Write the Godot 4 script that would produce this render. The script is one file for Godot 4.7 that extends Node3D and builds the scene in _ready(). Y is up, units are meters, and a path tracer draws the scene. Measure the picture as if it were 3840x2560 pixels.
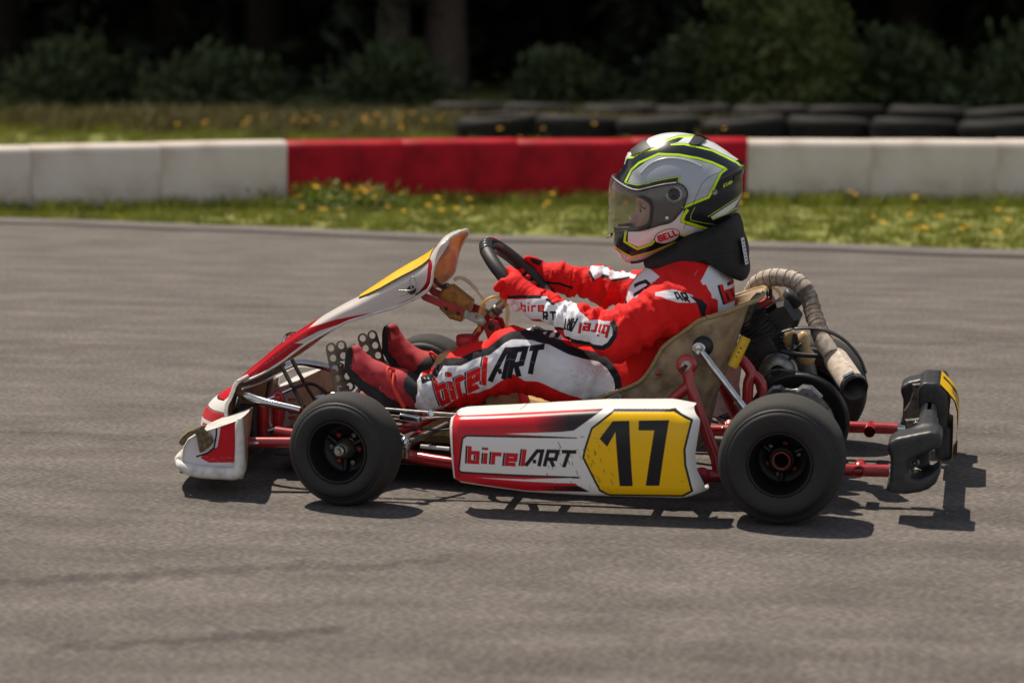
extends Node3D
# A go-kart with its driver on a race track: metres, y up. The kart's rear axle crosses the origin, its nose points to -x.

var mats := {}
var rng := RandomNumberGenerator.new()

func _ready() -> void:
	rng.seed = 7
	view_and_light()
	materials()
	setting()
	barrier()
	tyre_walls()
	forest()
	verge()
	kart()
	driver()

func view_and_light() -> void:
	var cam := Camera3D.new()
	cam.name = "camera"
	cam.position = Vector3(0.4345, 1.1923, 6.1389)
	cam.rotation = Vector3(-0.13997, 0.18169, 0.0)
	cam.fov = 14.9
	cam.near = 0.1
	cam.far = 400.0
	var lens := CameraAttributesPhysical.new()
	lens.frustum_focal_length = 92.0
	lens.frustum_focus_distance = 6.25
	lens.exposure_aperture = 3.2
	lens.frustum_near = 0.1
	lens.frustum_far = 400.0
	cam.attributes = lens
	add_child(cam)
	cam.fov = 14.9
	var sun := DirectionalLight3D.new()
	sun.name = "sun"
	sun.light_energy = 1.5
	sun.light_color = Color(1.0, 0.95, 0.88)
	sun.light_angular_distance = 0.5
	sun.shadow_enabled = true
	add_child(sun)
	sun.look_at_from_position(Vector3(-4.0, 10.0, -3.6), Vector3.ZERO)
	var sky_m := ProceduralSkyMaterial.new()
	sky_m.sky_top_color = Color(0.36, 0.45, 0.58)
	sky_m.sky_horizon_color = Color(0.86, 0.85, 0.84)
	sky_m.sky_curve = 0.6
	sky_m.ground_bottom_color = Color(0.25, 0.24, 0.22)
	sky_m.ground_horizon_color = Color(0.45, 0.46, 0.46)
	sky_m.sky_energy_multiplier = 0.9
	var sky := Sky.new()
	sky.sky_material = sky_m
	var env := Environment.new()
	env.background_mode = Environment.BG_SKY
	env.sky = sky
	env.tonemap_mode = Environment.TONE_MAPPER_LINEAR
	env.tonemap_exposure = 1.3
	env.sdfgi_enabled = true
	env.ssao_enabled = true
	env.ssil_enabled = true
	var we := WorldEnvironment.new()
	we.name = "world_environment"
	we.environment = env
	add_child(we)

# ---------------------------------------------------------------- helpers

func pv(a: Array) -> PackedVector2Array:
	var o := PackedVector2Array()
	for i in range(0, a.size() - 1, 2):
		o.append(Vector2(a[i], a[i + 1]) * 0.001)
	return o

func p3(a: Array) -> PackedVector3Array:
	var o := PackedVector3Array()
	for i in range(0, a.size() - 2, 3):
		o.append(Vector3(a[i], a[i + 1], a[i + 2]) * 0.001)
	return o

func lin(r: float, g: float, b: float) -> Color:
	return Color(r, g, b).linear_to_srgb()

func mat(c: Color, rough := 0.6, metal := 0.0) -> StandardMaterial3D:
	var m := StandardMaterial3D.new()
	m.albedo_color = c
	m.roughness = rough
	m.metallic = metal
	return m

func noise_tex(sd: int, freq: float, ramp: Array, size := 512, oct := 4, kind := FastNoiseLite.TYPE_SIMPLEX_SMOOTH) -> NoiseTexture2D:
	var n := FastNoiseLite.new()
	n.seed = sd
	n.noise_type = kind
	n.frequency = freq
	n.fractal_octaves = oct
	var t := NoiseTexture2D.new()
	t.width = size
	t.height = size
	t.seamless = true
	t.noise = n
	if ramp.size():
		var g := Gradient.new()
		var off := PackedFloat32Array()
		var col := PackedColorArray()
		for r in ramp:
			off.append(r[0])
			col.append(r[1])
		g.offsets = off
		g.colors = col
		t.color_ramp = g
	return t

func tri(m: StandardMaterial3D, tex: Texture2D, scale: float, relief: Texture2D = null, cm := 0.1) -> StandardMaterial3D:
	m.uv1_triplanar = true
	m.uv1_scale = Vector3.ONE * scale
	if tex:
		m.albedo_texture = tex
	if relief:
		m.heightmap_enabled = true
		m.heightmap_texture = relief
		m.heightmap_scale = cm
	return m

func numbered_add(o: Node, parent: Node) -> void:
	parent.add_child(o, true)

func thing(called: String, label: String, category: String, at := Vector3.ZERO, group := "") -> Node3D:
	var o := Node3D.new()
	o.name = called
	o.position = at
	add_child(o, true)
	tag(o, label, category, group)
	return o

func tag(o: Node, label: String, category: String, group := "") -> void:
	o.set_meta("label", label)
	o.set_meta("category", category)
	if group != "":
		o.set_meta("group", group)

class Geo:
	var st := SurfaceTool.new()
	var n := 0
	func _init() -> void:
		st.begin(Mesh.PRIMITIVE_TRIANGLES)
	func smooth(g: int) -> void:
		st.set_smooth_group(g)
	func t(a: Vector3, b: Vector3, c: Vector3, ua := Vector2.ZERO, ub := Vector2.ZERO, uc := Vector2.ZERO) -> void:
		if (b - a).cross(c - a).length_squared() < 1e-18:
			return
		st.set_uv(ua)
		st.add_vertex(a)
		st.set_uv(ub)
		st.add_vertex(b)
		st.set_uv(uc)
		st.add_vertex(c)
		n += 1
	func q(a: Vector3, b: Vector3, c: Vector3, d: Vector3, ua := Vector2.ZERO, ub := Vector2.ZERO, uc := Vector2.ZERO, ud := Vector2.ZERO) -> void:
		t(a, b, c, ua, ub, uc)
		t(a, c, d, ua, uc, ud)
	# rows of points, each row as long as the others; uvs may be empty
	func grid(rows: Array, uvs: Array = [], wrap_v := false, wrap_u := false) -> void:
		var nr := rows.size()
		var nc: int = rows[0].size()
		for i in (nr if wrap_u else nr - 1):
			var i2 := (i + 1) % nr
			for j in (nc if wrap_v else nc - 1):
				var j2 := (j + 1) % nc
				if uvs.size():
					q(rows[i][j], rows[i][j2], rows[i2][j2], rows[i2][j], uvs[i][j], uvs[i][j2], uvs[i2][j2], uvs[i2][j])
				else:
					var u0 := float(i) / nr
					var u1 := float(i + 1) / nr
					var v0 := float(j) / nc
					var v1 := float(j + 1) / nc
					q(rows[i][j], rows[i][j2], rows[i2][j2], rows[i2][j], Vector2(u0, v0), Vector2(u0, v1), Vector2(u1, v1), Vector2(u1, v0))
	func fan(ring: PackedVector3Array, centre: Vector3, back := false) -> void:
		for j in ring.size():
			var k := (j + 1) % ring.size()
			if back:
				t(centre, ring[k], ring[j])
			else:
				t(centre, ring[j], ring[k])
	func mesh() -> ArrayMesh:
		st.generate_normals()
		st.index()
		return st.commit()

func put(called: String, g: Geo, m: Material, parent: Node = null) -> MeshInstance3D:
	var o := MeshInstance3D.new()
	o.name = called
	o.mesh = g.mesh()
	o.mesh.surface_set_material(0, m)
	(parent if parent else self).add_child(o, true)
	return o

func again(o: MeshInstance3D, parent: Node, xf: Transform3D) -> MeshInstance3D:
	var c: MeshInstance3D = o.duplicate()
	c.transform = xf
	parent.add_child(c, true)
	return c

# a smooth curve through the points
func curve(p: PackedVector3Array, steps := 6, closed := false) -> PackedVector3Array:
	var o := PackedVector3Array()
	var n := p.size()
	for i in (n if closed else n - 1):
		var a := p[(i - 1 + n) % n] if closed or i > 0 else p[0] * 2.0 - p[1]
		var b := p[i]
		var c := p[(i + 1) % n]
		var d := p[(i + 2) % n] if closed or i + 2 < n else p[n - 1] * 2.0 - p[n - 2]
		for s in steps:
			o.append(b.cubic_interpolate(c, a, d, float(s) / steps))
	if not closed:
		o.append(p[n - 1])
	return o

func curve2(p: PackedVector2Array, steps := 5, closed := false) -> PackedVector2Array:
	var q := PackedVector3Array()
	for a in p:
		q.append(Vector3(a.x, a.y, 0))
	var o := PackedVector2Array()
	for a in curve(q, steps, closed):
		o.append(Vector2(a.x, a.y))
	return o

# a round (or, with flat, strap-like) bar along a path; radii: one number or one per point
func tube(g: Geo, path: PackedVector3Array, radius, sides := 10, caps := true, flat := 1.0, side := Vector3.ZERO) -> void:
	var rows := []
	var up := Vector3(0.13, 0.97, 0.21)
	var n := path.size()
	var last := Vector3.ZERO
	for i in n:
		var d := (path[mini(i + 1, n - 1)] - path[maxi(i - 1, 0)]).normalized()
		var x: Vector3
		if side != Vector3.ZERO:
			x = (side - d * side.dot(d)).normalized()
		elif last == Vector3.ZERO:
			x = d.cross(up).normalized()
		else:
			x = (last - d * last.dot(d)).normalized()
		last = x
		var y := d.cross(x)
		var r: float = radius if radius is float else radius[i]
		var row := PackedVector3Array()
		for k in sides:
			var a := TAU * k / sides
			row.append(path[i] + x * (cos(a) * r) + y * (sin(a) * r * flat))
		rows.append(row)
	g.smooth(0)
	g.grid(rows, [], true)
	if caps:
		g.smooth(2)
		g.fan(rows[0], path[0], true)
		g.smooth(3)
		g.fan(rows[n - 1], path[n - 1])
	g.smooth(0)

# profile: (radius, height along the axis); axis z of the given transform
func lathe(g: Geo, prof: PackedVector2Array, xf: Transform3D, sides := 32, closed := false) -> void:
	var rows := []
	for p in prof:
		var row := PackedVector3Array()
		for k in sides:
			var a := -TAU * k / sides
			row.append(xf * Vector3(cos(a) * p.x, sin(a) * p.x, p.y))
		rows.append(row)
	g.grid(rows, [], true, closed)

# a plate: the outline (x, y) of the given transform, from -t/2 to t/2, edges bevelled
func plate(g: Geo, outline: PackedVector2Array, t: float, xf := Transform3D.IDENTITY, bevel := 0.002, holes: Array = []) -> void:
	var o := outline.duplicate()
	if Geometry2D.is_polygon_clockwise(o):
		o.reverse()
	var n := o.size()
	var ins := PackedVector2Array()
	for i in n:
		var a := (o[i] - o[(i - 1 + n) % n]).normalized()
		var b := (o[(i + 1) % n] - o[i]).normalized()
		var m := (a.orthogonal() + b.orthogonal()).normalized()
		var k: float = bevel / maxf(0.35, m.dot(a.orthogonal()))
		ins.append(o[i] - m * k)
	var h := t * 0.5
	var rows := []
	for lay in [[ins, h], [o, h - bevel], [o, -h + bevel], [ins, -h]]:
		var row := PackedVector3Array()
		for p in lay[0]:
			row.append(xf * Vector3(p.x, p.y, lay[1]))
		rows.append(row)
	g.smooth(-1)
	g.grid(rows, [], true)
	var idx := Geometry2D.triangulate_polygon(ins)
	for i in range(0, idx.size(), 3):
		var a := ins[idx[i]]
		var b := ins[idx[i + 1]]
		var c := ins[idx[i + 2]]
		if (b - a).cross(c - a) > 0:
			var s := b
			b = c
			c = s
		g.t(xf * Vector3(a.x, a.y, h), xf * Vector3(b.x, b.y, h), xf * Vector3(c.x, c.y, h))
		g.t(xf * Vector3(a.x, a.y, -h), xf * Vector3(c.x, c.y, -h), xf * Vector3(b.x, b.y, -h))
	g.smooth(0)

func box(g: Geo, size: Vector3, xf: Transform3D, bevel := 0.004) -> void:
	var a := size.x * 0.5
	var b := size.y * 0.5
	plate(g, PackedVector2Array([Vector2(-a, -b), Vector2(a, -b), Vector2(a, b), Vector2(-a, b)]), size.z, xf, minf(bevel, minf(size.z, minf(size.x, size.y)) * 0.45))

# a box with round edges
func rbox(g: Geo, size: Vector3, r: float, xf: Transform3D, nu := 5) -> void:
	var rows := []
	var c := size * 0.5 - Vector3.ONE * r
	var nv := nu * 4
	for i in nu * 2 + 1:
		var th := -PI / 2 + PI * i / (nu * 2.0)
		var row := PackedVector3Array()
		for j in nv:
			var ph := -TAU * (j + 0.5) / nv
			var d := Vector3(cos(th) * cos(ph), cos(th) * sin(ph), sin(th))
			row.append(xf * (d * r + Vector3(c.x * signf(d.x), c.y * signf(d.y), c.z * (signf(d.z) if absf(d.z) > 0.01 else 0.0))))
		rows.append(row)
	g.grid(rows, [], true)
	g.fan(rows[0], xf * Vector3(0, 0, -size.z * 0.5), true)
	g.fan(rows[nu * 2], xf * Vector3(0, 0, size.z * 0.5))

func ball(g: Geo, r: Vector3, xf: Transform3D, n := 8) -> void:
	var prof := PackedVector2Array()
	for i in n + 1:
		var a := -PI / 2 + PI * i / n
		prof.append(Vector2(maxf(cos(a), 0.0001), sin(a)))
	lathe(g, prof, xf * Transform3D(Basis.from_scale(r), Vector3.ZERO), n * 2)

func at(x: float, y: float, z: float) -> Transform3D:
	return Transform3D(Basis.IDENTITY, Vector3(x, y, z))

func aim(from: Vector3, dir: Vector3) -> Transform3D:   # z of the transform along dir
	var z := dir.normalized()
	var x := Vector3(0.1, 1, 0.05).cross(z)
	if x.length() < 0.2:
		x = Vector3(1, 0, 0.1).cross(z)
	x = x.normalized()
	return Transform3D(Basis(x, z.cross(x), z), from)

func bolt(called: String, pos: Vector3, dir: Vector3, r: float, parent: Node, m: Material) -> void:
	var g := Geo.new()
	g.smooth(-1)
	var xf := aim(pos, dir)
	lathe(g, PackedVector2Array([Vector2(r * 1.35, -0.004), Vector2(r * 1.35, 0.001), Vector2(r, 0.0012), Vector2(r, r * 0.8), Vector2(r * 0.55, r * 0.85), Vector2(r * 0.5, r * 0.4), Vector2(0.0001, r * 0.4)]), xf, 12)
	put(called, g, m, parent)

# ---------------------------------------------------------------- printing on cloth, plastic and paint: flat colours laid out in millimetres

class Paint:
	var im: Image
	var s: float
	var x0: float
	var y1: float
	var w: float
	var h: float
	const SS := 2
	func _init(ax0: float, ay0: float, ax1: float, ay1: float, px_mm: float, bg: Color) -> void:
		x0 = ax0
		y1 = ay1
		w = ax1 - ax0
		h = ay1 - ay0
		s = px_mm * SS
		im = Image.create_empty(int(w * s), int(h * s), false, Image.FORMAT_RGBA8)
		im.fill(bg)
	func polys(list: Array, c: Color) -> void:
		var lo := 1e9
		var hi := -1e9
		for a in list:
			for p in a:
				lo = minf(lo, (y1 - p.y) * s)
				hi = maxf(hi, (y1 - p.y) * s)
		for y in range(maxi(0, int(lo)), mini(im.get_height() - 1, int(hi)) + 1):
			var yc := y + 0.5
			var xs := PackedFloat32Array()
			for a in list:
				var n: int = a.size()
				for i in n:
					var p: Vector2 = a[i]
					var q: Vector2 = a[(i + 1) % n]
					var py := (y1 - p.y) * s
					var qy := (y1 - q.y) * s
					if (py <= yc) != (qy <= yc):
						xs.append((p.x + (q.x - p.x) * (yc - py) / (qy - py) - x0) * s)
			xs.sort()
			for k in range(0, xs.size() - 1, 2):
				var xa := maxi(0, int(round(xs[k])))
				var xb := mini(im.get_width(), int(round(xs[k + 1])))
				if xb > xa:
					im.fill_rect(Rect2i(xa, y, xb - xa, 1), c)
	func poly(a: Array, c: Color) -> void:
		polys([pts(a)], c)
	func smooth_poly(a: Array, c: Color, host) -> void:
		polys([host.curve2(pts(a), 4, true)], c)
	func pts(a: Array) -> PackedVector2Array:
		var o := PackedVector2Array()
		for i in range(0, a.size() - 1, 2):
			o.append(Vector2(a[i], a[i + 1]))
		return o
	func line(a: Array, wid: float, c: Color, round_ends := false) -> void:
		stroke(pts(a), wid, c, round_ends)
	func stroke(p: PackedVector2Array, wid: float, c: Color, round_ends := false) -> void:
		polys(Geometry2D.offset_polyline(p, wid * 0.5, Geometry2D.JOIN_ROUND if round_ends else Geometry2D.JOIN_MITER, Geometry2D.END_ROUND if round_ends else Geometry2D.END_BUTT), c)
	func closed_line(a: Array, wid: float, c: Color) -> void:
		polys(Geometry2D.offset_polyline(pts(a + [a[0], a[1], a[2], a[3]]), wid * 0.5, Geometry2D.JOIN_MITER, Geometry2D.END_BUTT), c)
	func dashes(a: Array, wid: float, c: Color) -> void:
		var p := pts(a)
		for i in p.size() - 1:
			var n := maxi(1, int((p[i + 1] - p[i]).length() / 5.0))
			for k in n:
				stroke(PackedVector2Array([p[i].lerp(p[i + 1], float(k) / n), p[i].lerp(p[i + 1], (k + 0.65) / n)]), wid, c)
	# corners: bottom left, bottom right, top left, top right
	func text(str_: String, quad: Array, c: Color, weight := 0.2, gap := 0.28) -> void:
		var q := pts(quad)
		var total := 0.0
		for ch in str_:
			total += GLYPH[ch][0] + gap
		total -= gap
		var top := 1.45 if str_.to_lower() == str_ else 1.0
		var hgt := ((q[2] - q[0]).length() + (q[3] - q[1]).length()) * 0.5 / top
		var x := 0.0
		for ch in str_:
			for k in range(1, GLYPH[ch].size()):
				var line_ := PackedVector2Array()
				var raw: Array = GLYPH[ch][k]
				for i in range(0, raw.size(), 2):
					var u: float = (x + raw[i]) / total
					var v: float = raw[i + 1] / top
					line_.append(q[0].lerp(q[1], u).lerp(q[2].lerp(q[3], u), v))
				stroke(line_, weight * hgt, c)
			x += GLYPH[ch][0] + gap
	const GLYPH := {
		"b": [0.8, [0.1, 1.45, 0.1, 0.1, 0.7, 0.1, 0.7, 0.9, 0.2, 0.9]],
		"i": [0.2, [0.1, 0.95, 0.1, 0.0], [0.1, 1.2, 0.1, 1.42]],
		"r": [0.6, [0.1, 0.0, 0.1, 0.9, 0.65, 0.9]],
		"e": [0.8, [0.75, 0.1, 0.1, 0.1, 0.1, 0.9, 0.7, 0.9, 0.7, 0.5, 0.2, 0.5]],
		"l": [0.2, [0.1, 1.45, 0.1, 0.0]],
		"A": [0.95, [0.02, 0.0, 0.55, 0.92, 0.85, 0.92, 0.85, 0.0], [0.4, 0.28, 0.62, 0.28]],
		"R": [0.75, [0.1, 0.0, 0.1, 0.92, 0.66, 0.92, 0.66, 0.45, 0.2, 0.45], [0.35, 0.45, 0.68, 0.0]],
		"T": [0.8, [0.0, 0.92, 0.85, 0.92], [0.42, 0.92, 0.42, 0.0]],
		"B": [0.65, [0.1, 0.1, 0.1, 0.9, 0.55, 0.9, 0.55, 0.54, 0.12, 0.5, 0.6, 0.46, 0.6, 0.1, 0.1, 0.1]],
		"E": [0.6, [0.6, 0.1, 0.1, 0.1, 0.1, 0.9, 0.6, 0.9], [0.1, 0.5, 0.5, 0.5]],
		"L": [0.55, [0.1, 1.0, 0.1, 0.1, 0.58, 0.1]],
		"S": [0.6, [0.02, 0.1, 0.55, 0.1, 0.55, 0.5, 0.1, 0.5, 0.1, 0.9, 0.6, 0.9]],
		"1": [0.5, [0.0, 0.6, 0.35, 0.95, 0.35, 0.0]],
		"7": [0.65, [0.0, 0.92, 0.6, 0.92, 0.3, 0.0]],
		"9": [0.6, [0.1, 0.1, 0.5, 0.1, 0.5, 0.9, 0.1, 0.9, 0.1, 0.5, 0.5, 0.5]],
		"4": [0.6, [0.45, 0.0, 0.45, 0.95, 0.05, 0.35, 0.6, 0.35]],
		"0": [0.6, [0.1, 0.1, 0.1, 0.9, 0.5, 0.9, 0.5, 0.1, 0.1, 0.1]],
	}
	func specks(count: int, c: Color, amount: float, rg: RandomNumberGenerator, size := 3) -> void:
		for i in count:
			var p := Vector2i(rg.randi_range(0, im.get_width() - size - 1), rg.randi_range(0, im.get_height() - size - 1))
			for dy in size:
				for dx in size:
					im.set_pixel(p.x + dx, p.y + dy, im.get_pixel(p.x + dx, p.y + dy).lerp(c, amount * rg.randf()))
	func uv(x: float, y: float) -> Vector2:   # metres in
		return Vector2((x * 1000.0 - x0) / w, (y1 - y * 1000.0) / h)
	func material(rough: float) -> StandardMaterial3D:
		im.resize(im.get_width() / SS, im.get_height() / SS, Image.INTERPOLATE_BILINEAR)
		var m := StandardMaterial3D.new()
		m.albedo_texture = ImageTexture.create_from_image(im)
		m.texture_repeat = false
		m.roughness = rough
		m.metallic_specular = 0.35
		return m

# ---------------------------------------------------------------- soft bodies: tapered bones joined smoothly and meshed as surface nets

# bone: {a, b, ra, rb, k (blend), r (region), sz (stretch in z), amp, fr (folds)}
func nets(bones: Array, h: float, regions: int, uvf: Array) -> ArrayMesh:
	var lo := Vector3.ONE * 1e9
	var hi := -lo
	for b in bones:
		var e: float = maxf(b.ra, b.rb) * b.get("sz", 1.0) + b.k + 0.02
		lo = lo.min(b.a - Vector3.ONE * e).min(b.b - Vector3.ONE * e)
		hi = hi.max(b.a + Vector3.ONE * e).max(b.b + Vector3.ONE * e)
	var nx := int((hi.x - lo.x) / h) + 2
	var ny := int((hi.y - lo.y) / h) + 2
	var nz := int((hi.z - lo.z) / h) + 2
	var f := PackedFloat32Array()
	f.resize(nx * ny * nz)
	f.fill(1.0)
	var best := f.duplicate()
	var own := PackedByteArray()
	own.resize(f.size())
	var fold := FastNoiseLite.new()
	fold.seed = 5
	fold.noise_type = FastNoiseLite.TYPE_SIMPLEX_SMOOTH
	fold.frequency = 1.0
	fold.fractal_octaves = 2
	for b in bones:
		var k: float = b.k
		if b.has("poly"):
			var pl: PackedVector2Array = b.poly
			var rd: float = b.rd
			for ix in range(maxi(0, int((b.a.x - k - 2 * h - lo.x) / h)), mini(nx - 1, int((b.b.x + k + 2 * h - lo.x) / h) + 1) + 1):
				for jy in range(maxi(0, int((b.a.y - k - 2 * h - lo.y) / h)), mini(ny - 1, int((b.b.y + k + 2 * h - lo.y) / h) + 1) + 1):
					var d2 := poly_sd(Vector2(lo.x + ix * h, lo.y + jy * h), pl) + rd
					for kz in range(maxi(0, int((b.a.z - k - 2 * h - lo.z) / h)), mini(nz - 1, int((b.b.z + k + 2 * h - lo.z) / h) + 1) + 1):
						var dz: float = absf(lo.z + kz * h - b.zc) - b.hz + rd
						var d: float = Vector2(maxf(d2, 0), maxf(dz, 0)).length() + minf(maxf(d2, dz), 0.0) - rd
						var w := (kz * ny + jy) * nx + ix
						if d < best[w]:
							best[w] = d
							own[w] = b.r
						var hh := maxf(k - absf(f[w] - d), 0.0) / k
						f[w] = minf(f[w], d) - hh * hh * k * 0.25
			continue
		var sz: float = b.get("sz", 1.0)
		var amp: float = b.get("amp", 0.0)
		var fr: float = b.get("fr", 22.0)
		var neg: bool = b.get("cut", false)
		var e: float = maxf(b.ra, b.rb) * sz + k + amp + h * 2.0
		var l: Vector3 = b.a.min(b.b) - Vector3.ONE * e
		var u: Vector3 = b.a.max(b.b) + Vector3.ONE * e
		var i0 := maxi(0, int((l.x - lo.x) / h))
		var i1 := mini(nx - 1, int((u.x - lo.x) / h) + 1)
		var j0 := maxi(0, int((l.y - lo.y) / h))
		var j1 := mini(ny - 1, int((u.y - lo.y) / h) + 1)
		var k0 := maxi(0, int((l.z - lo.z) / h))
		var k1 := mini(nz - 1, int((u.z - lo.z) / h) + 1)
		var ax: Vector3 = b.b - b.a
		var len2: float = maxf(ax.length_squared(), 1e-9)
		var dir := ax.normalized()
		var zc: float = (b.a.z + b.b.z) * 0.5
		for kz in range(k0, k1 + 1):
			for jy in range(j0, j1 + 1):
				var row := (kz * ny + jy) * nx
				for ix in range(i0, i1 + 1):
					var p := lo + Vector3(ix, jy, kz) * h
					var q := p
					if sz != 1.0:
						q.z = zc + (p.z - zc) / sz
					var t: float = clampf((q - b.a).dot(ax) / len2, 0.0, 1.0)
					var d: float = (q - b.a - ax * t).length() - lerpf(b.ra, b.rb, t)
					var smooth_d := d
					if d > k + amp + h * 2.0:
						continue
					if amp > 0.0 and absf(d) < 0.03:
						var along: float = (p - b.a).dot(dir)
						var w: Vector3 = (p - b.a) * 7.0 + dir * along * fr
						d += amp * fold.get_noise_3dv(w) + amp * 0.35 * fold.get_noise_3dv(p * 45.0)
					var at_ := row + ix
					var o := f[at_]
					if neg:
						f[at_] = maxf(o, -d)
						continue
					if smooth_d < best[at_]:
						best[at_] = smooth_d
						own[at_] = b.r
					var hh := maxf(k - absf(o - d), 0.0) / k
					f[at_] = minf(o, d) - hh * hh * k * 0.25
	var vid := PackedInt32Array()
	vid.resize(f.size())
	vid.fill(-1)
	var vs := PackedVector3Array()
	var ns := PackedVector3Array()
	var reg := PackedByteArray()
	var step := [1, nx, nx * ny]
	for kz in range(1, nz - 1):
		for jy in range(1, ny - 1):
			for ix in range(1, nx - 1):
				var c := (kz * ny + jy) * nx + ix
				var s0 := f[c] < 0.0
				if s0 == (f[c + 1] < 0.0) and s0 == (f[c + nx] < 0.0) and s0 == (f[c + step[2]] < 0.0) and s0 == (f[c + 1 + nx] < 0.0) and s0 == (f[c + 1 + step[2]] < 0.0) and s0 == (f[c + nx + step[2]] < 0.0) and s0 == (f[c + 1 + nx + step[2]] < 0.0):
					continue
				var sum := Vector3.ZERO
				var cnt := 0
				for dz in 2:
					for dy in 2:
						for dx in 2:
							var g0: int = c + dx + dy * nx + dz * step[2]
							var p0 := Vector3(ix + dx, jy + dy, kz + dz)
							for axis in 3:
								if (axis == 0 and dx) or (axis == 1 and dy) or (axis == 2 and dz):
									continue
								var g1: int = g0 + step[axis]
								if (f[g0] < 0.0) != (f[g1] < 0.0):
									var tt := f[g0] / (f[g0] - f[g1])
									var pp := p0
									pp[axis] += tt
									sum += pp
									cnt += 1
				sum /= cnt
				vid[c] = vs.size()
				vs.append(lo + sum * h)
				var g := Vector3.ZERO
				for dz in 2:
					for dy in 2:
						for dx in 2:
							var g0: int = c + dx + dy * nx + dz * step[2]
							g += Vector3(f[g0 + 1] - f[g0 - 1], f[g0 + nx] - f[g0 - nx], (f[g0 + step[2]] - f[g0 - step[2]]) if g0 + step[2] < f.size() and g0 >= step[2] else 0.0)
				ns.append(g.normalized())
				reg.append(own[c])
	var verts := []
	var norms := []
	var uvs := []
	var idx := []
	var seen := []
	for r in regions:
		verts.append(PackedVector3Array())
		norms.append(PackedVector3Array())
		uvs.append(PackedVector2Array())
		idx.append(PackedInt32Array())
		seen.append({})
	for kz in range(1, nz - 1):
		for jy in range(1, ny - 1):
			for ix in range(1, nx - 1):
				var c := (kz * ny + jy) * nx + ix
				var s0 := f[c] < 0.0
				for axis in 3:
					if s0 == (f[c + step[axis]] < 0.0):
						continue
					var ua: int = step[(axis + 1) % 3]
					var va: int = step[(axis + 2) % 3]
					var quad := [vid[c], vid[c - ua], vid[c - ua - va], vid[c - va]]
					if quad[0] < 0 or quad[1] < 0 or quad[2] < 0 or quad[3] < 0:
						continue
					if s0:
						quad = [quad[0], quad[3], quad[2], quad[1]]
					var r: int = reg[quad[0]]
					var loc := []
					for v in quad:
						if not seen[r].has(v):
							seen[r][v] = verts[r].size()
							verts[r].append(vs[v])
							norms[r].append(ns[v])
							uvs[r].append(uvf[r].uv(vs[v].x, vs[v].y) if uvf[r] is Paint else Vector2(vs[v].x, vs[v].y))
						loc.append(seen[r][v])
					idx[r].append_array(PackedInt32Array([loc[0], loc[1], loc[2], loc[0], loc[2], loc[3]]))
	var mesh := ArrayMesh.new()
	for r in regions:
		if verts[r].size() == 0:
			continue
		var arr := []
		arr.resize(Mesh.ARRAY_MAX)
		arr[Mesh.ARRAY_VERTEX] = verts[r]
		arr[Mesh.ARRAY_NORMAL] = norms[r]
		arr[Mesh.ARRAY_TEX_UV] = uvs[r]
		arr[Mesh.ARRAY_INDEX] = idx[r]
		mesh.add_surface_from_arrays(Mesh.PRIMITIVE_TRIANGLES, arr)
		mesh.surface_set_name(mesh.get_surface_count() - 1, str(r))
	return mesh

func poly_sd(p: Vector2, v: PackedVector2Array) -> float:
	var d := 1e9
	var s := 1.0
	var n := v.size()
	for i in n:
		var a := v[i]
		var b := v[(i - 1 + n) % n]
		var e := b - a
		var w := p - a
		d = minf(d, (w - e * clampf(w.dot(e) / e.length_squared(), 0, 1)).length_squared())
		if (p.y >= a.y) != (p.y >= b.y):
			if p.x < a.x + (b.x - a.x) * (p.y - a.y) / (b.y - a.y):
				s = -s
	return s * sqrt(d)

func moulded(poly: PackedVector2Array, zc: float, hz: float, rd: float, k := 0.012, r := 0) -> Dictionary:
	var lo := Vector2(1e9, 1e9)
	var hi := -lo
	for p in poly:
		lo = lo.min(p)
		hi = hi.max(p)
	return {"poly": poly, "a": Vector3(lo.x, lo.y, zc - hz), "b": Vector3(hi.x, hi.y, zc + hz), "ra": 0.0, "rb": 0.0, "k": k, "r": r, "zc": zc, "hz": hz, "rd": rd}

func bone(a: Vector3, b: Vector3, ra: float, rb: float, k: float, r: int, sz := 1.0, amp := 0.0, fr := 22.0) -> Dictionary:
	return {"a": a, "b": b, "ra": ra, "rb": rb, "k": k, "r": r, "sz": sz, "amp": amp, "fr": fr}

func put_net(called: String, m: ArrayMesh, ms: Array, parent: Node) -> MeshInstance3D:
	for i in m.get_surface_count():
		m.surface_set_material(i, ms[int(m.surface_get_name(i))])
	var o := MeshInstance3D.new()
	o.name = called
	o.mesh = m
	parent.add_child(o, true)
	return o

# ---------------------------------------------------------------- materials

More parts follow.
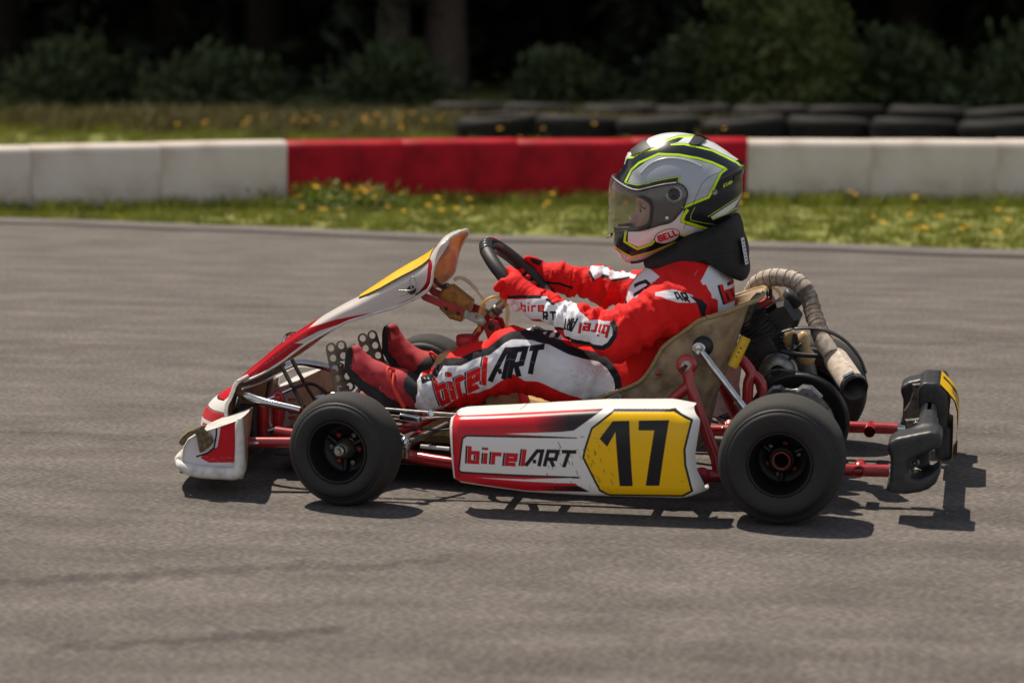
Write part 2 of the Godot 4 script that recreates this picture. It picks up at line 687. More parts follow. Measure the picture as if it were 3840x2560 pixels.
func materials() -> void:
	var fine := noise_tex(3, 0.06, [], 256, 3)
	var grain := noise_tex(4, 0.35, [], 256, 2)
	var smear := func(sd: int, lo: float) -> NoiseTexture2D:
		return noise_tex(sd, 0.012, [[0.0, Color(lo, lo, lo * 0.97)], [0.45, Color(0.93, 0.93, 0.92)], [1.0, Color.WHITE]], 512, 5)
	mats.rubber = tri(mat(lin(0.013, 0.013, 0.014), 0.62), noise_tex(11, 0.05, [[0.0, Color(0.7, 0.68, 0.66)], [1.0, Color.WHITE]], 256), 4.0, grain, 0.02)
	mats.tread = tri(mat(lin(0.032, 0.031, 0.03), 0.85), noise_tex(12, 0.08, [[0.0, Color(0.65, 0.63, 0.6)], [1.0, Color.WHITE]], 256), 5.0, grain, 0.05)
	mats.black_rim = mat(lin(0.008, 0.008, 0.009), 0.45, 0.3)
	mats.black = tri(mat(lin(0.018, 0.019, 0.021), 0.5), smear.call(21, 0.6), 3.0)
	mats.black_gloss = tri(mat(lin(0.02, 0.023, 0.028), 0.28), smear.call(22, 0.55), 4.0)
	mats.bumper = tri(mat(lin(0.024, 0.027, 0.032), 0.45), smear.call(23, 0.65), 5.0, fine, 0.04)
	mats.red = tri(mat(lin(0.42, 0.012, 0.018), 0.32), smear.call(24, 0.7), 5.0)
	mats.red.clearcoat_enabled = true
	mats.red.clearcoat = 0.5
	mats.red.clearcoat_roughness = 0.15
	mats.dark_red = mat(lin(0.16, 0.008, 0.012), 0.5)
	mats.red_plastic = tri(mat(lin(0.55, 0.012, 0.02), 0.4), smear.call(25, 0.8), 4.0)
	mats.chrome = tri(mat(lin(0.62, 0.63, 0.65), 0.12, 1.0), smear.call(26, 0.75), 6.0)
	mats.steel = tri(mat(lin(0.42, 0.41, 0.39), 0.32, 1.0), smear.call(27, 0.6), 8.0)
	mats.dull_steel = tri(mat(lin(0.2, 0.185, 0.165), 0.5, 0.8), smear.call(28, 0.5), 8.0)
	mats.alu = tri(mat(lin(0.3, 0.3, 0.31), 0.38, 0.9), smear.call(29, 0.6), 8.0)
	mats.white = tri(mat(lin(0.74, 0.73, 0.70), 0.35), smear.call(30, 0.72), 4.0)
	mats.beige = tri(mat(lin(0.75, 0.52, 0.34), 0.5), smear.call(31, 0.72), 4.0)
	mats.beige.backlight_enabled = true
	mats.beige.backlight = lin(0.95, 0.55, 0.25)
	mats.tank = tri(mat(lin(0.62, 0.42, 0.2), 0.4), smear.call(32, 0.75), 4.0)
	mats.amber = tri(mat(lin(0.6, 0.3, 0.06), 0.4), smear.call(33, 0.6), 6.0)
	mats.amber.backlight_enabled = true
	mats.amber.backlight = lin(0.35, 0.15, 0.03)
	mats.yellow = tri(mat(lin(0.85, 0.52, 0.02), 0.35), smear.call(34, 0.8), 5.0)
	mats.wrap = tri(mat(lin(0.66, 0.61, 0.55), 0.9), noise_tex(35, 0.03, [[0.0, Color(0.6, 0.56, 0.52)], [0.5, Color(0.85, 0.82, 0.78)], [1.0, Color.WHITE]], 256, 4), 7.0, noise_tex(36, 0.25, [], 256, 2), 0.12)
	mats.scorched = tri(mat(lin(0.4, 0.35, 0.3), 0.9), noise_tex(37, 0.03, [[0.0, Color(0.45, 0.4, 0.36)], [1.0, Color.WHITE]], 256, 4), 7.0, noise_tex(36, 0.25, [], 256, 2), 0.12)
	mats.seat = tri(mat(lin(0.46, 0.37, 0.265), 0.62), noise_tex(38, 0.011, [[0.0, Color(0.42, 0.38, 0.34)], [0.35, Color(0.72, 0.68, 0.62)], [0.62, Color(0.9, 0.87, 0.82)], [1.0, Color(1.0, 0.93, 0.8)]], 512, 6), 3.0, noise_tex(39, 0.12, [], 256, 3), 0.08)
	mats.seat_edge = tri(mat(lin(0.55, 0.43, 0.22), 0.5), noise_tex(40, 0.1, [[0.0, Color(0.55, 0.5, 0.4)], [1.0, Color.WHITE]], 256, 4), 8.0, noise_tex(41, 0.2, [], 256, 2), 0.15)
	mats.tray = tri(mat(lin(0.02, 0.02, 0.022), 0.5), smear.call(42, 0.5), 4.0)
	mats.engine = tri(mat(lin(0.045, 0.042, 0.045), 0.42, 0.4), smear.call(43, 0.45), 9.0)
	mats.hose = mat(Color(0.9, 0.7, 0.25, 0.45), 0.3)
	mats.hose.transparency = BaseMaterial3D.TRANSPARENCY_ALPHA
	mats.hose_grey = mat(Color(0.8, 0.72, 0.62, 0.5), 0.3)
	mats.hose_grey.transparency = BaseMaterial3D.TRANSPARENCY_ALPHA
	mats.tape = tri(mat(lin(0.26, 0.2, 0.12), 0.85), noise_tex(44, 0.04, [[0.0, Color(0.5, 0.45, 0.4)], [1.0, Color.WHITE]], 256, 4), 8.0, noise_tex(45, 0.2, [], 256, 2), 0.2)
	mats.pedal = tri(mat(lin(0.22, 0.18, 0.14), 0.45, 0.6), smear.call(46, 0.6), 8.0)
	mats.skin = mat(lin(0.5, 0.3, 0.21), 0.55)
	mats.skin.subsurf_scatter_enabled = true
	mats.skin.subsurf_scatter_strength = 0.15
	mats.foam = tri(mat(lin(0.012, 0.012, 0.013), 0.8), smear.call(47, 0.7), 5.0, noise_tex(48, 0.3, [], 256, 2), 0.04)
	mats.shoe = tri(mat(lin(0.52, 0.04, 0.055), 0.8), noise_tex(49, 0.02, [[0.0, Color(0.6, 0.5, 0.52)], [0.6, Color(0.95, 0.9, 0.9)], [1.0, Color.WHITE]], 256, 5), 5.0, noise_tex(50, 0.3, [], 256, 2), 0.06)
	mats.lace = tri(mat(lin(0.75, 0.05, 0.025), 0.75), null, 1.0, noise_tex(51, 0.2, [], 256, 2), 0.15)
	mats.sole = tri(mat(lin(0.014, 0.014, 0.016), 0.7), smear.call(52, 0.6), 5.0)
	mats.grip = tri(mat(lin(0.016, 0.016, 0.018), 0.55), null, 9.0, noise_tex(53, 0.3, [], 256, 2), 0.06)

# ---------------------------------------------------------------- ground

func edge_z(x: float) -> float:    # where the asphalt ends and the grass begins
	return -5.5 - 0.055 * (x - 0.2) * (x - 0.2) * 0.28 + 0.06 * (x - 0.6) + 0.03 * sin(x * 2.3) + 0.02 * sin(x * 5.1)

func setting() -> void:
	# soil under everything
	var g := Geo.new()
	g.q(Vector3(-160, -0.012, -160), Vector3(160, -0.012, -160), Vector3(160, -0.012, 160), Vector3(-160, -0.012, 160), Vector2(0, 0), Vector2(320, 0), Vector2(320, 320), Vector2(0, 320))
	var soil := mat(Color.WHITE, 0.95)
	soil.albedo_texture = noise_tex(61, 0.02, [[0.0, lin(0.1, 0.115, 0.02)], [0.5, lin(0.16, 0.175, 0.03)], [1.0, lin(0.2, 0.19, 0.05)]], 512, 5)
	soil.uv1_scale = Vector3(0.5, 0.5, 0.5)
	var o := put("ground", g, soil)
	o.set_meta("kind", "structure")
	# the track: worn asphalt, tyre rubber laid along the racing line
	var xs := []
	var x := -40.0
	while x <= 40.0:
		xs.append(x)
		x += 0.25 if absf(x + 2.0) < 8.0 else 2.0
	var wear := track_wear()
	var asphalt := func(bright: float, sd: int) -> StandardMaterial3D:
		var m := mat(Color.WHITE, 0.88)
		var c := func(v: float) -> Color: return lin(v * 1.09 * bright, v * 0.965 * bright, v * 0.88 * bright)
		m.albedo_texture = noise_tex(sd, 0.16, [[0.0, c.call(0.05)], [0.38, c.call(0.105)], [0.52, c.call(0.135)], [0.68, c.call(0.175)], [1.0, c.call(0.32)]], 1024, 4)
		m.uv1_scale = Vector3(1.0 / 3.4, 1.0 / 1.25, 1)
		m.heightmap_enabled = true
		m.heightmap_texture = noise_tex(sd + 1, 0.2, [], 1024, 3)
		m.heightmap_scale = 0.18
		m.detail_enabled = true
		m.detail_uv_layer = BaseMaterial3D.DETAIL_UV_2
		m.detail_blend_mode = BaseMaterial3D.BLEND_MODE_MUL
		m.detail_albedo = wear
		m.uv2_scale = Vector3.ONE
		m.specular_mode = BaseMaterial3D.SPECULAR_SCHLICK_GGX
		m.metallic_specular = 0.35
		return m
	var sheet := func(called: String, y: float, za: Callable, zb: Callable, m: Material, steps: int) -> void:
		var st := SurfaceTool.new()
		st.begin(Mesh.PRIMITIVE_TRIANGLES)
		var put_v := func(px: float, k: int) -> void:
			var z: float = lerpf(za.call(px), zb.call(px), float(k) / steps)
			st.set_uv(Vector2(px, z))
			st.set_uv2(Vector2((px + 5.0) / 8.0, (z + 6.0) / 8.5))
			st.set_normal(Vector3.UP)
			st.set_tangent(Plane(1, 0, 0, 1))
			st.add_vertex(Vector3(px, y, z))
		for i in xs.size() - 1:
			for k in steps:
				for v in [[i, k], [i + 1, k], [i + 1, k + 1], [i, k], [i + 1, k + 1], [i, k + 1]]:
					put_v.call(xs[v[0]], v[1])
		var mi := MeshInstance3D.new()
		mi.name = called
		mi.mesh = st.commit()
		mi.mesh.surface_set_material(0, m)
		mi.set_meta("kind", "structure")
		add_child(mi, true)
	sheet.call("track", 0.0, func(px: float) -> float: return edge_z(px) + 0.36 + 0.05 * sin(px * 0.4), func(_px: float) -> float: return 30.0, asphalt.call(1.22, 71), 1)
	# the paler strip of older asphalt along the grass: its paving seam is a step of a centimetre
	sheet.call("asphalt_verge", -0.005, func(px: float) -> float: return edge_z(px), func(px: float) -> float: return edge_z(px) + 0.352 + 0.05 * sin(px * 0.4), asphalt.call(1.5, 81), 1)
	sheet.call("seam_sealant", 0.004, func(px: float) -> float: return edge_z(px) + 0.315 + 0.05 * sin(px * 0.4) + 0.012 * sin(px * 9.0), func(px: float) -> float: return edge_z(px) + 0.41 + 0.05 * sin(px * 0.4) + 0.012 * sin(px * 7.0 + 1.0), tri(mat(lin(0.02, 0.019, 0.019), 0.85), null, 1.0), 1)

# the road's wear: patchy asphalt, rubber laid down by tyres along the driving line, a band of tan dust, small pale chips
func track_wear() -> ImageTexture:
	var n := FastNoiseLite.new()
	n.seed = 73
	n.frequency = 0.018
	n.fractal_octaves = 7
	n.fractal_gain = 0.68
	var im := n.get_seamless_image(768, 2048)
	im.resize(2048, 2048, Image.INTERPOLATE_CUBIC)
	im.convert(Image.FORMAT_RGBA8)
	im.adjust_bcs(1.0, 0.17, 1.0)
	im.adjust_bcs(1.62, 1.0, 1.0)
	var r := RandomNumberGenerator.new()
	r.seed = 41
	var o := Image.create_empty(1024, 1024, false, Image.FORMAT_RGBA8)
	var band := func(p: Array, w: float, c: Color, ragged: float) -> void:      # points in metres
		for i in p.size() - 1:
			var a: Vector2 = p[i]
			var b: Vector2 = p[i + 1]
			var steps := int((b - a).length() / 0.02) + 1
			for k in steps:
				var q := a.lerp(b, float(k) / steps)
				var ww: float = w * r.randf_range(1.0 - ragged, 1.0)
				var y: float = (q.y + 6.0) / 8.5 * 1024.0 + r.randf_range(-1, 1) * ragged * w * 50.0
				var layer := Image.create_empty(4, maxi(1, int(ww / 8.5 * 1024.0)), false, Image.FORMAT_RGBA8)
				layer.fill(Color(c.r, c.g, c.b, c.a * r.randf_range(0.5, 1.0)))
				o.blend_rect(layer, Rect2i(0, 0, 4, layer.get_height()), Vector2i(int((q.x + 5.0) / 8.0 * 1024.0), int(y - layer.get_height() * 0.5)))
	for i in 40:
		var z := r.randf_range(-4.9, 2.3)
		var x := r.randf_range(-5.0, 0.5)
		var l := r.randf_range(0.8, 5.0)
		var bend := r.randf_range(-0.05, 0.05)
		band.call([Vector2(x, z), Vector2(x + l * 0.5, z + 0.02 * l + bend), Vector2(x + l, z + 0.03 * l)], r.randf_range(0.02, 0.16), Color(0.3, 0.29, 0.3, r.randf_range(0.04, 0.1)), 0.3)
	band.call([Vector2(-1.7, 1.5), Vector2(-1.47, 1.37), Vector2(-1.08, 1.18), Vector2(-0.65, 1.02)], 0.12, Color(0.28, 0.26, 0.28, 0.2), 0.6)
	band.call([Vector2(-1.2, 1.84), Vector2(-0.95, 1.7), Vector2(-0.72, 1.62)], 0.09, Color(0.28, 0.26, 0.28, 0.22), 0.6)
	o.resize(2048, 2048, Image.INTERPOLATE_CUBIC)
	im.blend_rect(o, Rect2i(0, 0, 2048, 2048), Vector2i.ZERO)
	o = Image.create_empty(1024, 1024, false, Image.FORMAT_RGBA8)
	o.fill(Color(0.9, 0.76, 0.58, 0.0))
	for k in 3:
		band.call([Vector2(-1.5, 2.2), Vector2(-1.26, 1.9), Vector2(-1.1, 1.65), Vector2(-0.85, 1.36), Vector2(-0.4, 0.96), Vector2(-0.1, 0.72)], 0.34 - 0.09 * k, Color(0.9, 0.76, 0.58, 0.045), 0.8)
	o.resize(170, 170, Image.INTERPOLATE_LANCZOS)
	o.resize(2048, 2048, Image.INTERPOLATE_CUBIC)
	im.blend_rect(o, Rect2i(0, 0, 2048, 2048), Vector2i.ZERO)
	for i in 260:
		var p := Vector2i(r.randi_range(0, 2040), r.randi_range(0, 2040))
		im.fill_rect(Rect2i(p, Vector2i(r.randi_range(1, 3), r.randi_range(1, 2))), Color(1, 1, 1))
	return ImageTexture.create_from_image(im)

# ---------------------------------------------------------------- barrier of plastic blocks

func barrier_pt(s: float) -> Vector3:   # along the barrier's foot, s in metres, 0 where red begins
	var p := [Vector3(-11.5, 0, -3.6), Vector3(-7.0, 0, -5.35), Vector3(-4.55, 0, -6.48), Vector3(-3.22, 0, -7.12), Vector3(-2.1, 0, -7.52), Vector3(-0.85, 0, -7.77), Vector3(0.6, 0, -7.93), Vector3(3.0, 0, -7.95), Vector3(6.0, 0, -7.6)]
	var start := 3
	var i := start
	var left := s
	if s >= 0:
		while i < p.size() - 2 and left > (p[i + 1] - p[i]).length():
			left -= (p[i + 1] - p[i]).length()
			i += 1
		return p[i] + (p[i + 1] - p[i]).normalized() * left
	i = start - 1
	left = -s
	while i > 0 and left > (p[i + 1] - p[i]).length():
		left -= (p[i + 1] - p[i]).length()
		i -= 1
	return p[i + 1] + (p[i] - p[i + 1]).normalized() * left

func barrier() -> void:
	var white := tri(mat(lin(0.63, 0.575, 0.535), 0.55), noise_tex(91, 0.008, [[0.0, Color(0.84, 0.81, 0.77)], [0.4, Color(0.95, 0.94, 0.92)], [1.0, Color.WHITE]], 512, 5), 0.9)
	var red := tri(mat(lin(0.42, 0.006, 0.018), 0.5), noise_tex(92, 0.008, [[0.0, Color(0.72, 0.7, 0.7)], [0.5, Color(0.92, 0.9, 0.9)], [1.0, Color.WHITE]], 512, 5), 1.2)
	white.metallic_specular = 0.3
	red.metallic_specular = 0.25
	var total := 2.46
	var rl := total / 4.0
	var segs := []
	for k in 4:
		segs.append([k * rl, (k + 1) * rl, true])
	for k in 4:
		segs.append([total + k * 0.66, total + (k + 1) * 0.66, false])
		segs.append([-(k + 1) * 0.66, -k * 0.66, false])
	var names := {
		0: "red plastic barrier block next to the white block on the left", 1: "red plastic barrier block, second from the left of the red run", 2: "red plastic barrier block, third from the left of the red run",
		3: "red plastic barrier block behind the driver's helmet, last of the red run", 4: "white plastic barrier block right behind the helmet, beside the red run", 5: "white plastic barrier block touching the left end of the red run",
		6: "white plastic barrier block, second to the right of the helmet", 7: "white plastic barrier block, second to the left of the red run", 8: "white plastic barrier block at the right edge of the picture",
		9: "white plastic barrier block at the left edge of the picture", 10: "white plastic barrier block past the right edge", 11: "white plastic barrier block past the left edge"}
	for i in segs.size():
		var a := barrier_pt(segs[i][0])
		var b := barrier_pt(segs[i][1])
		var d := (b - a).normalized()
		var len_ := (b - a).length() - 0.0015
		var xf := Transform3D(Basis(d, Vector3.UP, d.cross(Vector3.UP)), (a + b) * 0.5)
		var m: Material = red if segs[i][2] else white
		var o := thing("barrier_block", names[i], "barrier", xf.origin, "plastic barrier blocks along the track")
		o.transform = xf
		var h := 0.325 + 0.004 * sin(i * 2.7)
		# body: cross-section with a rounded top and a slightly sloped face, run along the block with rounded ends
		var prof := [[0.125, 0.0], [0.125, 0.05], [0.115, h - 0.05], [0.105, h - 0.018], [0.085, h - 0.003], [0.0, h], [-0.085, h - 0.003], [-0.105, h - 0.018], [-0.115, h - 0.05], [-0.125, 0.05], [-0.125, 0.0]]
		var g := Geo.new()
		var rows := []
		for st in [[-0.5, 0.985], [-0.5, 0.996], [-0.497, 1.0], [-0.3, 1.0], [0.0, 1.008], [0.3, 1.0], [0.497, 1.0], [0.5, 0.996], [0.5, 0.985]]:
			var row := PackedVector3Array()
			for p in prof:
				row.append(Vector3(st[0] * len_, p[1] * (0.5 + st[1] * 0.5), -p[0] * st[1]))
			rows.append(row)
		g.grid(rows)
		g.smooth(1)
		g.fan(rows[0], Vector3(-0.5 * len_, h * 0.5, 0), true)
		g.smooth(2)
		g.fan(rows[8], Vector3(0.5 * len_, h * 0.5, 0))
		put("body", g, m, o)

# ---------------------------------------------------------------- old tyres in two rows

func car_tyre_mesh(sd: int) -> ArrayMesh:
	var g := Geo.new()
	var prof := pv([185, 25, 190, 12, 225, 2, 268, 4, 292, 22, 300, 45, 297, 62, 302, 80, 302, 110, 297, 128, 301, 148, 292, 170, 268, 190, 225, 194, 190, 184, 185, 170, 215, 160, 262, 150, 270, 100, 262, 45, 215, 35])
	lathe(g, prof, Transform3D(Basis(Vector3.RIGHT, -PI / 2), Vector3.ZERO), 36, true)
	# tread blocks
	for k in 40:
		var a := TAU * k / 40.0
		for y in [0.07, 0.12]:
			box(g, Vector3(0.03, 0.034, 0.01), Transform3D(Basis(Vector3.UP, -a + PI / 2), Vector3(cos(a + y) * 0.302, y, sin(a + y) * 0.302)), 0.002)
	return g.mesh()

func tyre_walls() -> void:
	var m := tri(mat(lin(0.014, 0.014, 0.015), 0.75), noise_tex(95, 0.02, [[0.0, Color(0.55, 0.52, 0.5)], [0.7, Color(0.9, 0.88, 0.85)], [1.0, Color.WHITE]], 256, 5), 2.0)
	m.metallic_specular = 0.34
	var mesh := car_tyre_mesh(1)
	var r := RandomNumberGenerator.new()
	r.seed = 12
	var rows := [[-3.05, -12.25, 8, 0.0], [-3.6, -13.95, 8, 0.0]]
	var nth := ["second", "third", "fourth", "fifth", "sixth", "seventh", "last"]
	for w in 2:
		for i in rows[w][2]:
			var px: float = rows[w][0] + i * 0.59 + r.randf_range(-0.02, 0.02)
			var pz: float = rows[w][1] + 0.05 * sin(i * 1.3) + r.randf_range(-0.05, 0.05)
			var lab: String
			if i == 0:
				lab = "worn black car tyre at the left end of the front tyre row" if w == 0 else "worn black car tyre at the left end of the back tyre row"
			else:
				lab = "worn black car tyre, %s from the left in the front tyre row" % nth[i - 1] if w == 0 else "worn black car tyre, %s from the left in the back tyre row" % nth[i - 1]
			var o := thing("old_tyre", lab, "tyre", Vector3(px, -0.012, pz), ("tyres in the front row behind the barrier" if w == 0 else "tyres in the back row near the trees") if i else "")
			var mi := MeshInstance3D.new()
			mi.name = "rubber_ring"
			mi.mesh = mesh
			mi.material_override = m
			mi.rotation = Vector3(r.randf_range(-0.07, 0.07), r.randf() * TAU, r.randf_range(-0.07, 0.07))
			mi.position.y = 0.012
			o.add_child(mi, true)

# ---------------------------------------------------------------- trees, bushes, grass

func leaf_clump(sd: int, leaves: int, spread: Vector3, size: float, droop := 0.0) -> ArrayMesh:
	var r := RandomNumberGenerator.new()
	r.seed = sd
	var g := Geo.new()
	g.smooth(-1)
	for i in leaves:
		var p := Vector3(r.randfn(0, 0.5), r.randfn(0, 0.5), r.randfn(0, 0.5)) * spread
		var d := (p.normalized() + Vector3(r.randf_range(-1, 1), r.randf_range(-0.6, 0.9) - droop, r.randf_range(-1, 1)) * 0.8).normalized()
		var s := d.cross(Vector3(r.randf_range(-1, 1), 1, r.randf_range(-1, 1))).normalized()
		var l := size * r.randf_range(0.6, 1.3)
		var w := l * r.randf_range(0.25, 0.45)
		g.q(p, p + d * l * 0.5 + s * w * 0.5, p + d * l, p + d * l * 0.5 - s * w * 0.5)
	return g.mesh()

func crowd(called: String, mesh: Mesh, where: Array, m: Material, parent: Node, stuff := false) -> MultiMeshInstance3D:
	var mm := MultiMesh.new()
	mm.transform_format = MultiMesh.TRANSFORM_3D
	mm.mesh = mesh
	mm.instance_count = where.size()
	for i in where.size():
		mm.set_instance_transform(i, where[i])
	var o := MultiMeshInstance3D.new()
	o.name = called
	o.multimesh = mm
	o.material_override = m
	if stuff:
		o.set_meta("kind", "stuff")
	(parent if parent else self).add_child(o, true)
	return o

func spin(r: RandomNumberGenerator, s: float, at_: Vector3) -> Transform3D:
	return Transform3D(Basis.from_euler(Vector3(r.randf_range(-0.5, 0.5), r.randf() * TAU, r.randf_range(-0.5, 0.5))).scaled(Vector3.ONE * s), at_)

func leaf_mat(r: float, g: float, b: float, sd: int) -> StandardMaterial3D:
	var m := tri(mat(lin(r, g, b), 0.7), noise_tex(sd, 0.03, [[0.0, Color(0.6, 0.6, 0.5)], [1.0, Color.WHITE]], 128, 3), 0.8)
	m.uv1_world_triplanar = true
	m.backlight_enabled = true
	m.backlight = lin(r * 0.8, g * 0.9, b * 0.5)
	return m

func forest() -> void:
	var r := RandomNumberGenerator.new()
	r.seed = 31
	var needle := leaf_mat(0.02, 0.032, 0.013, 101)
	var broad := leaf_mat(0.04, 0.062, 0.02, 102)
	var bushm := leaf_mat(0.08, 0.11, 0.032, 103)
	var bark := tri(mat(lin(0.2, 0.175, 0.155), 0.95), noise_tex(104, 0.05, [[0.0, Color(0.35, 0.33, 0.32)], [0.5, Color(0.75, 0.72, 0.7)], [1.0, Color.WHITE]], 256, 5), 1.5, noise_tex(105, 0.06, [], 256, 4), 2.0)
	var dark_bark := tri(mat(lin(0.045, 0.036, 0.03), 0.95), noise_tex(107, 0.05, [[0.0, Color(0.35, 0.33, 0.32)], [1.0, Color.WHITE]], 256, 5), 1.5)
	dark_bark.metallic_specular = 0.2
	var clump_n := leaf_clump(201, 70, Vector3(0.55, 0.28, 0.55), 0.34, 0.6)
	var clump_b := leaf_clump(202, 60, Vector3(0.5, 0.4, 0.5), 0.2, 0.1)
	# crowns: three shared layouts
	var layouts := []
	for v in 3:
		var list := []
		for i in 420:
			var y: float = r.randf_range(0.0, 1.0)
			var hh := 2.7 + 10.3 * y
			var rad := (2.6 - 2.2 * y) * sqrt(r.randf())
			if v == 2:
				rad = 2.7 * sqrt(r.randf()) * sin(PI * clampf(y * 0.9 + 0.1, 0, 1))
				hh = 2.9 + 8.3 * y
			var a := r.randf() * TAU
			list.append(spin(r, r.randf_range(0.8, 1.35), Vector3(cos(a) * rad, hh - rad * (0.25 if v < 2 else 0.0), sin(a) * rad)))
		layouts.append(list)
	# each: x, z, trunk radius, layout, label
	var trees := [
		[-5.57, -19.8, 0.15, 2, "grey pine trunk rising above the grass left of the tyre rows"], [-5.14, -20.2, 0.195, 0, "thicker grey pine trunk just right of the thinner one"],
		[-9.67, -19.6, 0.18, 0, "dark spruce at the far left of the forest edge"], [-8.22, -21.0, 0.21, 1, "dark spruce behind the white barrier on the left"],
		[-6.89, -19.9, 0.17, 1, "dark spruce left of the two grey trunks"], [-3.34, -21.2, 0.20, 1, "dark spruce behind the left end of the tyre rows"],
		[-2.06, -20.1, 0.15, 0, "slim dark spruce above the helmet"], [-0.51, -21.6, 0.22, 2, "broad-leaved tree behind the tall light bush"],
		[0.93, -19.9, 0.18, 0, "dark spruce at the right end of the forest edge"], [2.54, -20.8, 0.20, 1, "dark spruce past the right edge"],
		[-11.66, -20.6, 0.20, 1, "dark spruce past the left edge"]]
	for i in trees.size():
		var t: Array = trees[i]
		var o := thing("tree", t[4], "tree", Vector3(t[0], -0.012, t[1]), "trees at the forest edge")
		var g := Geo.new()
		var path := PackedVector3Array()
		var rad := []
		for k in 9:
			path.append(Vector3(0.05 * sin(k * 1.1 + i), k * 1.6 - 0.05, 0.05 * cos(k * 0.9 + i)))
			rad.append(t[2] * (1.35 if k == 0 else 1.0 - 0.1 * k))
		tube(g, curve(path, 3), resample(rad, 3), 14)
		put("trunk", g, bark if i < 2 else dark_bark, o)
		for k in 4:
			g = Geo.new()
			var a := TAU * (k + 0.3 * i) / 4.0
			var y0 := 2.2 + k * 1.1
			var br := PackedVector3Array([Vector3(0, y0, 0), Vector3(cos(a) * 0.8, y0 + 0.15, sin(a) * 0.8), Vector3(cos(a) * 1.7, y0 + 0.05, sin(a) * 1.7)])
			tube(g, br, [0.05, 0.035, 0.012], 6)
			put("branch", g, bark, o)
		var c := crowd("crown", clump_b if t[3] == 2 else clump_n, layouts[t[3]], broad if t[3] == 2 else needle, o, true)
		c.rotation.y = i * 1.7
	# the wood beyond: one dark mass of trunks and foliage
	var far_trunks := []
	var far_leaves := []
	for i in 120:
		far_trunks.append(Transform3D(Basis.from_scale(Vector3(1, 1, 1) * r.randf_range(0.7, 1.3)), Vector3(r.randf_range(-30, 14), 0, r.randf_range(-46, -22.5))))
	for i in 9500:
		var fz := r.randf_range(-62, -24.0)
		far_leaves.append(spin(r, r.randf_range(1.1, 2.0), Vector3(r.randf_range(-34, 14), (2.3 if fz > -34.0 else 0.2) + 12.0 * pow(r.randf(), 1.25), fz)))
	for i in 420:      # undergrowth between the trunks
		far_leaves.append(spin(r, r.randf_range(0.5, 1.1), Vector3(r.randf_range(-22, 8), r.randf_range(0.0, 1.6) * r.randf(), r.randf_range(-33, -18.6))))
	var tg := Geo.new()
	tube(tg, PackedVector3Array([Vector3(0, 0, 0), Vector3(0.05, 6, 0), Vector3(0, 13, 0.05)]), [0.2, 0.14, 0.04], 8)
	var fo := Node3D.new()
	fo.name = "forest"
	fo.set_meta("label", "dark mass of trees in the depth of the wood")
	fo.set_meta("kind", "stuff")
	add_child(fo)
	crowd("trunks", tg.mesh(), far_trunks, dark_bark, fo, true)
	crowd("foliage", clump_n, far_leaves, needle, fo, true)
	# bushes along the forest edge: x, z, width, height, label
	var bushes := [
		[-1.25, -15.6, 0.62, 1.1, "tall light green bush above the tyre rows right of the helmet"], [-0.35, -16.4, 0.5, 0.5, "mid green bush right of the tall light bush"],
		[-1.95, -16.0, 0.4, 0.5, "small green bush above the helmet behind the tyres"], [-4.6, -15.6, 0.42, 0.42, "low green bush in front of the grey pine trunks"],
		[-6.1, -15.5, 0.5, 0.32, "low dark green bush behind the white barrier"], [-3.2, -16.2, 0.4, 0.3, "low bush behind the left end of the tyre rows"],
		[-7.6, -16.0, 0.6, 0.42, "dark green bush at the left of the forest edge"], [0.75, -16.3, 0.5, 0.55, "dark green bush at the right edge of the forest"]]
	var light_bush := leaf_mat(0.15, 0.19, 0.055, 106)
	for i in bushes.size():
		var b: Array = bushes[i]
		var o := thing("bush", b[4], "bush", Vector3(b[0], -0.012, b[1]), "bushes along the forest edge")
		var list := []
		for k in 70:
			var d := Vector3(r.randfn(0, 0.45) * b[2], 0, r.randfn(0, 0.45) * b[2])
			var y: float = b[3] * sqrt(r.randf()) * clampf(1.15 - d.length() / (b[2] * 1.8), 0.15, 1.0)
			list.append(spin(r, r.randf_range(0.35, 0.62), d + Vector3(0, y, 0)))
		crowd("foliage", clump_b, list, light_bush if i == 0 else bushm, o, true)
		var g := Geo.new()
		for k in 5:
			tube(g, PackedVector3Array([Vector3(0, 0, 0), Vector3(sin(k * 1.3) * 0.12, b[3] * 0.4, cos(k * 1.3) * 0.12), Vector3(sin(k * 1.3) * 0.25, b[3] * 0.8, cos(k * 1.3) * 0.25)]), [0.018, 0.012, 0.004], 5)
			put("stem", g, bark, o)
			g = Geo.new()

func resample(a: Array, steps: int) -> Array:
	var o := []
	for i in a.size() - 1:
		for s in steps:
			o.append(lerpf(a[i], a[i + 1], float(s) / steps))
	o.append(a[a.size() - 1])
	return o

func tuft(sd: int, blades: int, height: float, spread: float) -> ArrayMesh:
	var r := RandomNumberGenerator.new()
	r.seed = sd
	var g := Geo.new()
	g.smooth(-1)
	for i in blades:
		var p := Vector3(r.randf_range(-1, 1) * spread, 0, r.randf_range(-1, 1) * spread)
		var d := Vector3(r.randf_range(-1, 1) * 0.5, 1, r.randf_range(-1, 1) * 0.5).normalized()
		var l := height * r.randf_range(0.45, 1.2)
		var s := Vector3(r.randf_range(-1, 1), 0, r.randf_range(-1, 1)).normalized() * 0.0035
		var mid := p + d * l * 0.55
		var tip := p + d * l + Vector3(d.x, -0.15, d.z) * l * 0.35
		g.q(p - s, p + s, mid + s * 0.8, mid - s * 0.8)
		g.t(mid - s * 0.8, mid + s * 0.8, tip)
	return g.mesh()

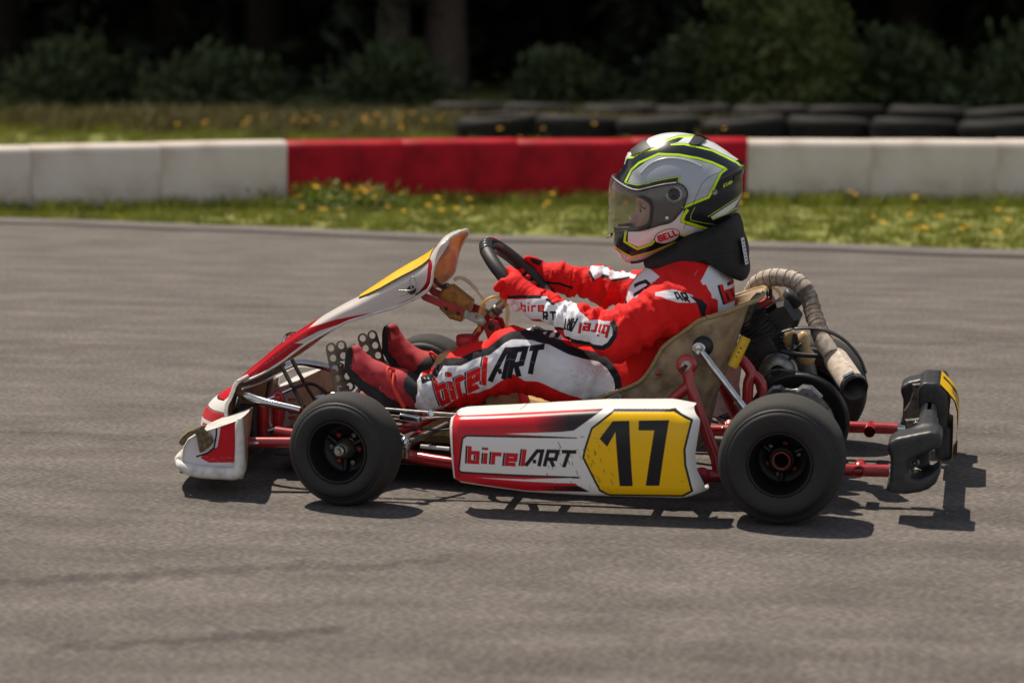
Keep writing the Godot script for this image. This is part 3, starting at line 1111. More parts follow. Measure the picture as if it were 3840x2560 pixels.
func verge() -> void:
	var r := RandomNumberGenerator.new()
	r.seed = 77
	var gm := leaf_mat(0.32, 0.34, 0.06, 111)
	gm.backlight = lin(0.36, 0.4, 0.06)
	var dry := leaf_mat(0.2, 0.17, 0.06, 112)
	var t1 := tuft(301, 16, 0.035, 0.05)
	var t2 := tuft(302, 22, 0.11, 0.07)
	var short_ := []
	var tall := []
	for i in 5200:
		var x := r.randf_range(-9.0, 5.0)
		var bz := barrier_z(x)
		var z := lerpf(edge_z(x) - 0.02, bz, r.randf())
		short_.append(spin0(r, r.randf_range(0.6, 1.3), Vector3(x, -0.014, z)))
	for i in 1500:     # longer along the foot of the barrier
		var x := r.randf_range(-9.0, 5.0)
		tall.append(spin0(r, r.randf_range(0.4, 0.9), Vector3(x, -0.014, barrier_z(x) + 0.14 + 0.25 * r.randf() * r.randf())))
	for i in 9000:
		var x := r.randf_range(-13.0, 6.0)
		var z := r.randf_range(-16.0, barrier_z(x) - 0.25)
		tall.append(spin0(r, r.randf_range(0.4, 0.95), Vector3(x, -0.014, z)))
	var dried := []
	for i in 1600:
		var x := -5.2 + r.randfn(0, 1.3) if i % 2 else -2.9 + r.randfn(0, 0.9)
		dried.append(spin0(r, r.randf_range(1.0, 1.9), Vector3(x, -0.014, -13.6 + r.randfn(0, 0.5))))
	for list in [["short_grass", t1, short_, gm, "short green grass between the track and the barrier"], ["long_grass", t2, tall, gm, "longer grass along the barrier foot and in the field behind"], ["dry_grass", t2, dried, dry, "dry reddish grass stalks in front of the forest"]]:
		var o := crowd(list[0], list[1], list[2], list[3], null, true)
		o.set_meta("label", list[4])
	# yellow flowers
	var fg := Geo.new()
	fg.smooth(-1)
	for k in 6:
		var a := TAU * k / 6.0
		var b := a + 0.5
		fg.t(Vector3.ZERO, Vector3(cos(a) * 0.016, 0.006, sin(a) * 0.016), Vector3(cos(b) * 0.016, 0.006, sin(b) * 0.016))
		fg.t(Vector3(0, 0.004, 0), Vector3(cos(a + 0.3) * 0.01, 0.01, sin(a + 0.3) * 0.01), Vector3(cos(b + 0.3) * 0.01, 0.01, sin(b + 0.3) * 0.01))
	var fm := mat(lin(0.8, 0.45, 0.01), 0.7)
	fm.backlight_enabled = true
	fm.backlight = lin(0.4, 0.22, 0.0)
	var flower := fg.mesh()
	var scattered := []
	for i in 230:
		var x := r.randf_range(-7.0, 3.0)
		var z := lerpf(edge_z(x) - 0.15, barrier_z(x) + 0.1, r.randf())
		if sin(x * 2.1 + z * 3.0) + 0.4 * sin(x * 5.3) > 0.1:
			scattered.append(spin0(r, r.randf_range(0.8, 1.4), Vector3(x, r.randf_range(0.035, 0.075), z)))
	for i in 70:
		scattered.append(spin0(r, r.randf_range(0.9, 1.5), Vector3(-3.3 + r.randfn(0, 0.9), r.randf_range(0.09, 0.16), -12.4 + r.randfn(0, 0.6))))
	var so := crowd("yellow_flowers", flower, scattered, fm, null, true)
	so.set_meta("label", "small yellow flowers scattered through the grass")
	# clumps of yellow flowers against the barrier
	var leafm := leaf_mat(0.2, 0.27, 0.04, 113)
	leafm.backlight = lin(0.25, 0.3, 0.04)
	var lc := leaf_clump(303, 70, Vector3(0.12, 0.05, 0.1), 0.034)
	var clumps := [[-2.9, 0.2, 0.33, 0.1, "large clump of yellow wildflowers where white and red barrier meet"], [-5.0, 0.3, 0.3, 0.035, "low yellow wildflowers at the white barrier on the left"]]
	for c in clumps:
		var o := thing("wildflower_clump", c[4], "flowers", Vector3(c[0], -0.01, barrier_z(c[0]) + c[1] + 0.1), "wildflower clumps along the barrier")
		var leaves := []
		var heads := []
		for k in 26:
			var p := Vector3(r.randfn(0, 0.5) * c[2], 0, r.randfn(0, 0.3) * c[2])
			leaves.append(spin0(r, r.randf_range(0.7, 1.2), p + Vector3(0, r.randf() * c[3] * 0.7, 0)))
		for k in 30:
			var p := Vector3(r.randfn(0, 0.55) * c[2], 0, r.randfn(0, 0.3) * c[2])
			heads.append(spin0(r, r.randf_range(0.8, 1.3), p + Vector3(0, c[3] * r.randf_range(0.5, 1.25), 0)))
		crowd("leaves", lc, leaves, leafm, o, true)
		crowd("blossom", flower, heads, fm, o, true)

func spin0(r: RandomNumberGenerator, s: float, at_: Vector3) -> Transform3D:
	return Transform3D(Basis(Vector3.UP, r.randf() * TAU).scaled(Vector3.ONE * s), at_)

func barrier_z(x: float) -> float:
	var p := [Vector2(-14, -2.9), Vector2(-11.5, -3.6), Vector2(-7.0, -5.35), Vector2(-4.55, -6.48), Vector2(-3.22, -7.12), Vector2(-2.1, -7.52), Vector2(-0.85, -7.77), Vector2(0.6, -7.93), Vector2(3.0, -7.95), Vector2(8.0, -7.5)]
	for i in p.size() - 1:
		if x <= p[i + 1].x:
			return lerpf(p[i].y, p[i + 1].y, (x - p[i].x) / (p[i + 1].x - p[i].x)) + 0.02
	return -7.6

# ---------------------------------------------------------------- the kart

func wheel(kart_: Node3D, called: String, pos: Vector3, r: float, w: float, side: float, steer: float, rear: bool) -> void:
	# built with its outer face at z = 0, facing +z; side -1 turns it round
	var o := Node3D.new()
	o.name = called
	o.transform = Transform3D(Basis(Vector3.UP, steer + (0.0 if side > 0 else PI)), pos)
	kart_.add_child(o, true)
	var h := w
	var mm := func(list: Array) -> PackedVector2Array:
		var out := PackedVector2Array()
		for p in list:
			out.append(Vector2(p[0], p[1]))
		return out
	var rr := r * 1000.0
	# tyre: sidewall, shoulder with its ridges, tread crown, inner side
	var g := Geo.new()
	lathe(g, mm.call([[0.0665, -0.018], [0.068, -0.009], [0.074, -0.005], [r - 0.052, -0.002], [r - 0.040, 0.0], [r - 0.031, -0.001], [r - 0.0245, -0.004], [r - 0.0235, -0.0072], [r - 0.0205, -0.0062], [r - 0.0185, -0.0085], [r - 0.0175, -0.0108]]), Transform3D.IDENTITY, 64)
	put("sidewall", g, mats.rubber, o)
	g = Geo.new()
	lathe(g, mm.call([[r - 0.0175, -h + 0.0108], [r - 0.0205, -h + 0.0062], [r - 0.0245, -h + 0.004], [r - 0.04, -h], [0.074, -h + 0.005], [0.0665, -h + 0.018]]), Transform3D.IDENTITY, 64)
	put("sidewall", g, mats.rubber, o)
	g = Geo.new()
	lathe(g, mm.call([[r - 0.0175, -0.0108], [r - 0.0125, -0.0135], [r - 0.0075, -0.019], [r - 0.0045, -0.0255], [r - 0.0022, -0.034], [r - 0.0005, -h * 0.4], [r, -h * 0.5], [r - 0.0005, -h * 0.6], [r - 0.0022, -h + 0.034], [r - 0.0045, -h + 0.0255], [r - 0.0075, -h + 0.019], [r - 0.0125, -h + 0.0135], [r - 0.0175, -h + 0.0108]]), Transform3D.IDENTITY, 64)
	put("tread", g, mats.tread, o)
	# rim: lip, barrel, dish
	g = Geo.new()
	var dish := -0.09 if rear else -0.062
	lathe(g, mm.call([[0.071, -0.010], [0.0715, -0.0045], [0.0685, -0.003], [0.066, -0.006], [0.0645, -0.016], [0.058, -0.026], [0.0565, dish + 0.008], [0.05, dish], [0.03, dish], [0.027, dish - 0.012], [0.0207, dish - 0.012]]), Transform3D.IDENTITY, 48)
	lathe(g, mm.call([[0.0565, dish - 0.004], [0.0575, -h + 0.03], [0.066, -h + 0.016], [0.0685, -h + 0.003], [0.0715, -h + 0.0045], [0.071, -h + 0.01]]), Transform3D.IDENTITY, 48)
	put("rim", g, mats.black_rim, o)
	g = Geo.new()
	for k in 3:
		var a := TAU * k / 3.0 + 0.5
		g = Geo.new()
		tube(g, PackedVector3Array([Vector3(cos(a) * 0.024, sin(a) * 0.024, dish + 0.004), Vector3(cos(a) * 0.05, sin(a) * 0.05, dish + 0.004)]), 0.0065, 8)
		put("spoke", g, mats.black_rim, o)
	# hub
	g = Geo.new()
	if rear:
		lathe(g, mm.call([[0.0165, dish], [0.0165, dish + 0.034], [0.0198, dish + 0.034], [0.0205, dish + 0.03], [0.0205, dish]]), Transform3D.IDENTITY, 28)
		put("axle_end", g, mat(lin(0.22, 0.025, 0.015), 0.5), o)
		g = Geo.new()
		lathe(g, mm.call([[0.0001, dish - 0.03], [0.0164, dish - 0.03], [0.0164, dish + 0.032]]), Transform3D.IDENTITY, 28)
		put("axle_bore", g, mat(lin(0.004, 0.004, 0.004), 0.9), o)
		g = Geo.new()
		lathe(g, mm.call([[0.0206, dish], [0.0206, dish + 0.024], [0.027, dish + 0.022], [0.032, dish + 0.01], [0.034, dish]]), Transform3D.IDENTITY, 28)
		put("hub", g, mats.black_rim, o)
	else:
		lathe(g, mm.call([[0.024, dish], [0.022, dish + 0.016], [0.017, dish + 0.02], [0.015, dish + 0.034], [0.0001, dish + 0.034]]), Transform3D.IDENTITY, 28)
		put("hub", g, mats.dull_steel, o)
		g = Geo.new()
		g.smooth(-1)
		lathe(g, mm.call([[0.0125, dish + 0.034], [0.0125, dish + 0.045], [0.0095, dish + 0.047], [0.007, dish + 0.047], [0.006, dish + 0.052], [0.0001, dish + 0.052]]), Transform3D.IDENTITY, 12)
		put("nut", g, mats.steel, o)
	for k in 3:
		var a := TAU * k / 3.0 + (1.4 if rear else 2.1)
		g = Geo.new()
		ball(g, Vector3(0.007, 0.007, 0.005), at(cos(a) * 0.034, sin(a) * 0.034, dish + 0.003), 6)
		put("red_lug", g, mats.dark_red, o)
		bolt("bolt", Vector3(cos(a + 1.0) * 0.036, sin(a + 1.0) * 0.036, dish + 0.002), Vector3(0, 0, 1), 0.004, o, mats.dull_steel)

func kart() -> void:
	var k := thing("go_kart", "red and white racing go-kart number 17 on the track with its driver seated", "go-kart")
	# wheels
	wheel(k, "front_wheel", Vector3(-0.996, 0.1285, 0.5435), 0.129, 0.118, 1.0, -0.157, false)
	wheel(k, "front_wheel", Vector3(-0.996, 0.1285, -0.5435), 0.129, 0.118, -1.0, -0.157, false)
	wheel(k, "rear_wheel", Vector3(0, 0.1385, 0.57), 0.139, 0.175, 1.0, 0.0, true)
	wheel(k, "rear_wheel", Vector3(0, 0.1385, -0.57), 0.139, 0.175, -1.0, 0.0, true)
	chassis(k)
	side_pods(k)
	front_fairing(k)
	front_gear(k)
	steering(k)
	seat(k)
	engine(k)
	rear_bumper(k)

func pipe(called: String, path: Array, r: float, m: Material, k: Node, steps := 5, sides := 12) -> MeshInstance3D:
	var g := Geo.new()
	var p := p3(path)
	tube(g, curve(p, steps) if p.size() > 2 else p, r, sides)
	return put(called, g, m, k)

func chassis(k: Node3D) -> void:
	# main rails, bent inwards at the front
	for s in [1, -1]:
		pipe("frame_rail", [225, 80, 280 * s, 60, 78, 290 * s, -120, 62, 300 * s, -300, 56, 305 * s, -560, 56, 300 * s, -800, 62, 265 * s, -960, 76, 215 * s, -1080, 92, 190 * s, -1235, 106, 190 * s], 0.0145, mats.red, k)
		pipe("kingpin_stub", [-930, 72, 230 * s, -985, 100, 300 * s, -996, 126, 380 * s], 0.013, mats.red, k)
		pipe("front_spindle", [-996, 128, 370 * s, -996, 128, 470 * s], 0.009, mats.steel, k)
		pipe("bumper_support", [-1150, 110, 330 * s, -1265, 108, 345 * s], 0.0125, mats.red, k)
		pipe("bumper_socket", [-1215, 109, 340 * s, -1268, 107, 348 * s, -1300, 105, 350 * s], 0.0105, mats.chrome, k)
		pipe("bumper_support", [-1150, 110, 330 * s, -1060, 96, 250 * s, -1000, 84, 212 * s], 0.0125, mats.red, k)
		pipe("pod_bar", [-190, 60, 300 * s, -196, 62, 400 * s, -200, 70, 470 * s], 0.0105, mats.chrome, k)
		pipe("pod_bar", [-640, 62, 295 * s, -640, 64, 400 * s, -640, 74, 480 * s], 0.0105, mats.chrome, k)
		var g := Geo.new()
		lathe(g, pv([19, 0, 19, 18, 15, 20, 15, 34, 11, 36]), Transform3D(Basis.IDENTITY, Vector3(-0.196, 0.061, 0.33 * s - 0.02)), 18)
		put("pod_bar_clamp", g, mats.red_plastic, k)
	pipe("cross_tube", [-930, 72, 235, -930, 70, 0, -930, 72, -235], 0.014, mats.red, k)
	pipe("cross_tube", [-560, 58, 300, -560, 56, 0, -560, 58, -300], 0.0135, mats.red, k)
	pipe("cross_tube", [-150, 60, 300, -150, 58, 0, -150, 60, -300], 0.0135, mats.red, k)
	pipe("cross_tube", [60, 78, 290, 62, 80, 0, 60, 78, -290], 0.0135, mats.red, k)
	# short cross tube at the tail with open ends
	for s in [1, -1]:
		var g := Geo.new()
		lathe(g, pv([14, -60, 14, 26, 11, 26, 11, -10, 0, -10]), Transform3D(Basis.IDENTITY if s > 0 else Basis(Vector3.UP, PI), Vector3(0.158, 0.08, 0.28 * s)), 20)
		put("tube_end", g, mats.red, k)
	# axle
	var g := Geo.new()
	tube(g, PackedVector3Array([Vector3(0, 0.1385, 0.44), Vector3(0, 0.1385, -0.44)]), 0.0195, 20)
	put("axle", g, mats.steel, k)
	for z in [0.285, -0.02, -0.285]:
		g = Geo.new()
		lathe(g, pv([20, -16, 36, -16, 39, -13, 39, 13, 36, 16, 20, 16]), at(0, 0.1385, z), 28)
		put("bearing", g, mats.black, k)
		g = Geo.new()
		plate(g, pv([-58, 60, -40, 175, -22, 190, 22, 190, 40, 175, 62, 62]), 0.012, at(0, 0, z - 0.008))
		put("bearing_hanger", g, mats.red, k)
	# tray under the feet
	g = Geo.new()
	plate(g, pv([-575, -295, -940, -235, -1240, -175, -1240, 175, -940, 235, -575, 295]), 0.004, Transform3D(Basis(Vector3.RIGHT, -PI / 2), Vector3(0, 0.05, 0)), 0.001)
	put("floor_tray", g, mats.tray, k)
	# brake and throttle rods along the near side
	pipe("brake_rod", [-1030, 200, 330, -923, 194, 330, -863, 191, 330, -776, 187, 330, -640, 182, 320, -420, 168, 300], 0.004, mats.steel, k, 4, 8)
	pipe("brake_wire", [-1010, 184, 345, -916, 183, 345, -860, 178, 345, -800, 181, 340, -700, 178, 330], 0.0022, mats.dull_steel, k, 4, 6)
	pipe("brake_wire", [-1010, 178, 350, -916, 176, 350, -865, 173, 350, -800, 181, 340], 0.0022, mats.dull_steel, k, 4, 6)
	pipe("throttle_cable", [-960, 166, 350, -903, 160, 350, -850, 156, 350, -809, 153, 350, -779, 155, 350, -720, 165, 340], 0.0026, mats.black, k, 4, 6)
	g = Geo.new()
	rbox(g, Vector3(0.052, 0.018, 0.016), 0.005, Transform3D(Basis(Vector3.BACK, -0.1), Vector3(-0.868, 0.1785, 0.35)))
	put("turnbuckle", g, mats.chrome, k)
	bolt("rod_clevis", Vector3(-0.823, 0.1885, 0.334), Vector3(0, 0.2, 1), 0.006, k, mats.chrome)
	# track rod with its ball joint behind the front wheel
	pipe("track_rod", [-865, 128, 395, -800, 150, 250, -745, 175, 60], 0.007, mats.dull_steel, k, 4, 8)
	g = Geo.new()
	ball(g, Vector3(0.014, 0.014, 0.014), at(-0.868, 0.132, 0.405), 8)
	put("ball_joint", g, mats.chrome, k)
	g = Geo.new()
	lathe(g, pv([8, -26, 8, -8, 11, -6, 11, 4, 7, 8, 7, 16, 0, 16]), Transform3D(Basis(Vector3.RIGHT, -PI / 2), Vector3(-0.866, 0.122, 0.405)), 12)
	put("ball_joint_bolt", g, mats.steel, k)
	pipe("steering_arm", [-875, 126, 405, -935, 126, 400, -990, 128, 400], 0.008, mats.dull_steel, k, 3, 8)
	pipe("frame_strut", [-931, 120, 200, -872, 146, 200, -800, 182, 120], 0.0125, mats.red, k)
	pipe("spare_rod", [-848, 110, 330, -780, 106, 330], 0.0045, mats.white, k)

func lerp_table(t: Array, x: float) -> float:
	for i in range(0, t.size() - 3, 2):
		if x <= t[i + 2] or i + 4 >= t.size():
			var u: float = clampf((x - t[i]) / (t[i + 2] - t[i]), 0, 1)
			return lerpf(t[i + 1], t[i + 3], u)
	return t[t.size() - 1]

func side_pods(k: Node3D) -> void:
	var white := lin(0.72, 0.71, 0.69)
	var redc := lin(0.52, 0.01, 0.022)
	var blackc := lin(0.012, 0.012, 0.014)
	var yel := lin(0.86, 0.5, 0.004)
	var p := Paint.new(-765, 25, -155, 265, 1.7, white)
	p.poly([-737, 212, -396, 240, -457, 194, -495, 189, -442, 175, -433, 141, -436, 105, -465, 87, -448, 71, -421, 57, -565, 54, -730, 69], redc)
	for i in 10:       # the print runs from red to black
		var c := redc.lerp(blackc, (i + 0.5) / 10.0)
		var xa := -553.0 + i * 9.0
		p.polys(Geometry2D.intersect_polygons(p.pts([-553, 221, -396, 239, -457, 194, -495, 189, -536, 189]), p.pts([xa, 100, xa + 200, 100, xa + 200, 300, xa, 300])), c)
		p.polys(Geometry2D.intersect_polygons(p.pts([-535, 67, -448, 70, -421, 57, -524, 55]), p.pts([xa + 15, 0, xa + 200, 0, xa + 200, 100, xa + 15, 100])), c)
	p.poly([-700, 174, -600, 176, -445, 179, -378, 183, -378, 90, -465, 89, -712, 90, -718, 94, -709, 167], white)
	p.closed_line([-700, 174, -600, 176, -445, 179, -378, 183, -378, 90, -465, 89, -712, 90, -718, 94, -709, 167], 4, blackc)
	p.poly([-450, 110, -450, 178, -430, 182, -410, 200, -370, 190, -370, 85, -400, 70, -440, 75], white)
	p.poly([-615, 182, -533, 187, -457, 192, -436, 176, -451, 179, -533, 180], white)
	p.poly([-683, 80, -565, 81, -462, 88, -436, 76, -494, 75, -565, 76], white)
	var qa: Array = [-697, 113, -568, 111, -695, 151, -563, 149]
	p.text("birel", [qa[0] - 5, qa[1], qa[2] - 5, qa[3], qa[4] - 5, qa[5], qa[6] - 5, qa[7]], blackc, 0.34, 0.36)
	p.text("birel", qa, white, 0.4, 0.36)
	p.text("birel", qa, redc, 0.34, 0.36)
	p.text("ART", [-565, 112, -465, 112, -559, 149, -451, 150], blackc, 0.21, 0.14)
	p.poly([-370, 238, -237, 242, -197, 223, -211, 160, -209, 125, -194, 67, -215, 55, -378, 51, -398, 61, -435, 135, -431, 155, -417, 200], yel)
	p.closed_line([-370, 238, -237, 242, -197, 223, -211, 160, -209, 125, -194, 67, -215, 55, -378, 51, -398, 61, -435, 135, -431, 155, -417, 200], 4.5, blackc)
	p.poly([-399, 178, -371, 217, -334, 219, -325, 74, -354, 73, -364, 194, -382, 161], blackc)
	p.poly([-313, 220, -246, 223, -266, 77, -296, 76, -278, 200, -313, 199], blackc)
	# rubber scuffs and scratches
	var r := RandomNumberGenerator.new()
	r.seed = 5
	for i in 46:
		var c := Vector2(r.randf_range(-520, -370), r.randf_range(62, 172))
		var d := Vector2(r.randf_range(0.1, 0.9), -1.0).normalized() * r.randf_range(3, 16)
		p.stroke(PackedVector2Array([c, c + d * 0.5 + Vector2(r.randf_range(-1, 1), 0), c + d]), r.randf_range(0.5, 1.6), Color(0.2, 0.18, 0.16).lerp(Color(0.45, 0.4, 0.35), r.randf()))
	for i in 26:
		var c := Vector2(r.randf_range(-740, -190), r.randf_range(55, 235))
		p.stroke(PackedVector2Array([c, c + Vector2(r.randf_range(-9, 9), r.randf_range(-5, 5))]), 0.6, Color(0.35, 0.28, 0.25))
	var print_ := p.material(0.3)
	print_.clearcoat_enabled = true
	print_.clearcoat = 0.15
	print_.clearcoat_roughness = 0.2
	for s in [1, -1]:
		var o := Node3D.new()
		o.name = "side_pod"
		k.add_child(o, true)
		# ends and edges of the outer face
		var rows := []
		var uvs := []
		var nx := 40
		# the section: (height 0..1 from bottom to top, z)
		var sec := [[0.02, 0.468], [0.0, 0.475], [0.0, 0.505], [0.012, 0.519], [0.045, 0.527], [0.14, 0.531], [0.3, 0.534], [0.5, 0.535], [0.7, 0.533], [0.84, 0.529], [0.925, 0.521], [0.965, 0.512], [0.985, 0.498], [1.0, 0.478], [1.012, 0.45], [1.012, 0.40]]
		for i in nx + 1:
			var u := float(i) / nx
			var row := PackedVector3Array()
			var ruv := PackedVector2Array()
			for q in sec:
				var v: float = q[0]
				var vy := clampf(v, 0, 1)
				# front edge leans, rear edge is hollow round the tyre
				var xf := lerpf(-0.735, -0.744, clampf(vy * 1.2, 0, 1)) + (0.006 if vy < 0.02 or vy > 0.98 else 0.0)
				var xr := -0.166 + (-0.024) * smoothstep(0.0, 0.42, vy) + (0.0) - 0.0 * vy
				if vy > 0.5:
					xr = lerpf(-0.19, -0.18, (vy - 0.5) / 0.42) if vy < 0.92 else lerpf(-0.18, -0.2, (vy - 0.92) / 0.08)
				var x := lerpf(xf, xr, u)
				var yb := lerp_table([-0.75, 0.066, -0.565, 0.048, -0.42, 0.045, -0.215, 0.047, -0.17, 0.06], x)
				var yt := lerp_table([-0.75, 0.209, -0.72, 0.217, -0.6, 0.226, -0.4, 0.243, -0.25, 0.248, -0.2, 0.24, -0.17, 0.23], x)
				var z: float = q[1]
				# rounded front, rounded tail: the face turns in over the last centimetres
				var e0 := clampf(1.0 - (x - xf) / 0.016, 0, 1)
				var e1 := clampf(1.0 - (xr - x) / 0.03, 0, 1)
				z -= (0.02 * e0 * e0 + 0.028 * e1 * e1) if z > 0.45 else 0.0
				if x < -0.56 and z > 0.45:
					z -= 0.012 * (x + 0.56) * (x + 0.56) / 0.033
				var y := yb + (yt - yb) * v
				row.append(Vector3(x, y, z))
				ruv.append(p.uv(x, y))
			rows.append(row)
			uvs.append(ruv)
		var g := Geo.new()
		g.grid(rows, uvs)
		for e in []:
			var cap := PackedVector3Array(rows[e])
			var cen := Vector3(cap[0].x + (0.012 if e == 0 else -0.018), 0.14, 0.44)
			g.smooth(1 + e)
			for j in cap.size() - 1:
				var w: Vector2 = p.uv(-0.165, 0.25)
				if e == 0:
					g.t(cen, cap[j + 1], cap[j], w, w, w)
				else:
					g.t(cen, cap[j], cap[j + 1], w, w, w)
		put("shell", g, print_, o)
		g = Geo.new()
		var lining := []
		for row in rows:
			var lr := PackedVector3Array()
			for q in row:
				lr.append(Vector3(lerpf(q.x, -0.46, 0.006), lerpf(q.y, 0.145, 0.035), q.z - 0.003))
			lining.append(lr)
		g.grid(lining)
		put("lining", g, mats.white, o)
		# the bar inside the pod that carries it
		g = Geo.new()
		tube(g, curve(p3([-700, 60, 292, -702, 70, 335, -672, 71, 374, -600, 71, 382, -460, 71, 385, -300, 71, 387, -245, 71, 383, -214, 68, 350, -208, 60, 292]), 5), 0.009, 12)
		put("nerf_bar", g, mats.chrome, o)
		for sx in [[-600, -585], [-520, -520], [-308, -308], [-226, -205]]:
			g = Geo.new()
			tube(g, p3([sx[0], 71, 383, sx[1], 72, 440, sx[1], 80, 500]), 0.0105, 10)
			put("pod_bracket", g, mats.black, o)
		if s < 0:
			o.transform = Transform3D(Basis.from_scale(Vector3(1, 1, -1)), Vector3.ZERO)

func front_fairing(k: Node3D) -> void:
	var white := lin(0.72, 0.70, 0.67)
	var redc := lin(0.52, 0.008, 0.018)
	var blackc := lin(0.012, 0.012, 0.014)
	# --- the spoiler: nose between two wing tips
	var o := Node3D.new()
	o.name = "front_spoiler"
	k.add_child(o, true)
	var p := Paint.new(-240, 30, 240, 250, 1.5, white)      # nose: laid out across (z) and up (y)
	p.poly([-205, 232, 205, 232, 215, 205, 190, 181, 130, 174, 60, 171, -60, 171, -130, 174, -190, 181, -215, 205], redc)
	p.line([-190, 180, -130, 173, -60, 170, 60, 170, 130, 173, 190, 180], 3, blackc)
	p.poly([-225, 152, -150, 146, 0, 142, 150, 146, 225, 152, 230, 128, 150, 120, 0, 116, -150, 120, -230, 128], redc)
	p.line([-225, 154, -150, 148, 0, 144, 150, 148, 225, 154], 2.5, blackc)
	p.poly([-230, 120, -150, 112, -100, 109, -100, 94, -230, 94], redc)
	p.poly([230, 120, 150, 112, 100, 109, 100, 94, 230, 94], redc)
	var nose_m := p.material(0.32)
	var prof := [[-1.318, 0.231], [-1.335, 0.222], [-1.352, 0.211], [-1.385, 0.191], [-1.412, 0.176], [-1.438, 0.157], [-1.456, 0.138], [-1.465, 0.118], [-1.470, 0.097], [-1.466, 0.076], [-1.455, 0.058], [-1.43, 0.046]]
	for lay in 2:
		var rows := []
		var uvs := []
		for i in 25:
			var z := -0.228 + 0.456 * i / 24.0
			var row := PackedVector3Array()
			var ruv := PackedVector2Array()
			for q in prof:
				var back: float = clampf((0.232 - q[1]) * 0.95, 0.0, 0.1) * pow(absf(z) / 0.2, 2.0)
				var x: float = q[0] + back
				var in_ := Vector3(0.003, -0.003, 0.0) * (1 if lay else 0)
				row.append(Vector3(x, q[1], z) + in_)
				ruv.append(p.uv(z, q[1]))
			rows.append(row)
			uvs.append(ruv)
		var g := Geo.new()
		g.grid(rows, uvs)
		put("nose" if lay == 0 else "nose_lining", g, nose_m if lay == 0 else mats.beige, o)
		if lay == 0:
			for e in [0, 24]:
				var rim := Geo.new()
				tube(rim, PackedVector3Array(rows[e]), 0.005, 8)
				put("nose_edge", rim, mats.white, o)
			var rim := Geo.new()
			var top := PackedVector3Array()
			for i in 25:
				top.append(rows[i][0])
			tube(rim, top, 0.005, 8)
			put("nose_edge", rim, mats.white, o)
	# wing tips
	var pt := Paint.new(-1420, 25, -1220, 200, 2.0, lin(0.66, 0.64, 0.66))
	pt.poly([-1291, 170, -1255, 181, -1257, 80, -1321, 77, -1341, 87, -1341, 90, -1301, 115, -1295, 145, -1292, 167], redc)
	pt.line([-1302, 172, -1303, 142, -1309, 112, -1325, 99, -1352, 90], 4, blackc)
	var r := RandomNumberGenerator.new()
	r.seed = 9
	for i in 30:
		var c := Vector2(r.randf_range(-1345, -1262), r.randf_range(78, 92))
		pt.stroke(PackedVector2Array([c, c + Vector2(r.randf_range(3, 12), r.randf_range(-1, 1))]), 0.6, lin(0.5, 0.25, 0.2))
	var tip_m := pt.material(0.35)
	var tip := [[-1.243, 0.184], [-1.297, 0.164], [-1.345, 0.148], [-1.372, 0.132], [-1.384, 0.112], [-1.389, 0.085], [-1.388, 0.066], [-1.352, 0.046], [-1.30, 0.041], [-1.246, 0.040], [-1.238, 0.06], [-1.24, 0.12]]
	var mid := [[-1.285, 0.168], [-1.32, 0.155], [-1.362, 0.14], [-1.395, 0.125], [-1.412, 0.106], [-1.42, 0.085], [-1.418, 0.066], [-1.385, 0.047], [-1.33, 0.042], [-1.31, 0.045], [-1.30, 0.07], [-1.29, 0.12]]
	for s in [1, -1]:
		var w := Node3D.new()
		w.name = "wing_tip"
		o.add_child(w, true)
		var secs := [[0.205, 1.0, 1.0], [0.26, 0.8, 1.0], [0.33, 0.4, 1.0], [0.40, 0.1, 1.0], [0.432, 0.0, 1.0], [0.446, 0.0, 0.985], [0.452, 0.0, 0.95]]
		var front := Geo.new()
		var back := Geo.new()
		var rings := []
		for sc in secs:
			var ring := PackedVector3Array()
			for j in 12:
				var q := Vector2(lerpf(tip[j][0], mid[j][0], sc[1]), lerpf(tip[j][1], mid[j][1], sc[1]))
				var c := Vector2(-1.31, 0.105)
				q = c + (q - c) * sc[2]
				ring.append(Vector3(q.x, q.y, sc[0] * s))
			rings.append(ring)
		for i in rings.size() - 1:
			for j in 12:
				var j2 := (j + 1) % 12
				var g: Geo = back if (j >= 9 and i < 4) else front
				g.smooth(0 if j < 9 else 1)
				if s > 0:
					g.q(rings[i][j], rings[i + 1][j], rings[i + 1][j2], rings[i][j2])
				else:
					g.q(rings[i][j], rings[i][j2], rings[i + 1][j2], rings[i + 1][j])
		front.smooth(2)
		front.fan(rings[0], Vector3(-1.35, 0.09, 0.205 * s), s < 0)
		# a sunk outer face that carries the print, inside a thick lip
		var face := Geo.new()
		face.smooth(-1)
		var last: PackedVector3Array = rings[6]
		for j in 12:
			var j2 := (j + 1) % 12
			var cc := Vector3(-1.31, 0.105, 0.447 * s)
			var a := cc + (last[j] - cc) * 0.97
			var b := cc + (last[j2] - cc) * 0.97
			a.z = 0.447 * s
			b.z = 0.447 * s
			front.q(last[j], a, b, last[j2])
			if s > 0:
				face.t(cc, b, a, pt.uv(cc.x, cc.y), pt.uv(b.x, b.y), pt.uv(a.x, a.y))
			else:
				face.t(cc, a, b, pt.uv(cc.x, cc.y), pt.uv(a.x, a.y), pt.uv(b.x, b.y))
		put("wing_shell", front, mats.white, w)
		put("wing_back", back, mats.beige, w)
		put("printed_face", face, tip_m, w)
		# the raised lip along the foot and the rear edge
		var lip := Geo.new()
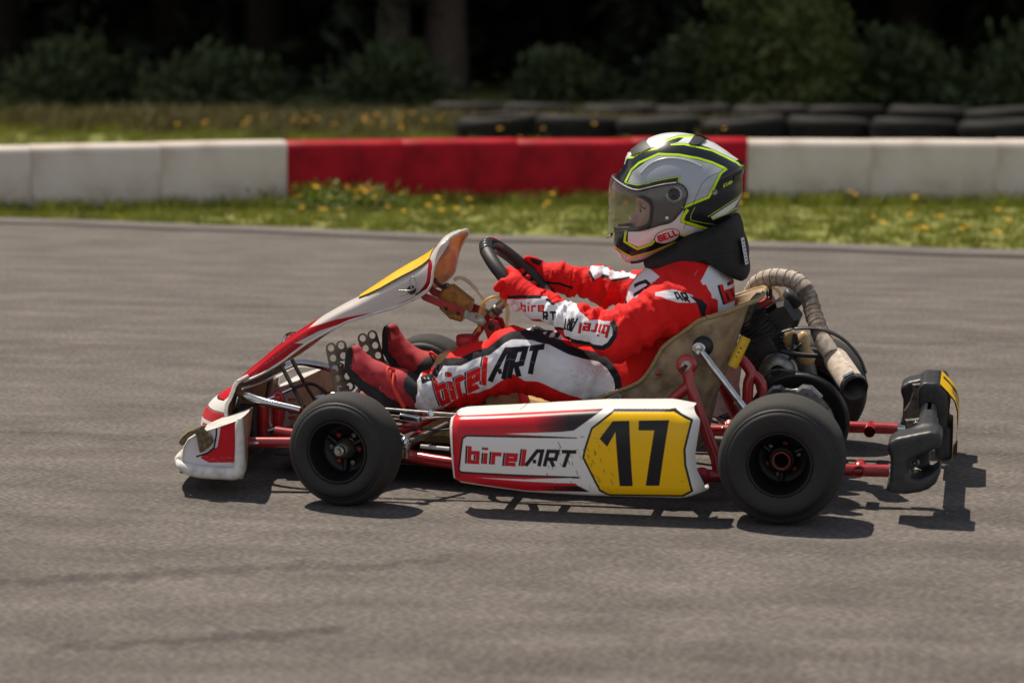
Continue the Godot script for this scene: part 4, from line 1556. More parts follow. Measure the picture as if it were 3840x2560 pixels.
		tube(lip, curve(PackedVector3Array([Vector3(-1.405, 0.074, 0.425 * s), Vector3(-1.385, 0.066, 0.446 * s), Vector3(-1.345, 0.058, 0.456 * s), Vector3(-1.29, 0.056, 0.458 * s), Vector3(-1.255, 0.057, 0.458 * s), Vector3(-1.2465, 0.07, 0.457 * s), Vector3(-1.2455, 0.12, 0.455 * s), Vector3(-1.247, 0.165, 0.452 * s), Vector3(-1.246, 0.182, 0.45 * s)]), 5), resample([0.005, 0.013, 0.0155, 0.0155, 0.0155, 0.013, 0.0105, 0.0095, 0.006], 5), 12)
		put("lip", lip, mats.white, w)
		# flange below the nose side
		var fl := Geo.new()
		tube(fl, curve(PackedVector3Array([Vector3(-1.402, 0.075, 0.42 * s), Vector3(-1.43, 0.062, 0.34 * s), Vector3(-1.448, 0.058, 0.24 * s), Vector3(-1.455, 0.056, 0.12 * s), Vector3(-1.458, 0.055, 0.0)]), 5), 0.009, 8)
		put("lower_lip", fl, mats.white, w)
	var floor_ := Geo.new()
	plate(floor_, pv([-1461, 0, -1459, 120, -1451, 230, -1435, 330, -1400, 420, -1310, 420, -1290, 200, -1290, 0, -1290, -200, -1310, -420, -1400, -420, -1435, -330, -1451, -230, -1459, -120]), 0.006, Transform3D(Basis(Vector3.RIGHT, PI / 2), Vector3(0, 0.047, 0)), 0.0015)
	put("spoiler_floor", floor_, mats.black, o)
	# torn brown tape hanging over the near front corner
	var tp := Geo.new()
	var trs := []
	for i in 7:
		var row := PackedVector3Array()
		for j in 5:
			var u := i / 6.0
			var v := j / 4.0
			var q := Vector3(lerpf(-1.372, -1.318, u), 0.149 - 0.008 * u, 0.405 + 0.03 * u)
			q += Vector3(0.012 * v, -0.045 * v * (0.75 + 0.35 * sin(u * 5.0)), 0.047 * sqrt(v)) + Vector3(0, 0.003 * sin(i * 2.1 + j), 0.002 * sin(i * 3.1))
			row.append(q)
		trs.append(row)
	tp.grid(trs)
	tp = Geo.new()
	put_net("tape_patch", nets([moulded(pv([-1367, 150, -1341, 164, -1321, 167, -1330, 157, -1313, 143, -1307, 128, -1317, 116, -1334, 103, -1340, 100, -1345, 128, -1348, 145, -1360, 147]), 0.455, 0.009, 0.006, 0.004)], 0.0035, 1, [null]), [mats.tape], o)
	put_net("tape_patch", nets([moulded(pv([-1405, 114, -1401, 121, -1390, 135, -1366, 147, -1362, 140, -1377, 132, -1388, 111, -1398, 108]), 0.40, 0.02, 0.008, 0.004)], 0.0035, 1, [null]), [mats.tape], o)
	tp.grid([PackedVector3Array([Vector3(-1.358, 0.153, 0.4), Vector3(-1.378, 0.142, 0.418), Vector3(-1.399, 0.126, 0.42), Vector3(-1.406, 0.108, 0.416)]), PackedVector3Array([Vector3(-1.368, 0.15, 0.36), Vector3(-1.394, 0.139, 0.372), Vector3(-1.412, 0.122, 0.378), Vector3(-1.418, 0.106, 0.38)])])
	put("tape_patch", tp, mats.tape, o)

	# --- the upright panel in front of the steering wheel
	var f := Node3D.new()
	f.name = "front_panel"
	k.add_child(f, true)
	var top := pv([-1351, 219, -1325, 245, -1299, 267, -1251, 308, -1183, 353, -1102, 400, -1055, 424, -968, 482, -902, 520, -869, 546, -849, 570, -836, 577, -828, 572])
	var low := pv([-1325, 219, -1300, 229, -1272, 243, -1231, 270, -1170, 315, -1086, 361, -1045, 376, -965, 402, -905, 427, -880, 443, -862, 466, -853, 512, -826, 560])
	var pf := Paint.new(-1370, 200, -810, 600, 1.6, white)
	pf.poly([-902, 434, -982, 396, -1102, 371, -1170, 349, -1238, 298, -1327, 229, -1272, 251, -1204, 312, -1143, 343, -1086, 363, -982, 390], redc)
	pf.poly([-1351, 219, -1299, 267, -1240, 316, -1170, 362, -1150, 372, -1190, 330, -1240, 292, -1290, 245, -1325, 215], redc)
	pf.poly([-1340, 205, -1300, 210, -1260, 235, -1210, 280, -1180, 310, -1215, 312, -1260, 275, -1310, 225], redc)
	pf.line([-1262, 243, -1215, 286, -1160, 325, -1085, 355, -985, 388], 2, lin(0.45, 0.4, 0.4))
	pf.smooth_poly([-872, 517, -862, 514, -859, 467, -890, 444, -902, 437, -876, 470], redc, self)
	pf.line([-866, 470, -886, 448, -905, 436], 3, blackc)
	var lr := RandomNumberGenerator.new()
	lr.seed = 3
	for i in 26:
		var a := Vector2(-1275, 258).lerp(Vector2(-1172, 334), i / 26.0)
		pf.stroke(PackedVector2Array([a, a + Vector2(lr.randf_range(-2, 2), lr.randf_range(3, 7))]), 1.2, lin(0.6, 0.3, 0.32))
	var pm := pf.material(0.3)
	pm.backlight_enabled = true
	pm.backlight = lin(0.6, 0.4, 0.22)
	var secs := []
	for i in 13:
		var u := i / 12.0
		var hw := lerp_table([0.0, 0.15, 0.25, 0.115, 0.5, 0.105, 0.75, 0.13, 0.9, 0.15, 1.0, 0.125], u)
		secs.append(hw)
	var t2 := curve2(top, 3)
	var l2 := curve2(low, 3)
	var outer := []
	var ouv := []
	var inner := []
	var n := t2.size()
	for i in n:
		var hw := lerp_table([0.0, secs[0], 0.25, secs[3], 0.5, secs[6], 0.75, secs[9], 0.9, secs[11], 1.0, secs[12]], float(i) / (n - 1))
		var nrm := (t2[i] - l2[i]).normalized()
		var row := PackedVector3Array()
		var ruv := PackedVector2Array()
		var rin := PackedVector3Array()
		for q in panel_section():
			var c := l2[i].lerp(t2[i], q[1])
			row.append(Vector3(c.x, c.y, q[0] * hw))
			ruv.append(pf.uv(c.x, c.y))
			rin.append(Vector3(c.x - nrm.x * 0.003, c.y - nrm.y * 0.003, q[0] * (hw - 0.003)))
		outer.append(row)
		ouv.append(ruv)
		inner.append(rin)
	var g := Geo.new()
	g.grid(outer, ouv)
	put("panel_skin", g, pm, f)
	g = Geo.new()
	g.grid(inner)
	put("panel_lining", g, mats.beige, f)
	g = Geo.new()
	tube(g, PackedVector3Array(outer[n - 1]), 0.0045, 8)
	put("panel_edge", g, mats.white, f)
	for e in [0, 18]:
		g = Geo.new()
		var ed := PackedVector3Array()
		for i in n:
			ed.append(outer[i][e])
		tube(g, ed, 0.0032, 8)
		put("panel_edge", g, mats.white, f)
	# number plate on its face
	g = Geo.new()
	var gb := Geo.new()
	var yrows := []
	var brows := []
	for i in range(int(n * 0.5), int(n * 0.78)):
		var u := float(i) / (n - 1)
		var e := minf(1.0, minf((u - 0.49) / 0.05, (0.79 - u) / 0.04))
		var yr := PackedVector3Array()
		var br := PackedVector3Array()
		var nrm := (t2[i] - l2[i]).normalized()
		var hw := lerp_table([0.0, secs[0], 0.25, secs[3], 0.5, secs[6], 0.75, secs[9], 0.9, secs[11], 1.0, secs[12]], u)
		for j in 13:
			for w in 2:
				var z := (j - 6) / 6.0 * (0.70 + 0.20 * e + 0.025 * w)
				var v := 0.3 + 0.7 * pow(maxf(0.0, 1.0 - pow(absf(z), 3.0)), 1.0 / 3.0)
				var c := l2[i].lerp(t2[i], v) + nrm * (0.0035 - 0.0015 * w)
				(br if w else yr).append(Vector3(c.x, c.y, z * (hw + 0.002)))
		yrows.append(yr)
		brows.append(br)
	g.grid(yrows)
	gb.grid(brows)
	put("number_plate", g, mats.yellow, f)
	put("number_plate_border", gb, mats.black, f)
	# retaining pin with its spring clip
	bolt("pin", Vector3(-0.912, 0.449, 0.132), Vector3(0, 0, 1), 0.008, f, mats.black)
	pipe("spring_clip", [-942, 448, 138, -915, 449, 144, -904, 452, 146, -898, 466, 142, -904, 480, 140, -912, 478, 140, -914, 464, 142, -908, 452, 144, -920, 442, 142, -938, 434, 140], 0.0014, mats.steel, f, 4, 6)
	# small clips at the foot of the panel
	pipe("clip", [-1240, 306, 90, -1243, 318, 60, -1243, 320, 20, -1240, 316, -20], 0.004, mats.chrome, f)

func panel_section() -> Array:      # flanks and a round back: (share of the half width, share of the depth)
	var o := [[1.0, 0.0], [1.0, 0.3]]
	for i in 15:
		var z := cos(PI * i / 14.0)
		z = signf(z) * pow(absf(z), 0.55)
		if absf(z) > 0.999:
			continue
		o.append([z, 0.3 + 0.7 * pow(1.0 - pow(absf(z), 3.0), 1.0 / 3.0)])
	o.append([-1.0, 0.3])
	o.append([-1.0, 0.0])
	while o.size() < 19:
		o.insert(1, [1.0, 0.15])
		o.insert(o.size() - 1, [-1.0, 0.15])
	return o

func front_gear(k: Node3D) -> void:
	var g := Geo.new()
	tube(g, curve(p3([-1146, 177, 280, -1226, 188, 260, -1284, 196, 230, -1316, 199, 200, -1332, 202, 170, -1338, 198, 80, -1330, 195, -50, -1329, 192, -170, -1321, 198, -220, -1300, 206, -250, -1273, 205, -260, -1230, 197, -270, -1188, 183, -280]), 5), 0.0098, 14)
	put("front_bumper_bar", g, mats.chrome, k)
	pipe("front_bumper_bar", [-1250, 107, 330, -1330, 104, 250, -1350, 103, 120, -1352, 103, 0, -1350, 103, -120, -1330, 104, -250, -1250, 107, -330], 0.0095, mats.chrome, k)
	for z in [150, -150]:
		pipe("bumper_link", [-1334, 200, z, -1346, 150, z, -1350, 105, z], 0.008, mats.chrome, k)
	pipe("steering_support", [-1257, 247, 50, -1233, 202, 50, -1193, 151, 80], 0.005, mats.dull_steel, k)
	pipe("steering_support", [-1257, 247, -50, -1233, 202, -50, -1193, 120, -80], 0.005, mats.dull_steel, k)
	g = Geo.new()
	tube(g, curve(p3([-1087, 241, 120, -1084, 265, 140, -1073, 273, 150, -1054, 264, 160, -1035, 250, 170, -1029, 233, 170, -1033, 217, 170, -1042, 205, 170]), 5), 0.0085, 12)
	put("heel_loop", g, mats.chrome, k)
	# perforated pedal plates
	for s in [1, -1]:
		var o := Node3D.new()
		o.name = "pedal"
		k.add_child(o, true)
		var base := Vector3(-1.072, 0.20, 0.145) if s > 0 else Vector3(-1.05, 0.185, -0.125)
		var lean := 0.2 if s > 0 else 0.28
		var hgt := 0.125 if s > 0 else 0.13
		# plate faces the driver (+x), leaning back
		var xf := Transform3D(Basis(Vector3.BACK, lean) * Basis(Vector3.UP, 0.55), base)
		var wid := 0.052
		for half in [1, -1]:
			var pl := Geo.new()
			pl.smooth(-1)
			var c0: float = wid * 0.25 * half
			# strip of square cells round the holes
			var nh := 5
			for i in nh:
				var y0 := hgt * i / nh
				var y1 := hgt * (i + 1) / nh
				var cy := (y0 + y1) * 0.5
				var ring := PackedVector2Array()
				var sq := PackedVector2Array()
				for q in 16:
					var a := TAU * q / 16.0
					ring.append(Vector2(c0 + cos(a) * 0.0082, cy + sin(a) * 0.0085))
					var m := maxf(absf(cos(a)), absf(sin(a)))
					var ex := cos(a) / m * wid * 0.25
					var ey := sin(a) / m * (y1 - y0) * 0.5
					if i == nh - 1 and ey > 0:
						ex = cos(a) * wid * 0.25 
						ey = sin(a) * (y1 - y0) * 0.5
					sq.append(Vector2(c0 + ex, cy + ey))
				for q in 16:
					var q2 := (q + 1) % 16
					for lay in [0.0018, -0.0018]:
						var aa := xf * Vector3(ring[q].x, ring[q].y, lay)
						var bb := xf * Vector3(ring[q2].x, ring[q2].y, lay)
						var cc := xf * Vector3(sq[q2].x, sq[q2].y, lay)
						var dd := xf * Vector3(sq[q].x, sq[q].y, lay)
						if lay > 0:
							pl.q(aa, bb, cc, dd)
						else:
							pl.q(aa, dd, cc, bb)
					pl.q(xf * Vector3(ring[q].x, ring[q].y, 0.0018), xf * Vector3(ring[q].x, ring[q].y, -0.0018), xf * Vector3(ring[q2].x, ring[q2].y, -0.0018), xf * Vector3(ring[q2].x, ring[q2].y, 0.0018))
					pl.q(xf * Vector3(sq[q].x, sq[q].y, 0.0018), xf * Vector3(sq[q2].x, sq[q2].y, 0.0018), xf * Vector3(sq[q2].x, sq[q2].y, -0.0018), xf * Vector3(sq[q].x, sq[q].y, -0.0018))
			put("pedal_plate", pl, mats.pedal, o)
		# arm down to the pivot, with one more hole and a bolt
		var arm := Geo.new()
		plate(arm, pv([-12, 20, 12, 20, 14, -60, 20, -86, 8, -100, -8, -100, -20, -86, -14, -60]), 0.004, xf * at(0, -0.005, -0.004), 0.001)
		put("pedal_arm", arm, mats.pedal, o)
		bolt("bolt", xf * Vector3(0, -0.075, 0.0), xf.basis * Vector3(0, 0, 1), 0.006, o, mats.black)
		pipe("pedal_tube", [base.x * 1000 + 20, base.y * 1000 - 100, base.z * 1000 - 30, base.x * 1000 + 20, base.y * 1000 - 100, base.z * 1000 + 40], 0.009, mats.steel, o)
	# brake master cylinder and its black box behind the nose
	g = Geo.new()
	box(g, Vector3(0.05, 0.075, 0.07), at(-1.31, 0.125, 0.15), 0.006)
	put("battery_box", g, mats.black, k)
	g = Geo.new()
	rbox(g, Vector3(0.02, 0.085, 0.05), 0.007, at(-1.278, 0.125, 0.13))
	put("brake_reservoir", g, mats.red, k)
	g = Geo.new()
	rbox(g, Vector3(0.026, 0.09, 0.03), 0.009, at(-1.252, 0.14, 0.1))
	put("brake_cylinder", g, mats.red, k)
	pipe("brake_lever", [-1262, 182, 105, -1248, 186, 100, -1240, 160, 100, -1246, 110, 100, -1256, 86, 100], 0.007, mats.red, k)
	pipe("link_rod", [-1295, 165, 140, -1262, 178, 110, -1225, 195, 80], 0.006, mats.chrome, k)
	pipe("link_rod", [-1290, 92, 150, -1262, 100, 120, -1245, 104, 110], 0.006, mats.steel, k)
	for i in 4:
		g = Geo.new()
		lathe(g, pv([9, 0, 10.5, 1, 10.5, 4, 9, 5]), Transform3D(Basis(Vector3.RIGHT, -PI / 2), Vector3(-1.222, 0.12 + i * 0.015, 0.08)), 14)
		put("cylinder_rib", g, mats.red, k)
	pipe("brake_hose", [-1235, 190, 80, -1180, 205, 60, -1120, 190, 120, -1000, 150, 200, -880, 110, 270], 0.004, mats.black, k)

func steering(k: Node3D) -> void:
	# wheel
	var c := Vector3(-0.664, 0.457, 0)
	var nrm := Vector3(0.7071, 0.7071, 0)
	var xf := Transform3D(Basis(Vector3(-0.7071, 0.7071, 0), Vector3(0, 0, 1), Vector3(0.7071, 0.7071, 0)), c)
	var o := Node3D.new()
	o.name = "steering_wheel"
	k.add_child(o, true)
	# rim: a rounded D, thicker at the grips
	var path := PackedVector3Array()
	for i in 48:
		var a := TAU * i / 48.0
		var r := 0.126 if cos(a) > -0.6 else 0.126 * (0.6 / -cos(a)) * 0.98 + 0.002
		path.append(xf * Vector3(cos(a) * r, sin(a) * r, 0.0))
	path.append(path[0])
	var g := Geo.new()
	tube(g, path, 0.0165, 14, false)
	put("rim", g, mats.grip, o)
	# carbon-look insert with red stitching at the top
	g = Geo.new()
	var ins := PackedVector3Array()
	for i in range(-4, 5):
		var a := TAU * i / 48.0
		ins.append(xf * Vector3(cos(a) * 0.1265, sin(a) * 0.1265, 0.0))
	tube(g, ins, 0.0172, 14)
	put("rim_insert", g, mats.black_gloss, o)
	for i in 9:
		g = Geo.new()
		var a := TAU * (i - 4) / 52.0 
		var cc := xf * Vector3(cos(a) * 0.1265, sin(a) * 0.1265, 0)
		var rad := (cc - c).normalized()
		var ring := PackedVector3Array()
		for q in 7:
			var b := -0.5 + q * 0.36
			ring.append(cc + (rad * cos(b) + nrm * sin(b)) * 0.0178)
		tube(g, ring, 0.0009, 5)
		put("stitch", g, mats.red_plastic if i < 4 else mats.steel, o)
	for i in 3:
		g = Geo.new()
		var a := [PI / 2, -PI / 2, PI][i] as float
		var d := Vector3(cos(a), sin(a), 0)
		var side := Vector3(-d.y, d.x, 0)
		var pl := PackedVector2Array()
		for q in [[0.02, 0.02], [0.06, 0.013], [0.118, 0.018], [0.118, -0.018], [0.06, -0.013], [0.02, -0.02]]:
			var v: Vector3 = d * q[0] + side * q[1]
			pl.append(Vector2(v.x, v.y))
		plate(g, pl, 0.004, xf * at(0, 0, -0.008), 0.001)
		put("spoke", g, mats.black_gloss, o)
	g = Geo.new()
	lathe(g, pv([36, -20, 36, -6, 30, 2, 22, 6, 0, 6]), xf, 24)
	put("hub_boss", g, mats.black_gloss, o)
	for i in 3:
		var a := TAU * i / 3.0
		bolt("bolt", xf * Vector3(cos(a) * 0.02, sin(a) * 0.02, 0.006), nrm, 0.004, o, mats.steel)
	# column
	g = Geo.new()
	tube(g, PackedVector3Array([c - nrm * 0.012, Vector3(-0.752, 0.369, 0), Vector3(-0.93, 0.12, 0)]), 0.0095, 12)
	put("steering_column", g, mats.red, k)
	g = Geo.new()
	tube(g, PackedVector3Array([c - nrm * 0.03, c - nrm * 0.115]), 0.0125, 12)
	put("column_sleeve", g, mats.steel, k)
	# clamp and red support plates
	for z in [0.03, -0.03]:
		g = Geo.new()
		plate(g, pv([-758, 352, -751, 366, -737, 372, -722, 366, -716, 350, -704, 320, -690, 262, -740, 262, -748, 325]), 0.008, at(0, 0, z), 0.0025)
		put("column_bracket", g, mats.red, k)
	bolt("bracket_bolt", Vector3(-0.731, 0.322, 0.036), Vector3(0, 0, 1), 0.0095, k, mats.chrome)
	bolt("bracket_bolt", Vector3(-0.738, 0.352, 0.036), Vector3(0, 0, 1), 0.006, k, mats.black)
	g = Geo.new()
	lathe(g, pv([10, -9, 14, -8, 14, 8, 10, 9]), aim(Vector3(-0.731, 0.388, 0), nrm), 18)
	put("column_clamp", g, mats.dull_steel, k)
	for s in [1, -1]:
		pipe("column_leg", [-715, 290, 24 * s, -660, 215, 80 * s, -620, 130, 130 * s, -600, 60, 160 * s], 0.0115, mats.red, k)
	# arms that hold the front panel
	for s in [1, -1]:
		g = Geo.new()
		plate(g, pv([-901, 440, -893, 431, -790, 393, -782, 392, -786, 376, -796, 374, -902, 415, -909, 424]), 0.004, at(0, 0, 0.05 * s), 0.001)
		put("panel_arm", g, mats.red, k)
		g = Geo.new()
		plate(g, pv([-797, 396, -750, 377, -745, 366, -752, 357, -762, 359, -803, 377]), 0.004, at(0, 0, 0.056 * s), 0.001)
		put("panel_arm_end", g, mats.steel, k)
		bolt("bolt", Vector3(-0.758, 0.366, 0.06 * s), Vector3(0, 0, s), 0.008, k, mats.steel)
		for x in [-0.845, -0.815]:
			g = Geo.new()
			lathe(g, pv([0, 0, 5, 0, 5, 1, 3, 1.2]), at(x, 0.396 - (x + 0.845) * 0.37, 0.0525 * s), 10)
			put("arm_hole", g, mats.black, k)
	# amber plastic bracket behind the panel
	g = Geo.new()
	plate(g, pv([-860, 446, -838, 448, -788, 410, -792, 392, -815, 360, -843, 367, -868, 391, -870, 418]), 0.05, at(0, 0, 0.0), 0.006)
	put("panel_bracket", g, mats.amber, k)
	pipe("panel_stay", [-880, 462, 20, -860, 446, 30, -842, 452, 40], 0.006, mats.dull_steel, k)
	# overflow hoses
	pipe("breather_hose", [-836, 460, 0, -824, 465, 0, -806, 460, 0, -777, 440, 20, -758, 417, 30, -757, 381, 30], 0.0048, mats.hose_grey, k, 5, 10)
	pipe("fuel_hose", [-765, 342, 50, -763, 383, 50, -753, 412, 40, -728, 424, 30, -710, 414, 20, -700, 389, 20, -704, 343, 20], 0.0048, mats.hose, k, 5, 10)
	# fuel tank between the legs
	var o2 := Node3D.new()
	o2.name = "fuel_tank"
	k.add_child(o2, true)
	g = Geo.new()
	plate(g, pv([-905, 70, -898, 205, -885, 245, -862, 285, -840, 293, -770, 293, -750, 270, -700, 200, -560, 160, -552, 70]), 0.15, at(0, 0, 0.0), 0.02)
	put("tank_body", g, mats.tank, o2)
	g = Geo.new()
	lathe(g, pv([22, -12, 22, 0, 27, 0, 28, 3, 28, 21, 25, 25, 0, 26]), Transform3D(Basis(Vector3.RIGHT, -PI / 2), Vector3(-0.803, 0.301, 0)), 28)
	put("filler_cap", g, mats.red_plastic, o2)

func seat(k: Node3D) -> void:
	var o := Node3D.new()
	o.name = "seat"
	k.add_child(o, true)
	# levels: height, x of the front edge, x of the back, half width
	var lv := [[0.085, -0.50, -0.225, 0.12], [0.10, -0.53, -0.216, 0.145], [0.15, -0.535, -0.207, 0.165], [0.19, -0.522, -0.199, 0.173], [0.205, -0.477, -0.195, 0.175], [0.227, -0.421, -0.188, 0.177], [0.256, -0.355, -0.175, 0.179], [0.29, -0.327, -0.163, 0.181], [0.315, -0.313, -0.155, 0.182], [0.341, -0.298, -0.148, 0.183], [0.366, -0.268, -0.14, 0.184], [0.388, -0.238, -0.133, 0.184], [0.404, -0.218, -0.128, 0.183], [0.41, -0.2, -0.125, 0.178]]
	var rows := []
	var z0 := 0.04
	var edge_near := PackedVector3Array()
	var edge_far := PackedVector3Array()
	for l in lv:
		var row := PackedVector3Array()
		var xe: float = l[1]
		var xb: float = l[2]
		var w: float = l[3]
		var rc := minf(0.07, (xb - xe) * 0.8)
		for t in [0.0, 0.33, 0.66]:
			row.append(Vector3(lerpf(xe, xb - rc, t), l[0], z0 + w - 0.008 * t))
		for a in 7:
			var an := PI / 2 * a / 6.0
			row.append(Vector3(xb - rc + sin(an) * rc, l[0], z0 + w - 0.008 - rc + cos(an) * rc))
		row.append(Vector3(xb + 0.004, l[0], z0))
		var m := row.size()
		for j in range(m - 2, -1, -1):
			row.append(Vector3(row[j].x, row[j].y, 2 * z0 - row[j].z))
		rows.append(row)
	# rolled lip at the top of the back
	for lip in [[0.018, 0.008, 0.1], [0.032, 0.022, 0.55], [0.034, 0.036, 1.0]]:
		var row := PackedVector3Array()
		var base: PackedVector3Array = rows[13]
		for j in base.size():
			var mid := clampf(1.0 - absf(j - 10.0) / 8.0, 0.0, 1.0)
			mid = smoothstep(0.0, 0.7, mid)
			row.append(base[j] + Vector3(lip[1] * mid, lip[0] * mid + 0.002 * lip[2], 0))
		rows.append(row)
	for r in rows:
		edge_near.append(r[0])
		edge_far.append(r[r.size() - 1])
	var g := Geo.new()
	g.grid(rows)
	put("shell", g, mats.seat, o)
	var inner := []
	for r in rows:
		var row := PackedVector3Array()
		for j in r.size():
			var p: Vector3 = r[j]
			var c := Vector3(lerpf(r[0].x, r[10].x, 0.5), p.y, z0)
			row.append(p + (c - p).normalized() * 0.006)
		inner.append(row)
	g = Geo.new()
	g.grid(inner)
	put("lining", g, mats.seat, o)
	g = Geo.new()
	# bottom
	var bot := PackedVector3Array(rows[0])
	g.fan(bot, Vector3(-0.36, 0.082, z0))
	put("bottom", g, mats.seat, o)
	for e in [edge_near, edge_far]:
		g = Geo.new()
		var ed := PackedVector3Array()
		for i in range(2, e.size()):
			ed.append(e[i])
		tube(g, curve(ed, 3), 0.0052, 8)
		put("edge", g, mats.seat_edge, o)
	g = Geo.new()
	var lipline := PackedVector3Array(rows[rows.size() - 1])
	tube(g, lipline, 0.0058, 8)
	put("edge", g, mats.seat_edge, o)
	for q in [[-0.2455, 0.372], [-0.271, 0.352], [-0.311, 0.279]]:
		g = Geo.new()
		lathe(g, pv([0, 1.5, 5, 1.5, 6, 0]), at(q[0], q[1], z0 + 0.178), 12)
		put("rivet", g, mats.red, o)
	g = Geo.new()
	lathe(g, pv([0, 2, 5, 2, 7, 0]), at(-0.352, 0.2, z0 + 0.172), 12)
	put("rivet", g, mats.white, o)
	# weight plate bolted low on the near side
	g = Geo.new()
	plate(g, pv([-470, 170, -465, 200, -408, 230, -397, 234, -381, 200, -378, 170]), 0.012, at(0, 0, 0.238), 0.003)
	put("weight_plate", g, mats.alu, k)
	# chrome brace and red stays
	for s in [1, -1]:
		var zc := 0.24 if s > 0 else -0.16
		g = Geo.new()
		tube(g, p3([-211, 339, zc * 1000, -40, 138, (zc + 0.06 * s) * 1000]), 0.0085, 12)
		put("seat_brace", g, mats.chrome, k)
		g = Geo.new()
		lathe(g, pv([0, -7, 14, -7, 15.5, -5, 15.5, 5, 14, 7, 9, 7, 8, 5, 0, 5]), at(-0.2135, 0.342, zc), 20)
		put("brace_eye", g, mats.chrome, k)
		g = Geo.new()
		lathe(g, pv([0, -12, 24, -12, 24, -8, 0, -8]), at(-0.205, 0.346, zc), 20)
		put("rubber_washer", g, mats.black, k)
		bolt("bolt", Vector3(-0.2135, 0.342, zc + 0.008 * s), Vector3(0, 0, s), 0.0075, k, mats.chrome)
		var zr := 0.262 if s > 0 else -0.182
		g = Geo.new()
		tube(g, p3([-238, 308, zr * 1000, -231, 262, (zr + 0.005 * s) * 1000, -165, 98, (zr + 0.035 * s) * 1000, -158, 62, (zr + 0.04 * s) * 1000]), 0.0135, 14)
		put("seat_stay", g, mats.red, k)
		g = Geo.new()
		tube(g, p3([-231, 262, (zr + 0.004 * s) * 1000, -265, 232, (zr + 0.012 * s) * 1000, -330, 130, (zr + 0.03 * s) * 1000, -360, 62, (zr + 0.04 * s) * 1000]), 0.0125, 14)
		put("seat_stay", g, mats.red, k)
		g = Geo.new()
		lathe(g, pv([0, -10, 22, -10, 24, -6, 24, 6, 20, 9, 0, 9]), at(-0.238, 0.307, zr), 22)
		put("stay_eye", g, mats.red, k)
		bolt("bolt", Vector3(-0.2385, 0.306, zr + 0.009 * s), Vector3(0, 0, s), 0.009, k, mats.steel)
		g = Geo.new()
		tube(g, p3([-240, 304, (zr + 0.01 * s) * 1000, -246, 300, (zr + 0.03 * s) * 1000]), 0.005, 10)
		put("stay_pin", g, mats.black, k)

